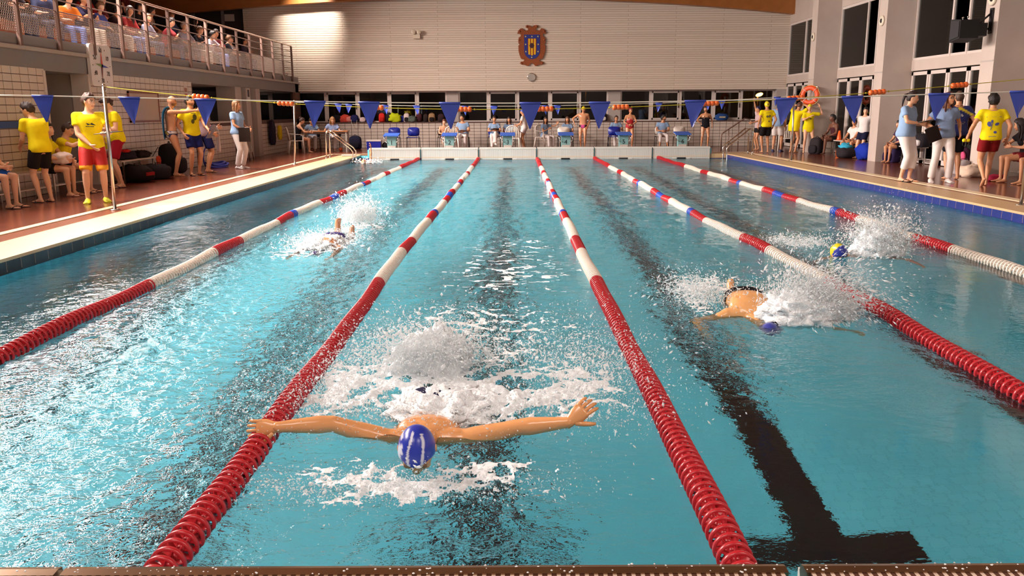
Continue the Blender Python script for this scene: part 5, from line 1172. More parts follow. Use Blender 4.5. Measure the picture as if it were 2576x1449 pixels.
string('pennant_string', 'white cord of large blue backstroke pennants across the near end of the pool', 5.0, [(-5.22, 1.69), (-4.87, 1.68), (-3.45, 1.65), (-2.03, 1.61), (-.63, 1.59), (-.04, 1.598), (.79, 1.618), (1.59, 1.63), (2.89, 1.65), (3.58, 1.67), (4.6, 1.695)],
       [-4.85, -4.10, -3.44, -2.49, -2.02, -1.32, -.62, -.02, .81, 1.60, 2.17, 2.92, 3.62], .178, .222, .0055, 0)
string('pennant_string', 'thin cord of small blue backstroke pennants near the far end of the pool', 20.5, [(-6.6, 1.80), (-5.46, 1.74), (-4.24, 1.70), (-2.10, 1.67), (.1, 1.66), (3.11, 1.72), (4.76, 1.78), (6.90, 1.90)],
       [-5.46, -5.17, -4.20, -3.36, -2.06, -1.28, .10, .42, 3.14, 4.45, 4.83, 6.3], .18, .235, .006, 0)
fp = [(-6.58, 1.90), (-5.23, 1.75), (-4.02, 1.66), (-2.74, 1.585), (-1.48, 1.56), (-.31, 1.555), (.77, 1.58), (2.05, 1.62), (3.26, 1.69), (4.42, 1.77), (5.58, 1.855), (6.62, 1.95)]
line, c = sag(fp); t = thing('float_rope', 'yellow false-start rope threaded with clusters of orange floats', 'rope', (-6.58, 9.8, 1.90))
mb = MB(); mb.tube([(x+6.58, 0, z-1.90) for x, z in line], .006, 6); mb.build('rope', plast(186, 170, 40, .7), t)
fl_ = MB(); fl_.lathe([(.008, -.030), (.030, -.028), (.039, -.012), (.040, .006), (.032, .026), (.008, .030)], 14, axis='x'); fme = fl_.mesh('float', plast(236, 108, 44, .4))
for fx in (-5.23, -4.02, -2.74, -1.48, -.31, .77, 2.05, 3.26, 4.42, 5.58):
    sl = float(np.polyval(np.polyder(c), fx))
    for k in range(4):
        dx = (k-1.5)*.058; o = obj('float', fme, t, (fx+dx+6.58, 0, float(np.polyval(c, fx+dx))-1.90)); o.rotation_euler = (0, -math.atan(sl), 0)
    for sg in (-1, 1): mb = MB(); mb.ball((fx+sg*.16+6.58, 0, float(np.polyval(c, fx+sg*.16))-1.90), .013, 8, 6); mb.build('knot', plast(186, 170, 40, .7), t)
# ---- ladders and hand rails
def ladder(label, x, y, sg):
    t = thing('pool_ladder', label, 'ladder', (x, y, ZD-.008), 0, 'chrome pool ladders')
    for dy in (-.26, .26):
        P_ = [(0, dy, 0), (0, dy, .72), (sg*.04, dy, .80), (sg*.12, dy, .80), (sg*.45, dy, .52), (sg*.74, dy, .30), (sg*.82, dy, .18), (sg*.80, dy, .02), (sg*.78, dy, -.6)]
        mb = MB(); mb.tube(P_, .021, 10); mb.build('rail', M['chrome'], t)
        mb = MB(); mb.lathe([(0, 0), (.05, 0), (.045, .015), (0, .018)], 16, c=(0, dy, 0)); mb.build('flange', M['chrome'], t)
    for z in (-.2, -.45): mb = MB(); mb.box((sg*.80, 0, z), (.08, .50, .02)); mb.build('tread', M['chrome'], t)
ladder('chrome pool ladder at the far left corner by the scorers\' table', -6.50, 23.75, 1); ladder('chrome pool ladder at the far right corner', 6.84, 24.75, -1)
mb = MB(); mb.box((0, 0, .03), (.42, .30, .02)); mb.box((0, 0, .012), (.36, .24, .024)); o = mb.build('kick_board', plast(232, 224, 216)); o.location = (-6.05, 24.6, ZD-.003); o.rotation_euler = (0, 0, R(8)); tag(o, 'flat white board lying by the far left ladder', 'board')
t = thing('hand_rail', 'dark sloping stair rail against the tiled far wall at right', 'rail', (6.75, 28.0, ZD))
mb = MB(); mb.tube([(.95, 0, 1.05), (.75, 0, 1.08), (0, 0, .58), (-.06, 0, .50), (-.05, 0, 0)], .024, 10); mb.build('rail', M['rail'], t)
for x, z in ((.55, .94), (.2, .70)): mb = MB(); mb.tube([(x, 0, 0), (x, 0, z)], .018, 8); mb.build('post', M['rail'], t)
t = thing('step_stand', 'low steel-framed step stand under the sloping rail at right', 'stand', (7.25, 27.4, ZD))
mb = MB(); mb.box((0, 0, .33), (.8, .36, .03)); mb.build('top', M['fascia_light'], t)
for sx in (-1, 1):
    for sy in (-1, 1): mb = MB(); mb.box((sx*.36, sy*.15, .158), (.035, .035, .315)); mb.build('leg', M['steel'], t)
# ---- life ring, round column speakers, big loudspeaker
t = thing('life_ring', 'orange life ring hung on the farthest right column', 'life ring', (8.84, 25.33, 1.98), R(-38))
mb = MB(); prof = [(.235+.075*math.cos(a), .05*math.sin(a)) for a in np.linspace(0, 2*np.pi, 12, endpoint=False)]; mb.lathe(prof, 30, axis='y', closed=True); mb.build('ring', plast(226, 84, 34, .45), t)
for a in range(4):
    q = a*math.pi/2+.78; mb = MB(); mb.tube([((.235+.08*math.cos(b))*math.cos(q), .055*math.sin(b), (.235+.08*math.cos(b))*math.sin(q)) for b in np.linspace(0, 2*np.pi, 12)], .018, 6, flat=.4); mb.build('band', plast(232, 224, 214), t)
mb = MB(); mb.tube([((.325+.012*math.cos(8*q))*math.cos(q), -.02, (.325+.012*math.cos(8*q))*math.sin(q)) for q in np.linspace(0, 2*np.pi, 40)], .007, 6); mb.build('grab_line', plast(226, 180, 90), t)
mb = MB(); mb.box((.12, .07, .26), (.20, .10, .03)); mb.build('hook', M['steel'], t)
for k, (y, z) in enumerate(((15.30, 3.70), (20.50, 3.80), (25.65, 3.82))):
    t = thing('round_speaker', 'round white speaker high on the %s right column' % ('nearest', 'middle', 'farthest')[k], 'speaker', (8.95, y, z), 0, 'round speakers on the right columns')
    mb = MB(); mb.lathe([(0, -.001), (.13, -.001), (.135, -.03), (.115, -.05), (.07, -.052), (.065, -.04), (0, -.04)], 24, axis='x'); mb.build('housing', plast(216, 206, 186), t)
    mb = MB(); mb.lathe([(0, -.041), (.055, -.041), (.05, -.055), (0, -.06)], 18, axis='x'); mb.build('cone', M['black'], t)
t = thing('loudspeaker', 'black loudspeaker on an angled bracket high on the nearest right column', 'speaker', (8.94, 15.28, 3.12))
mb = MB(); mb.prism([(-.20, -.20), (.20, -.26), (.20, .20), (-.20, .16)], -.72, -.34, axis='x'); mb.build('cabinet', M['black'], t)
mb = MB(); mb.prism([(-.14, -.15), (.14, -.18), (.14, .12), (-.14, .10)], -.34, -.14, axis='x'); mb.build('horn_back', M['black'], t)
mb = MB(); mb.prism([(-.17, -.17), (.17, -.22), (.17, .17), (-.17, .13)], -.735, -.722, axis='x'); mb.build('grille', mat('speaker_grille', srgb(40, 38, 42), .7, bump=.6, bscale=300), t)
mb = MB(); mb.tube([(-.02, 0, .36), (-.02, 0, -.05)], .03, 8); mb.tube([(-.02, 0, .30), (-.22, 0, .12), (-.30, 0, .12)], .02, 8); mb.tube([(-.02, 0, .0), (-.20, 0, -.02)], .02, 8); mb.box((-.01, 0, .15), (.02, .12, .5)); mb.build('bracket', M['black'], t)
for y in (-.1, .1): mb = MB(); mb.ball((-.53, y, .22), .022, 8, 6); mb.tube([(-.53, y, .16), (-.53, y, .22)], .008, 6); mb.build('eye_bolt', M['steel'], t)
# ---- crest, wall clock, wall lamp
t = thing('coat_of_arms', 'carved wooden coat of arms with blue and yellow striped shield on the far brick wall', 'crest', (-.045, WF-.02, 3.95))
S_ = 0.0020*1.0
def cp(x, y): return ((x-983)*S_, (545-y)*S_)
half = [(985, 205), (1020, 178), (1075, 170), (1100, 185), (1095, 212), (1052, 235), (1060, 262), (1100, 278), (1135, 262), (1160, 230), (1200, 235), (1240, 270), (1258, 325), (1215, 325), (1190, 345), (1195, 375), (1230, 395), (1240, 450), (1235, 500), (1215, 520), (1238, 545), (1235, 640), (1220, 700), (1190, 780), (1150, 795), (1125, 800), (1140, 830), (1195, 840), (1208, 870), (1180, 890), (1120, 895), (1075, 915), (1045, 915), (1005, 872), (985, 866)]
pol = [cp(*p) for p in half]; pol = pol+[(-x, z) for x, z in reversed(pol)]
M['carved'] = mat('carved_brown_wood', srgb(140, 70, 30), .5, var=.25, scale=9, bump=.4, bscale=20)
mb = MB(); mb.prism(pol, -.05, .005, axis='y'); mb.build('carved_frame', M['carved'], t)
for sg in (-1, 1):
    for (x, y) in ((1075, 195), (1215, 285), (1222, 440), (1180, 868)):
        mb = MB(); cx, cz = cp(x, y); mb.lathe([(.0, -.075), (.025, -.073), (.038, -.06), (.035, -.05)], 12, axis='y', c=(sg*cx, 0, cz)); mb.build('scroll', M['carved'], t)
def shield(x0, x1, y0, y1, r_):
    cx = (x0+x1)/2; hw = (x1-x0)/2; pts = [cp(x0, y0), cp(x1, y0)]
    for a in np.linspace(0, np.pi, 15): pts.append(cp(cx+hw*math.cos(a), y1-r_+r_*math.sin(a)))
    return pts
mb = MB(); mb.prism(shield(838, 1135, 345, 790, 160), -.062, -.048, axis='y'); mb.build('blue_shield', plast(34, 48, 130, .4), t)
mb = MB(); mb.prism(shield(905, 1070, 415, 720, 90), -.068, -.060, axis='y'); mb.build('red_field', plast(140, 26, 22, .4), t)
for a, b, e in ((917, 950, 705), (967, 1003, 720), (1022, 1057, 705)):
    mb = MB(); mb.prism([cp(a, 418), cp(b, 418), cp(b, e), cp((a+b)/2, e+6), cp(a, e)], -.073, -.066, axis='y'); mb.build('yellow_bar', plast(226, 176, 30, .4), t)
mb = MB(); cx, cz = cp(983, 545); mb.prism([(cx+(.085 if i % 2 else .105)*math.cos(i*math.pi/8)*.95, cz+(.085 if i % 2 else .105)*math.sin(i*math.pi/8)) for i in range(16)], -.078, -.07, axis='y'); mb.build('centre_emblem', plast(62, 30, 44, .5), t)
for x, y in ((865, 377), (985, 377), (1098, 377), (866, 520), (1103, 520), (870, 652), (1100, 652), (981, 757)):
    mb = MB(); cx, cz = cp(x, y); mb.prism([(cx-.022, cz-.026), (cx+.022, cz-.026), (cx+.022, cz+.014), (cx+.010, cz+.014), (cx, cz+.03), (cx-.010, cz+.014), (cx-.022, cz+.014)], -.069, -.06, axis='y'); mb.build('gold_castle', plast(206, 186, 110, .4), t)
t = thing('wall_clock', 'round steel-rimmed wall clock under the coat of arms', 'clock', (-.06, WF-.02, 2.79))
mb = MB(); mb.lathe([(.125, .01), (.155, .0), (.16, -.035), (.145, -.05), (.130, -.045)], 30, axis='y'); mb.build('rim', M['chrome'], t)
mb = MB(); mb.lathe([(0, -.02), (.135, -.02), (.135, -.005), (0, -.005)], 30, axis='y'); mb.build('dial', plast(206, 190, 178), t)
for a, l_, w_ in ((5, .075, .012), (92, .105, .008)): mb = MB(); q = R(a); mb.add([(-math.cos(q)*w_/2, -.026, math.sin(q)*w_/2), (math.cos(q)*w_/2, -.026, -math.sin(q)*w_/2), (math.sin(q)*l_, -.026, math.cos(q)*l_), (-math.cos(q)*w_/2, -.022, math.sin(q)*w_/2), (math.cos(q)*w_/2, -.022, -math.sin(q)*w_/2), (math.sin(q)*l_, -.022, math.cos(q)*l_)], [(0, 1, 2), (5, 4, 3), (0, 3, 4, 1), (1, 4, 5, 2), (2, 5, 3, 0)]); mb.build('hand', M['black'], t)
for a in range(12): mb = MB(); q = a*math.pi/6; mb.box((.115*math.sin(q), -.022, .115*math.cos(q)), (.008, .004, .018), rot=(0, q, 0)); mb.build('hour_mark', M['black'], t)
t = thing('twin_lamp', 'small twin-headed emergency lamp on the far brick wall left of the crest', 'lamp', (-4.40, WF-.02, 4.36))
mb = MB(); mb.box((0, -.05, -.04), (.26, .10, .18)); mb.build('housing', plast(214, 200, 180), t)
for sg in (-1, 1):
    mb = MB(); mb.lathe([(0, .06), (.05, .06), (.085, -.04), (.08, -.05), (0, -.035)], 18, axis='y', c=(sg*.10, -.12, .10)); mb.build('lamp_head', plast(206, 192, 170), t)
# ---- pace clock on the balcony front
t = thing('pace_clock', 'white square pace clock with coloured sweep hands on the balcony front', 'clock', (WL+.075, 14.68, 2.45))
pol = []
for cx, cz, a0 in ((.36, .32, 0), (-.36, .32, 90), (-.36, -.32, 180), (.36, -.32, 270)):
    for a in range(0, 91, 15): pol.append((cx+.08*math.cos(R(a0+a)), cz+.08*math.sin(R(a0+a))))
mb = MB(); mb.prism(pol, -.06, .0, axis='x'); mb.build('board', plast(222, 212, 208, .4), t)
for s_, a in (('60', 0), ('10', 60), ('20', 120), ('30', 180), ('40', 240), ('50', 300)):
    me = text_mesh(s_, .12); me.materials.append(M['black']); q = R(a); o = obj('numeral', me, t, (.003, .29*math.sin(q), .29*math.cos(q))); o.rotation_euler = (R(90), 0, R(90))
for a in range(0, 360, 30): mb = MB(); q = R(a); mb.box((.002, .35*math.sin(q)*1.0, .35*math.cos(q)), (.004, .012, .03), rot=(-q, 0, 0)); mb.build('tick', M['black'], t)
for a, c_ in ((0, (214, 60, 30)), (96, (36, 60, 160)), (186, (110, 24, 22)), (276, (110, 150, 50))):
    q = R(a); d_ = (math.sin(q), math.cos(q)); n_ = (math.cos(q), -math.sin(q)); mb = MB()
    pp = [(n_[0]*.03, n_[1]*.03), (-n_[0]*.03, -n_[1]*.03), (d_[0]*.27, d_[1]*.27)]; mb.prism(pp, .010, .016, axis='x'); mb.build('sweep_hand', plast(*c_), t)
# ---- balcony railing
t = thing('balcony_railing', 'brown steel balcony railing with wire mesh panels above the left wall', 'railing', (WL+.05, 6.0, 2.60))
py = [6.0-5.05+1.255*k-0.0 for k in range(0, 24)]; py = [29.51-1.2536*k for k in range(18, -1, -1)]
for y in py: mb = MB(); mb.bx((-.015, y-6-.035, .04), (.045, y-6+.035, 1.30)); mb.build('post', M['rail'], t)
y0, y1 = py[0]-6, py[-1]-6; ml = mat('bright_handrail', srgb(206, 176, 158), .3, .5, var=.05)
mb = MB(); mb.tube([(.015, y0, 1.315), (.015, y1, 1.315)], .026, 10); mb.build('handrail', ml, t)
for z in (1.12, .92, .72): mb = MB(); mb.tube([(.015, y0, z), (.015, y1, z)], .011, 6); mb.build('rail', M['rail'], t)
mb = MB(); L = 1.18
for i in range(13): mb.box((0, 0, .26+.46*i/12), (.004, L, .009))
for i in range(24): mb.box((0, -L/2+L*i/23, .49), (.004, .008, .46))
mme = mb.mesh('mesh_panel', mat('galvanised_mesh', srgb(176, 158, 146), .4, .5))
for a, b in zip(py[:-2], py[1:-1]): obj('mesh_panel', mme, t, (.0, (a+b)/2-6, 0))
for z in (.3, .5): mb = MB(); mb.tube([(.015, py[-2]-6, z), (.015, py[-1]-6, z)], .009, 6); mb.build('rail', M['rail'], t)
mb = MB(); mb.ball((0, 0, .09), .085, 16, 12); o = mb.build('globe_lamp', plast(226, 210, 196)); o.location = (WL-.1, 29.2, 2.825); tag(o, 'small white globe on the balcony floor at the far end of the railing', 'globe')
# ---- things on the left wall
t = thing('notice_board', 'wood-framed notice board on the left tiled wall above the bald bearded person', 'notice board', (WL+.012, 16.6, 1.66))
mb = MB(); mb.bx((0, -.75, -.3), (.02, .75, .3)); mb.build('panel', plast(190, 168, 150), t)
for a, b in (((0, -.78, -.33), (.03, .78, -.29)), ((0, -.78, .29), (.03, .78, .33)), ((0, -.78, -.33), (.03, -.74, .33)), ((0, .74, -.33), (.03, .78, .33))): mb = MB(); mb.bx(a, b); mb.build('frame_side', plast(130, 70, 50), t)
t = thing('fire_sign', 'small red and white fire sign high on the left tiled wall', 'sign', (WL+.012, 19.1, 1.94))
mb = MB(); mb.bx((0, -.11, -.12), (.008, .11, .24)); mb.build('plate', plast(206, 186, 170), t); mb = MB(); mb.bx((.008, -.07, -.10), (.012, .07, .06)); mb.build('red_symbol', plast(170, 40, 34), t); mb = MB(); mb.bx((.008, -.08, .10), (.012, .08, .20)); mb.build('picture', plast(150, 90, 60), t)
t = thing('poster', 'small poster with a dark picture on the middle left pilaster', 'poster', (WL+.045, 24.08, 2.08))
mb = MB(); mb.bx((0, -.16, -.17), (.006, .16, .17)); mb.build('sheet', plast(200, 190, 186, .7), t); mb = MB(); mb.bx((.006, -.10, -.08), (.008, .10, .14)); mb.build('picture', plast(60, 56, 66, .7), t)
# ---- street lamps in the yard outside
M['sodium'] = bpy.data.materials.new('sodium_lamp'); M['sodium'].use_nodes = True
b_ = M['sodium'].node_tree.nodes['Principled BSDF']; b_.inputs['Emission Color'].default_value = (1, .42, .07, 1); b_.inputs['Emission Strength'].default_value = 14
for k, (x, y, z) in enumerate(((2.48, 36.0, 2.48), (10.2, 36.0, 2.16))):
    t = thing('street_lamp', ('slim street lamp glowing orange outside the far window behind block 5' if k == 0 else 'bright orange street lamp outside the far window at the right end'), 'lamp', (x, y, 0), 0, 'street lamps outside')
    mb = MB(); mb.tube([(0, 0, 0), (0, 0, z)], .03, 8); mb.build('post', M['rail'], t)
    mb = MB(); (mb.tube([(0, 0, z-.25), (0, 0, z), (.14, 0, z-.10)], .018, 6) if k == 0 else mb.ball((.07, 0, z+.03), (.17, .12, .08), 12, 8, rot=(0, -.3, 0))); mb.build('glowing_head', M['sodium'], t)
# ------------------------------------------------------------------ bags, towels, boards and other small things
from mathutils import noise as mnoise
def lump(mb, c, r3, seed=0, amp=.18, freq=2.2, k=18, n=12, flat=True, e=.8, rot=0.0):
    rs = []; q = Euler((0, 0, rot)).to_matrix()
    for i in range(n+1):
        t = math.pi*i/n; z = -math.cos(t); rr = max(math.sin(t), 2e-3); ring = []
        for j in range(k):
            a = 2*math.pi*j/k; x, y = rr*math.cos(a), rr*math.sin(a)
            d = 1+amp*mnoise.noise(V((x*freq+seed*7.3, y*freq+seed*3.1, z*freq)))+amp*.5*mnoise.noise(V((x*freq*2.7+seed, y*freq*2.7, z*freq*2.7+9)))
            X = math.copysign(abs(x)**e, x); Y = math.copysign(abs(y)**e, y); Z = math.copysign(abs(z)**e, z)*d
            if flat and Z < -.86: Z = -.86
            ring.append(V(c)+q @ V((X*r3[0]*d, Y*r3[1]*d, Z*r3[2])))
        rs.append(ring)
    return mb.rings(rs, True)
def soft_bag(name, label, cat, loc, r3, col, seed, rz=0, amp=.16, strap=True, accent=None, e=.7, group=None, mouth=None):
    t = thing(name, label, cat, loc, R(rz), group); mb = MB(); lump(mb, (0, 0, r3[2]*.86), r3, seed, amp, e=e); mb.build('body', cloth(*col), t)
    if strap:
        mb = MB(); mb.tube([(-r3[0]*.5, -r3[1]*.3, r3[2]*1.6), (-r3[0]*.35, -r3[1]*.2, r3[2]*2.0), (r3[0]*.3, -r3[1]*.2, r3[2]*2.02), (r3[0]*.5, -r3[1]*.3, r3[2]*1.6)], .012, 6, flat=.5); mb.build('strap', cloth(*[int(v*.6) for v in col]), t)
    if accent:
        mb = MB(); mb.box((0, -r3[1]*1.02, r3[2]*.9), (r3[0]*.9, .03, r3[2]*.35)); mb.build('accent_panel', cloth(*accent), t)
    if mouth:
        mb = MB(); mb.tube([(r3[0]*.8*math.cos(a), r3[1]*.8*math.sin(a), r3[2]*1.55) for a in np.linspace(0, 2*np.pi, 17)], .014, 6); mb.build('rim', cloth(*mouth), t)
    return t
def backpack(label, loc, w_, h, d, col, acc, rz=0, group=None, name='backpack'):
    t = thing(name, label, 'bag', loc, R(rz), group); mb = MB(); rs = []
    for i, (f, s_) in enumerate(((0, .80), (.06, .96), (.35, 1.0), (.7, .97), (.88, .86), (.97, .6), (1.0, .25))):
        ring = []
        for j in range(18):
            a = 2*math.pi*j/18; ca, sa = math.cos(a), math.sin(a)
            ring.append((w_/2*s_*math.copysign(abs(ca)**.6, ca), d/2*s_*math.copysign(abs(sa)**.6, sa)+.03*f, h*f))
        rs.append(ring)
    mb.rings(rs, True); mb.build('body', cloth(*col), t)
    mb = MB(); lump(mb, (0, -d*.48, h*.30), (w_*.36, d*.22, h*.25), 3, .05, flat=False, e=.6); mb.build('front_pocket', cloth(*acc), t)
    mb = MB(); mb.tube([(-.05, .03, h*.97), (-.03, .03, h*1.06), (.03, .03, h*1.06), (.05, .03, h*.97)], .010, 6); mb.build('handle', cloth(*[int(v*.7) for v in col]), t)
    for sg in (-1, 1): mb = MB(); mb.tube([(sg*w_*.25, d*.5, h*.9), (sg*w_*.35, d*.78, h*.6), (sg*w_*.38, d*.55, h*.12)], .018, 6, flat=.4); mb.build('strap', cloth(*[int(v*.7) for v in col]), t)
    return t
SY, SZ = WF+.17, C_SILL+.004
G1 = 'bags on the ledge of the far windows'
soft_bag('sports_bag', 'black sports bag at the left end of the far window ledge', 'bag', (-7.62, SY, SZ), (.22, .14, .15), (30, 24, 28), 1, group=G1)
soft_bag('jacket', 'crumpled red and salmon jacket on the far window ledge', 'jacket', (-7.30, SY-.02, SZ), (.20, .15, .15), (206, 74, 60), 2, amp=.45, strap=False, group=G1); 
soft_bag('wrap', 'pinkish wrap beside the crumpled red jacket on the far window ledge', 'cloth', (-7.12, SY-.06, SZ), (.12, .12, .13), (220, 130, 120), 12, amp=.4, strap=False, group=G1)
t = soft_bag('string_bag', 'round navy bag with a hanging white strap on the far window ledge', 'bag', (-6.90, SY-.10, SZ), (.15, .15, .15), (36, 36, 84), 4, group=G1)
mb = MB(); mb.tube([(-.10, -.16, .10), (-.09, -.20, -.08), (0, -.205, -.17), (.10, -.20, -.10), (.11, -.16, .08)], .008, 6); mb.build('hanging_strap', plast(220, 205, 195), t)
soft_bag('towel_roll', 'white and pink rolled towel right of the round navy bag', 'towel', (-6.62, SY, SZ), (.13, .12, .10), (220, 196, 196), 5, amp=.3, strap=False, group=G1)
soft_bag('pouch', 'small purple pouch on the far window ledge', 'bag', (-6.32, SY, SZ), (.15, .10, .07), (130, 50, 110), 6, strap=False, group=G1)
backpack('upright red bag on the far window ledge', (-5.86, SY-.03, SZ), .24, .34, .18, (214, 46, 36), (190, 36, 30), group=G1)
backpack('black rucksack right of the upright red bag', (-5.60, SY+.04, SZ), .26, .36, .2, (40, 34, 38), (30, 26, 30), group=G1)
soft_bag('jacket', 'bright lime green jacket slumped on the far window ledge', 'jacket', (-5.34, SY-.06, SZ), (.25, .16, .17), (186, 196, 22), 7, amp=.42, strap=False, group=G1)
soft_bag('sports_bag', 'small blue bag right of the lime green jacket', 'bag', (-5.08, SY, SZ), (.10, .10, .13), (40, 48, 130), 8, strap=False, group=G1)
backpack('black and white rucksack on the far window ledge', (-4.90, SY-.02, SZ), .23, .33, .18, (210, 190, 186), (34, 28, 32), group=G1)
soft_bag('camouflage_bag', 'grey-green camouflage bag hanging over the far window ledge', 'bag', (-4.66, SY-.10, SZ), (.16, .13, .12), (84, 92, 84), 9, amp=.4, group=G1)
backpack('maroon rucksack on the far window ledge', (-4.42, SY, SZ), .25, .32, .2, (72, 34, 40), (58, 28, 34), group=G1)
backpack('dark brown rucksack right of the maroon one', (-4.16, SY+.02, SZ), .20, .30, .18, (48, 34, 34), (40, 30, 30), group=G1)
backpack('black rucksack with tan top on the far window ledge', (-3.92, SY-.02, SZ), .27, .33, .2, (150, 118, 84), (34, 26, 26), group=G1)
backpack('dark rucksack at the left of the window pier behind block 2', (-3.56, SY, SZ), .26, .30, .2, (54, 34, 38), (44, 30, 34), group=G1)
backpack('black rucksack with white mark left of the right window pier', (2.72, SY, SZ), .32, .30, .2, (26, 24, 30), (214, 206, 200), group=G1)
soft_bag('holdall', 'blue holdall with cream piping at right on the far window ledge', 'bag', (7.32, SY, SZ), (.25, .15, .14), (40, 72, 128), 11, accent=(196, 180, 140), group=G1)
backpack('large dark blue backpack on the floor by the scorers\' table', (-6.74, 29.6, ZD), .48, .50, .32, (34, 34, 56), (28, 28, 40))
t = thing('cool_box', 'blue cool box with white lid on the floor left of block 1', 'cool box', (-6.0, 29.5, ZD))
mb = MB(); mb.box((0, 0, .15), (.52, .34, .30), taper=1.04); mb.build('tub', plast(34, 42, 160), t); mb = MB(); mb.box((0, 0, .325), (.56, .38, .055)); mb.build('lid', plast(226, 216, 210), t)
mb = MB(); mb.tube([(-.28, 0, .27), (-.31, -.02, .12), (-.31, .02, .12), (-.28, .0, .27)], .012, 6); mb.build('handle', plast(226, 216, 210), t)
soft_bag('sports_bag', 'black bag on the floor between the cool box and block 1', 'bag', (-5.52, 29.55, ZD), (.20, .15, .14), (30, 26, 30), 15)
# left deck
backpack('tall black backpack leaning on the left wall behind the bald bearded person', (-8.58, 16.85, ZD), .66, .70, .42, (28, 24, 28), (36, 32, 36), 90)
soft_bag('sports_bag', 'black sports bag with red mark on the floor under the clothes bench', 'bag', (-8.50, 14.75, ZD), (.28, .34, .19), (32, 22, 24), 21, accent=(150, 30, 30), rz=80)
soft_bag('sports_bag', 'black and grey sports bag right of the one with the red mark', 'bag', (-8.42, 15.55, ZD), (.26, .32, .17), (40, 34, 38), 22, rz=80)
soft_bag('clothes_pile', 'pile of dark clothes with red cloth on the left bench', 'clothes', (-8.76, 14.9, ZD+.45), (.15, .36, .09), (38, 32, 44), 23, amp=.5, strap=False)
soft_bag('red_cloth', 'small red cloth on the pile of dark clothes', 'cloth', (-8.68, 14.8, ZD+.60), (.08, .10, .03), (196, 44, 44), 24, amp=.4, strap=False)
soft_bag('clothes_pile', 'dark jacket heap with rust lining at the right end of the left bench', 'clothes', (-8.74, 15.65, ZD+.45), (.15, .26, .08), (40, 28, 28), 25, amp=.5, strap=False)
soft_bag('orange_cloth', 'orange cloth hanging off the right end of the left bench', 'cloth', (-8.56, 16.1, ZD+.27), (.025, .10, .10), (190, 66, 36), 26, amp=.4, strap=False)
t = thing('hose_coil', 'blue hose coil on the floor by the left tiled wall', 'hose', (-8.42, 19.3, ZD))
for k, (r_, z, a, b) in enumerate(((.26, .03, 0, 0), (.22, .07, .05, .03), (.24, .11, -.06, .05))): mb = MB(); mb.tube([(a+r_*math.cos(q), b+r_*1.3*math.sin(q), z+.02*math.sin(2*q)) for q in np.linspace(0, 2*np.pi, 25)], .028, 8); mb.build('loop', plast(52, 66, 170), t)
mb = MB(); mb.tube([(-.2+.02*math.sin(q), -.1+.24*math.cos(q), .28+.24*math.sin(q)) for q in np.linspace(0, 2*np.pi, 25)], .018, 8); mb.build('loop', plast(52, 66, 170), t)
soft_bag('hanging_robe', 'dark robe hanging from the ledge left of the scorers', 'robe', (-8.88, 26.2, .45), (.08, .25, .45), (36, 32, 52), 28, amp=.2, strap=False)
soft_bag('swim_vest', 'yellow vest hanging by the dark robe left of the scorers', 'vest', (-8.70, 26.45, .62), (.07, .12, .26), (206, 180, 30), 29, amp=.25, strap=False)
# right deck
backpack('dark backpack on the floor behind the bare-legged group by the farthest column', (8.80, 24.35, ZD), .42, .52, .3, (44, 38, 42), (36, 32, 36), -60)
t = thing('traffic_cone', 'slim orange cone on the right bench', 'cone', (9.32, 23.85, ZD+.45)); mb = MB(); mb.lathe([(0, 0), (.075, 0), (.07, .03), (.03, .28), (.02, .29), (0, .29)], 16); mb.build('cone', plast(236, 96, 30), t); mb = MB(); mb.lathe([(0.0, -.0), (.10, -.0), (.10, .012), (0, .012)], 16); mb.build('base', plast(226, 86, 26), t)
soft_bag('swim_sack', 'bright blue sack leaning at the feet of the standing child in white', 'bag', (9.05, 21.15, ZD), (.24, .34, .25), (24, 50, 160), 31, amp=.25, strap=False, e=.9)
soft_bag('open_bag', 'open dark bag stuffed with a turquoise towel beside the blue sack', 'bag', (8.92, 22.1, ZD), (.30, .34, .17), (40, 34, 38), 32, mouth=(60, 50, 52)); soft_bag('towel', 'turquoise towel bulging from the open dark bag', 'towel', (8.86, 22.1, ZD+.16), (.16, .18, .14), (60, 170, 206), 33, amp=.4, strap=False)
soft_bag('orange_towel', 'orange towel on the floor at the children\'s feet', 'towel', (9.0, 22.85, ZD), (.10, .12, .13), (230, 110, 50), 35, amp=.35, strap=False)
backpack('dark purple backpack with white print on the floor by the middle right column', (9.25, 19.92, ZD), .46, .50, .3, (46, 34, 72), (40, 30, 62), -80)
backpack('black bag with white lettering on the bench behind the women in polos', (9.35, 18.65, ZD+.45), .5, .34, .3, (30, 26, 32), (206, 200, 200), -80)
soft_bag('drum_bag', 'blue drum bag on the shelf of the bench behind the women in polos', 'bag', (9.4, 19.15, ZD+.18), (.12, .16, .11), (40, 74, 150), 37, strap=False)
t = thing('swim_tote', 'pink round-fronted bag standing beside the nearest right column', 'bag', (9.02, 16.0, ZD+.02), R(-60)); mb = MB(); lump(mb, (0, 0, .28), (.20, .14, .26), 38, .08); mb.build('body', cloth(60, 30, 50), t); mb = MB(); mb.lathe([(0, -.16), (.14, -.15), (.16, -.12), (.0, -.10)], 20, axis='y', c=(0, 0, .34)); mb.build('pink_front', plast(232, 90, 140), t)
soft_bag('mesh_sack', 'black and white mesh sack at the foot of the nearest right column', 'bag', (8.84, 15.6, ZD), (.18, .18, .17), (150, 140, 140), 39, amp=.35)
soft_bag('clear_bag', 'crumpled clear plastic bag on the floor beside the walking person', 'bag', (8.72, 15.0, ZD), (.24, .22, .13), (206, 180, 160), 40, amp=.45, strap=False)
soft_bag('pink_shoes', 'pink cloth lying under the edge bench at right', 'cloth', (8.6, 13.9, ZD), (.16, .14, .07), (170, 40, 70), 41, amp=.4, strap=False)
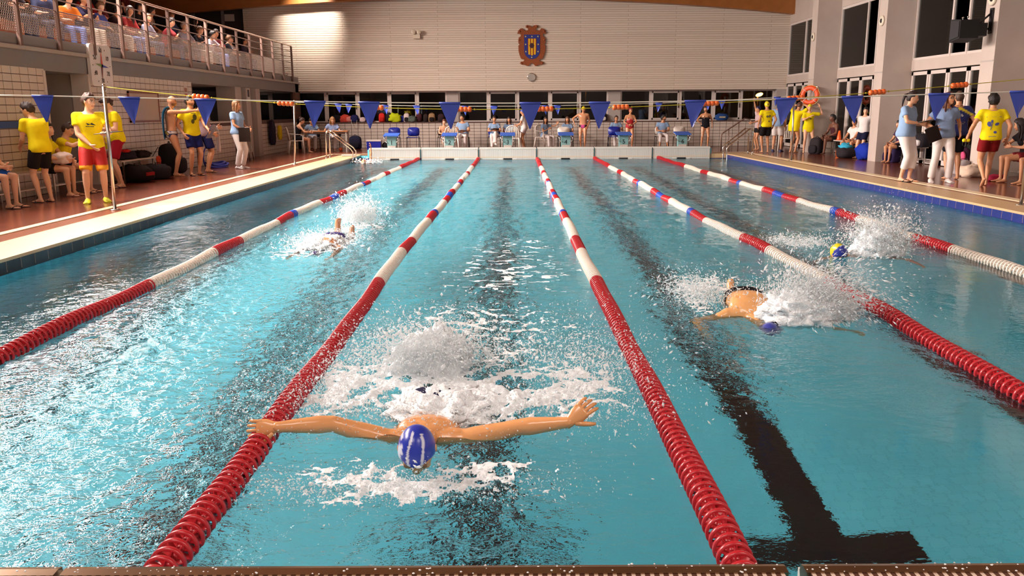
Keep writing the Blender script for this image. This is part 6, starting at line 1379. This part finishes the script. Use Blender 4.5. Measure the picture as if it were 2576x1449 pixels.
# things people hold
def board(label, key, p, rot, size=(.23, .32), col=(24, 22, 26), paper=True, name='clipboard', cat='clipboard'):
    r_, J, S = PEOPLE[key]; w_ = at_person(key, p); t = thing(name, label, cat, w_); t.rotation_euler = (Matrix.Rotation(r_.rotation_euler.z, 3, 'Z') @ Euler([R(a) for a in rot]).to_matrix()).to_euler()
    mb = MB(); mb.box((0, 0, 0), (size[0], size[1], .008)); mb.build('board', plast(*col), t)
    if paper:
        mb = MB(); mb.box((0, -.01, .006), (size[0]*.9, size[1]*.88, .003)); mb.build('paper', plast(226, 220, 214, .7), t)
    mb = MB(); mb.box((0, size[1]*.46, .010), (size[0]*.45, .03, .014)); mb.build('clip', M['steel'], t); return t
board('clipboard with white sheets held out by the person in red shorts', 'lifeguard', (-.24, .46, 1.12), (4, 4, 30), (.26, .36), (60, 60, 66))
board('black clipboard hanging from the hand of the woman by the pilasters', 'polo_woman', (.12, .30, .87), (75, 0, -52), (.27, .36), paper=False)
board('navy folder under the arm of the person in navy shorts', 'coach', (-.22, .40, .96), (60, 0, 30), (.25, .33), (28, 32, 80), paper=False, name='folder', cat='folder')
board('black board on the lap of the seated man by block 2', 't_man', (-.02, .36, .72), (10, 0, 0), (.34, .24))
board('dark board on the lap of the woman with crossed legs', 't_cross', (0, .34, .80), (20, 0, 0), (.30, .22))
board('dark board on the lap of the woman with brown curly hair', 't_curly', (0, .34, .72), (12, 0, 0), (.28, .22))
board('dark clipboard read by the woman in white capri trousers', 'r_polo_a', (-.03, .36, 1.16), (14, -6, 30), (.24, .33), (34, 36, 56))
board('black folder hanging from the hand of the auburn woman', 'r_polo_b', (.26, .26, .94), (62, 24, -10), (.23, .32), paper=False, name='folder', cat='folder')
def drape(label, key, pts, wd, col, name='towel', cat='towel', th=.012):
    r_, J, S = PEOPLE[key]; t = thing(name, label, cat, r_.location, r_.rotation_euler.z); mb = MB(); n = len(pts); fr = []
    for i, p in enumerate(pts):
        p = V(p)*S; q = V(pts[min(i+1, n-1)])-V(pts[max(i-1, 0)]); sd = q.cross(V(wd)); sd = V(wd); row = []
        for j in range(9): u = j/8-.5; row.append(p+sd*S*u+q.cross(sd).normalized()*.018*math.sin(j*1.9+i*.5)*min(i, 3)/3)
        fr.append(row)
    vs_ = [a for r2 in fr for a in r2]; fs = [(i*9+j, i*9+j+1, i*9+j+10, i*9+j+9) for i in range(n-1) for j in range(8)]
    mb.add(vs_, fs, 0, True); o = mb.build('cloth', cloth(*col), t); so = o.modifiers.new('s', 'SOLIDIFY'); so.thickness = th; su = o.modifiers.new('u', 'SUBSURF'); su.levels = su.render_levels = 1; return t
drape('bright blue towel hanging over the back and shoulders of the bald bearded person', 'bald_swimmer', [(.02, -.15, .80), (.02, -.17, 1.0), (.02, -.165, 1.2), (.02, -.15, 1.36), (.02, -.09, 1.475), (.0, .0, 1.50)], (.40, 0, 0), (58, 140, 200))
drape('blue towel end hanging down the chest of the bald bearded person', 'bald_swimmer', [(-.14, -.02, 1.50), (-.14, .10, 1.46), (-.14, .165, 1.36), (-.15, .18, 1.22), (-.15, .18, 1.12)], (.13, 0, 0), (58, 140, 200))
drape('white towel hanging from the hand of the mauve-shirted person', 'towel_man', [(-.2, .30, 1.10), (-.2, .32, 1.0), (-.2, .33, .8), (-.2, .33, .6), (-.2, .32, .46)], (.14, .05, 0), (222, 210, 206))
drape('white towel hanging in front of the person with bowed head', 'float_holder', [(.27, .14, .98), (.28, .17, .88), (.28, .18, .76), (.28, .18, .66)], (.05, .24, 0), (226, 208, 200))
t = thing('swim_float', 'yellow swim float in the hand of the person with bowed head', 'float', at_person('float_holder', (.27, .12, .84))); mb = MB(); lump(mb, (0, 0, 0), (.055, .05, .12), 2, .05, flat=False); mb.build('float', plast(232, 214, 40), t)
t = soft_bag('towel_bundle', 'bundled white towel on the lap of the dark-bobbed person', 'towel', at_person('dark_bob', (.02, .30, .60)), (.13, .17, .10), (226, 204, 200), 50, amp=.3, strap=False)
t = thing('phone', 'dark phone in the hands of the person looking down on left bench', 'phone', at_person('phone_user', (.01, .46, 1.03)), PEOPLE['phone_user'][0].rotation_euler.z); mb = MB(); mb.box((0, 0, 0), (.14, .075, .010), rot=(.7, 0, 0)); mb.build('case', M['black'], t); mb = MB(); mb.box((0, -.003, .007), (.12, .062, .003), rot=(.7, 0, 0)); mb.build('screen', plast(60, 70, 90, .15), t)
t = thing('goggles', 'yellow goggles dangling from the hand of the walking person', 'goggles', at_person('r_walk', (-.38, .14, .86)))
for sg in (-1, 1): mb = MB(); lump(mb, (sg*.035, 0, 0), (.034, .03, .032), 5, .05, flat=False); mb.build('lens', plast(236, 220, 20), t)
mb = MB(); mb.tube([(-.06, 0, 0), (-.05, .02, -.09), (.02, .02, -.13), (.06, 0, -.06), (.065, 0, 0)], .006, 6); mb.build('strap', M['black'], t)
t = thing('paper_sheet', 'white paper sheets on the office counter behind the blue pennant', 'paper', (WL-.1, 20.4, 1.29), R(20)); 
for k in range(3): mb = MB(); mb.box((.01*k, .02*k, .006+.012*k), (.30, .42, .010), rot=(0, 0, .2*k)); mb.build('sheet', plast(228, 222, 216, .7), t)

# ------------------------------------------------------------------ lane ropes: every float disc its own piece
BANDS = [(-1, 4.93, 'r'), (4.93, 6.61, 'w'), (6.61, 7.51, 'r'), (7.51, 9.23, 'w'), (9.23, 9.99, 'r'), (9.99, 10.22, 'b'), (10.22, 11.73, 'w'), (11.73, 12.48, 'r'), (12.48, 12.97, 'b'), (12.97, 13.61, 'r'), (13.61, 15.16, 'w'), (15.16, 15.4, 'b'), (15.4, 16.04, 'r'), (16.04, 17.98, 'w'), (17.98, 18.73, 'r'), (18.73, 20.7, 'w'), (20.7, 30, 'r')]
RM = {'r': mat('red_lane_float', srgb(184, 34, 44), .30, var=.12, scale=3, spec=.6), 'w': mat('white_lane_float', srgb(232, 222, 210), .35, var=.05), 'b': mat('blue_lane_float', srgb(44, 84, 190), .35, var=.05)}
def disc(kseg, fins, mt):
    mb = MB(); mb.lathe([(.053, -.0085), (.0625, -.0095), (.0640, .0), (.0625, .0095), (.053, .0085)], kseg, axis='y', closed=True)
    mb.lathe([(.008, -.0275), (.017, -.0275), (.019, 0), (.017, .0275), (.008, .0275)], max(8, kseg//2), axis='y')
    for i in range(fins):
        a = 2*math.pi*i/fins; c_, s_ = math.cos(a), math.sin(a); nx, nz = -s_*.0022, c_*.0022
        q0, q1 = .018, .056; vs_ = [(c_*r_+sg*nx, y, s_*r_+sg*nz) for r_, y in ((q0, -.024), (q1, -.011), (q1, .011), (q0, .024)) for sg in (-1, 1)]
        mb.add(vs_, [(0, 2, 4, 6), (7, 5, 3, 1), (0, 1, 3, 2), (2, 3, 5, 4), (4, 5, 7, 6), (6, 7, 1, 0)])
    return mb.mesh('float_disc', mt)
DM = {(c, l): disc(*( (26, 6) if l == 0 else (14, 4)), RM[c]) for c in 'rwb' for l in (0, 1)}
ROPES = [('leftmost', [(-.36, -4.0), (2.67, -4.04), (4.92, -4.05), (7.16, -4.06), (9.81, -4.12), (15.75, -3.95), (25.0, -3.84)]),
         ('second from left', [(-.36, -1.97), (.26, -1.97), (1.31, -1.96), (2.56, -1.96), (4.87, -1.99), (7.25, -2.01), (9.86, -1.97), (12.76, -1.94), (25.0, -1.89)]),
         ('middle', [(-.36, -.02), (.24, -.02), (1.29, -.01), (2.57, -.01), (4.83, -.03), (7.19, -.03), (9.78, -.02), (12.66, -.03), (25.0, .01)]),
         ('second from right', [(-.36, 1.96), (1.94, 1.97), (2.89, 2.0), (5.08, 2.08), (7.39, 2.0), (10.04, 1.9), (13.07, 1.91), (25.0, 1.87)]),
         ('rightmost', [(-.36, 3.98), (5.32, 3.98), (7.36, 4.06), (10.1, 4.09), (13.19, 4.04), (16.65, 4.0), (25.0, 3.93)])]
for nm, pts in ROPES:
    ys = np.arange(-.33, 24.98, .0575); px_ = np.interp(ys, [p[0] for p in pts], [p[1] for p in pts]); px_ = np.convolve(np.pad(px_, 25, mode='edge'), np.ones(51)/51, 'valid')
    pz = .016+.010*np.sin(ys*1.7+pts[0][1])+.007*np.sin(ys*3.9+pts[0][1]*3)
    lab = {'leftmost': 'leftmost lane rope of red, white and blue float discs', 'second from left': 'lane rope left of the arms-wide swimmer, crossing under the left hand', 'middle': 'middle lane rope right of the arms-wide swimmer', 'second from right': 'lane rope between the two swimmers at right', 'rightmost': 'rightmost lane rope, nearest the right poolside'}[nm]
    t = thing('lane_rope', lab, 'lane rope', (pts[0][1], YN, 0), 0, 'lane ropes'); o_ = V((pts[0][1], YN, 0))
    mb = MB(); mb.tube([V((x, y, z))-o_ for x, y, z in list(zip(px_, ys, pz))[::6]], .007, 6); mb.build('cable', M['steel'], t)
    rest = {c: MB() for c in 'rwb'}; tv = np.gradient(px_, ys); tz = np.gradient(pz, ys)
    for i, (x, y, z) in enumerate(zip(px_, ys, pz)):
        c = next(cc for a, b, cc in BANDS if a <= y < b)
        if i < 296:
            o = obj('float_disc', DM[(c, 0 if y < 8 else 1)], t, V((x, y, z))-o_); o.rotation_euler = (math.atan(tz[i]), random.uniform(0, 1), -math.atan(tv[i]))
        else:
            me = DM[(c, 1)]; rest[c].add([V(v.co)+V((x, y, z))-o_ for v in me.vertices], [tuple(p.vertices) for p in me.polygons])
    for c in 'rwb':
        if rest[c].v: o = rest[c].build('float_disc_run', RM[c], t); o['kind'] = 'stuff'
# ------------------------------------------------------------------ foam and spray
def foam_material():
    mt = bpy.data.materials.new('white_foam'); mt.use_nodes = True; nt = mt.node_tree; b = nt.nodes['Principled BSDF']
    b.inputs['Base Color'].default_value = srgb(240, 246, 250); b.inputs['Roughness'].default_value = .35; b.inputs['Specular IOR Level'].default_value = .6
    b.inputs['Subsurface Weight'].default_value = .25; b.inputs['Subsurface Radius'].default_value = (.02, .025, .03); b.inputs['Subsurface Scale'].default_value = .5
    tc = nt.nodes.new('ShaderNodeTexCoord'); n = nt.nodes.new('ShaderNodeTexNoise'); n.inputs['Scale'].default_value = 70; n.inputs['Detail'].default_value = 4
    bp = nt.nodes.new('ShaderNodeBump'); bp.inputs['Strength'].default_value = .7; bp.inputs['Distance'].default_value = .01
    nt.links.new(tc.outputs['Object'], n.inputs['Vector']); nt.links.new(n.outputs['Fac'], bp.inputs['Height']); nt.links.new(bp.outputs[0], b.inputs['Normal']); return mt
M['foam'] = foam_material()
M['spray'] = mat('water_spray', srgb(246, 250, 252), .25, spec=.6)
nt = M['spray'].node_tree; b_ = nt.nodes['Principled BSDF']; tl = nt.nodes.new('ShaderNodeBsdfTranslucent'); tl.inputs['Color'].default_value = (.93, .96, .97, 1)
mx = nt.nodes.new('ShaderNodeMixShader'); mx.inputs[0].default_value = .5; nt.links.new(b_.outputs[0], mx.inputs[1]); nt.links.new(tl.outputs[0], mx.inputs[2]); nt.links.new(mx.outputs[0], nt.nodes['Material Output'].inputs['Surface'])
def mesh_np(name, v, f, mt, smooth=True):
    me = bpy.data.meshes.new(name); v = np.asarray(v, float); f = np.asarray(f, int); me.vertices.add(len(v)); me.vertices.foreach_set('co', v.ravel())
    me.loops.add(f.size); me.loops.foreach_set('vertex_index', f.ravel()); me.polygons.add(len(f)); k = f.shape[1]
    me.polygons.foreach_set('loop_start', np.arange(0, f.size, k)); me.polygons.foreach_set('loop_total', np.full(len(f), k)); me.update()
    me.polygons.foreach_set('use_smooth', np.full(len(f), smooth)); me.materials.append(mt); return me
def foam(label, x0, x1, y0, y1, dens, step=.012, sx=9.0, sy=9.0, lift=.012, up=None):
    """lacy patches of foam riding on the water: cells of a fine grid kept where bubbly noise is thick enough"""
    xs_ = np.arange(x0, x1, step); ys_ = np.arange(y0, y1, step); X, Y = np.meshgrid(xs_, ys_)
    wx = X+.10*perlin(X*3.1+5, Y*3.3); wy = Y+.10*perlin(X*2.9, Y*3.7+8)
    r1 = 1-np.abs(perlin(wx*sx*.5+2, wy*sy*.5))*2.6; r2 = 1-np.abs(perlin(wx*sx*1.2, wy*sy*1.2+4))*2.6; n3 = perlin(X*38, Y*38)
    val = .50*r1+.32*r2+.25*n3; D = dens(X, Y); keep = val > (1.0-1.1*D)
    ex = np.clip(val-(1.0-1.1*D), 0, .8)
    Z = water_h(X, Y)+.002+lift*np.sqrt(ex)*(.6+.9*np.abs(perlin(X*21, Y*21+3)))+(up(X, Y)*np.clip(ex*2.2, 0, 1) if up is not None else 0)
    i = np.arange(X.size).reshape(X.shape); k4 = keep[:-1, :-1] & keep[:-1, 1:] & keep[1:, 1:] & keep[1:, :-1]
    f = np.stack([i[:-1, :-1], i[:-1, 1:], i[1:, 1:], i[1:, :-1]], -1)[k4]
    if not len(f): return None
    v = np.stack([X+.004*n3, Y+.004*perlin(X*33+7, Y*33), Z], -1).reshape(-1, 3); used, inv = np.unique(f, return_inverse=True)
    o = obj('foam', mesh_np('foam', v[used], inv.reshape(-1, 4), M['foam'])); return tag(o, label, 'foam', kind='stuff')
def drops(label, pos, vel, size, stretch, name='spray'):
    """thousands of water beads, each drawn out along its flight"""
    n = len(pos); d = vel/np.maximum(np.linalg.norm(vel, axis=1, keepdims=True), 1e-6); a = np.cross(d, np.array([0, 0, 1.0])+rng.normal(0, .2, (n, 3))); a /= np.linalg.norm(a, axis=1, keepdims=True); b = np.cross(d, a)
    s_ = size[:, None]; L = (size*stretch)[:, None]
    v = np.stack([pos+d*L, pos+a*s_, pos+b*s_, pos-a*s_, pos-b*s_, pos-d*L], 1).reshape(-1, 3)
    q = np.array([(0, 1, 2), (0, 2, 3), (0, 3, 4), (0, 4, 1), (5, 2, 1), (5, 3, 2), (5, 4, 3), (5, 1, 4)]); f = (np.arange(n)[:, None, None]*6+q[None]).reshape(-1, 3)
    o = obj(name, mesh_np(name, v, f, M['spray'])); return tag(o, label, 'spray', kind='stuff')
def burst(c, spread, n, speed, up, dirx, diry, t_, s_):
    """points thrown from a strip round c and caught at time t"""
    p0 = np.array(c)+rng.normal(0, 1, (n, 3))*np.array(spread); v = np.stack([rng.normal(dirx[0], dirx[1], n), rng.normal(diry[0], diry[1], n), np.abs(rng.normal(up[0], up[1], n))], 1)*speed
    tt = rng.uniform(t_[0], t_[1], n)[:, None]; p = p0+v*tt+np.array([0, 0, -4.9])*tt**2; vv = v+np.array([0, 0, -9.8])*tt
    ok = p[:, 2] > -.01; p, vv = p[ok], vv[ok]; sz = np.exp(rng.normal(math.log(s_), .5, len(p))); return p, vv, sz
def cat_(*bs): return [np.concatenate(x) for x in zip(*bs)]
G = gauss
# butterfly swimmer in the middle
CX, CY = -1.25, 1.28
foam('white foam churned up behind and beside the arms-wide swimmer', -1.95, .0, CY+.02, 4.3,
     lambda X, Y: .66*G(X, Y, -1.27, 2.25, .55, .45)+.62*G(X, Y, -.85, 1.75, .45, .35)+.50*G(X, Y, -1.75, 1.95, .25, .5)+.50*G(X, Y, -.36, 2.1, .26, .55)+.42*G(X, Y, -1.0, 3.2, .8, .7)+.26*G(X, Y, -.9, 4.0, .9, .6), .009, 9, 9, .024, lambda X, Y: .06*G(X, Y, -1.1, 1.75, .4, .35))
foam('white bow wave of foam in front of the arms-wide swimmer', -1.95, -.3, .40, CY+.06,
     lambda X, Y: .60*G(X, Y, -1.50, .93, .24, .18)+.56*G(X, Y, -1.0, .88, .26, .15)+.56*G(X, Y, -1.3, .74, .26, .11)+.36*G(X, Y, -.72, 1.0, .22, .18), .008, 10, 10, .024)
foam('thin foam streaks trailing across the middle lane', -1.95, 0.0, 4.2, 9.0, lambda X, Y: .40*G(X, Y, -.9, 5.2, 1.0, 1.3)+.36*G(X, Y, -.8, 7.2, .9, 1.4), .016, 5, 9, .008)
b1 = burst((-1.27, 2.36, .02), (.19, .10, .02), 13000, 1.0, (1.75, .5), (0, .75), (-.1, .45), (.06, .30), .0022)
b2 = burst((-1.80, 2.0, .0), (.14, .34, .01), 5000, 1.0, (1.1, .6), (-.2, .5), (.1, .4), (.02, .22), .0019)
b3 = burst((-.42, 2.1, .0), (.20, .40, .01), 8000, 1.0, (1.5, .7), (.45, .5), (.3, .5), (.02, .30), .0019)
b4 = burst((-1.2, 1.55, .02), (.55, .14, .01), 6000, 1.0, (1.0, .5), (0, .4), (.2, .4), (.02, .20), .0019)
b5 = burst((-1.25, .80, .0), (.34, .08, .01), 5000, 1.0, (.7, .4), (0, .6), (-.4, .4), (.02, .15), .0018)
p_, v_, s__ = cat_(b1, b2, b3, b4, b5); drops('spray thrown up round the arms-wide swimmer in the middle lane', p_, v_, s__, rng.uniform(1.0, 3.0, len(s__)))
def mound(label, c, r3, seed):
    mb = MB(); lump(mb, c, r3, seed, .35, 3.5, 60, 36, False, 1.0)
    for i, q in enumerate(mb.v):
        d = V(q)-V(c); mb.v[i] = tuple(V(c)+d*(1+.16*mnoise.noise(V(q)*26)+.12*mnoise.noise(V(q)*55)))
    o = mb.build('foam_mound', M['foam']); return tag(o, label, 'foam', kind='stuff')
mound('domed white kick splash behind the arms-wide swimmer', (-1.27, 2.46, .03), (.24, .17, .20), 4)
mound('low white wash over the back of the arms-wide swimmer', (-1.14, 1.74, -.01), (.28, .27, .085), 9)
# swimmer in the lane right of centre
foam('foam round the swimmer under the burst of spray right of centre', .2, 1.95, 2.9, 5.6,
     lambda X, Y: .70*G(X, Y, 1.42, 3.75, .32, .30)+.55*G(X, Y, .95, 4.75, .5, .25)+.50*G(X, Y, .70, 4.1, .16, .5)+.36*G(X, Y, 1.1, 5.2, .7, .3)+.4*G(X, Y, 1.7, 4.0, .2, .4), .010, 9, 9, .022, lambda X, Y: .04*G(X, Y, 1.4, 3.8, .3, .3))
b1 = burst((1.36, 3.72, .03), (.13, .13, .02), 14000, 1.0, (1.5, .7), (.5, .55), (-.1, .4), (.03, .28), .0023)
b2 = burst((1.42, 3.72, .03), (.10, .12, .02), 7000, 1.0, (1.5, .7), (1.3, .6), (-.2, .5), (.05, .32), .0021)
b3 = burst((.80, 4.3, .02), (.15, .25, .01), 4500, 1.0, (1.1, .5), (-.3, .4), (.1, .3), (.02, .24), .0021)
p_, v_, s__ = cat_(b1, b2, b3); mound('white wash over the hips of the swimmer right of centre', (1.02, 4.22, .0), (.17, .16, .11), 19) if 0 else None
drops('fan of spray over the swimmer in the lane right of centre', p_, v_, s__, rng.uniform(1.5, 5, len(s__)))
mound('white burst of water over the shoulders of the swimmer right of centre', (1.34, 3.62, .03), (.27, .19, .17), 14)
mound('second white burst of water beside the swimmer right of centre', (1.60, 3.72, .02), (.20, .16, .14), 17)
# swimmer second lane from the right
foam('foam wash round the swimmer in the blue and yellow cap', 2.1, 3.95, 5.8, 8.6, lambda X, Y: .62*G(X, Y, 3.05, 6.65, .35, .35)+.48*G(X, Y, 2.55, 7.2, .4, .4)+.36*G(X, Y, 2.7, 7.8, .6, .35)+.3*G(X, Y, 3.5, 6.7, .3, .5), .014, 8, 8, .022)
b1 = burst((3.14, 6.42, .03), (.12, .14, .02), 11000, 1.0, (2.0, .55), (.1, .5), (0, .4), (.05, .36), .0030)
b2 = burst((2.5, 7.1, .02), (.22, .2, .01), 3000, 1.0, (.8, .4), (-.2, .4), (.1, .3), (.02, .18), .0026)
p_, v_, s__ = cat_(b1, b2); drops('domed spray beside the swimmer in the blue and yellow cap', p_, v_, s__, rng.uniform(1.2, 3.2, len(s__)))
mound('rounded white splash right of the blue and yellow cap', (3.14, 6.42, .06), (.25, .18, .22), 21)
# swimmer second lane from the left
foam('broad foam wash round the swimmer in the second lane from left', -3.95, -2.05, 5.4, 10.5, lambda X, Y: .56*G(X, Y, -3.0, 7.4, .45, .9)+.44*G(X, Y, -2.8, 8.7, .5, .5)+.34*G(X, Y, -2.9, 9.5, .8, .8)+.26*G(X, Y, -3.3, 6.6, .5, .7), .015, 7, 8, .024, lambda X, Y: .05*G(X, Y, -3.0, 7.4, .3, .5))
b1 = burst((-2.82, 8.55, .1), (.12, .12, .03), 6000, 1.0, (1.7, .6), (.1, .5), (.1, .4), (.03, .30), .0034)
b2 = burst((-3.0, 7.4, .02), (.22, .40, .01), 6000, 1.0, (.8, .4), (0, .4), (0, .4), (.02, .18), .0030)
p_, v_, s__ = cat_(b1, b2); drops('spray over the legs of the swimmer in the second lane from left', p_, v_, s__, rng.uniform(1.2, 3.2, len(s__)))
mound('white wash over the back of the swimmer in the second lane from left', (-3.0, 7.35, .0), (.24, .42, .10), 33)
# far left backstroke swimmer
foam('small wash round the backstroke swimmer at the far end', -5.7, -4.7, 22.6, 24.3, lambda X, Y: .6*G(X, Y, -5.25, 23.5, .3, .4), .03, 5, 5, .04)
b1 = burst((-5.2, 23.3, .02), (.2, .2, .01), 500, 1.0, (.8, .4), (0, .4), (0, .4), (.02, .18), .009)
drops('spray round the backstroke swimmer at the far end', b1[0], b1[1], b1[2], rng.uniform(1.2, 2.5, len(b1[2])))
# loose flecks of foam elsewhere
foam('scattered foam flecks across the left lanes', -5.6, -2.05, 2.2, 13.0, lambda X, Y: .16+.12*G(X, Y, -4.8, 9.5, .8, 2.5), .02, 7, 11, .008)
foam('scattered foam flecks across the right lanes', 0.05, 3.95, 5.4, 13.0, lambda X, Y: .17+.1*G(X, Y, 1.0, 7.5, .8, 2.0), .02, 6, 11, .008)
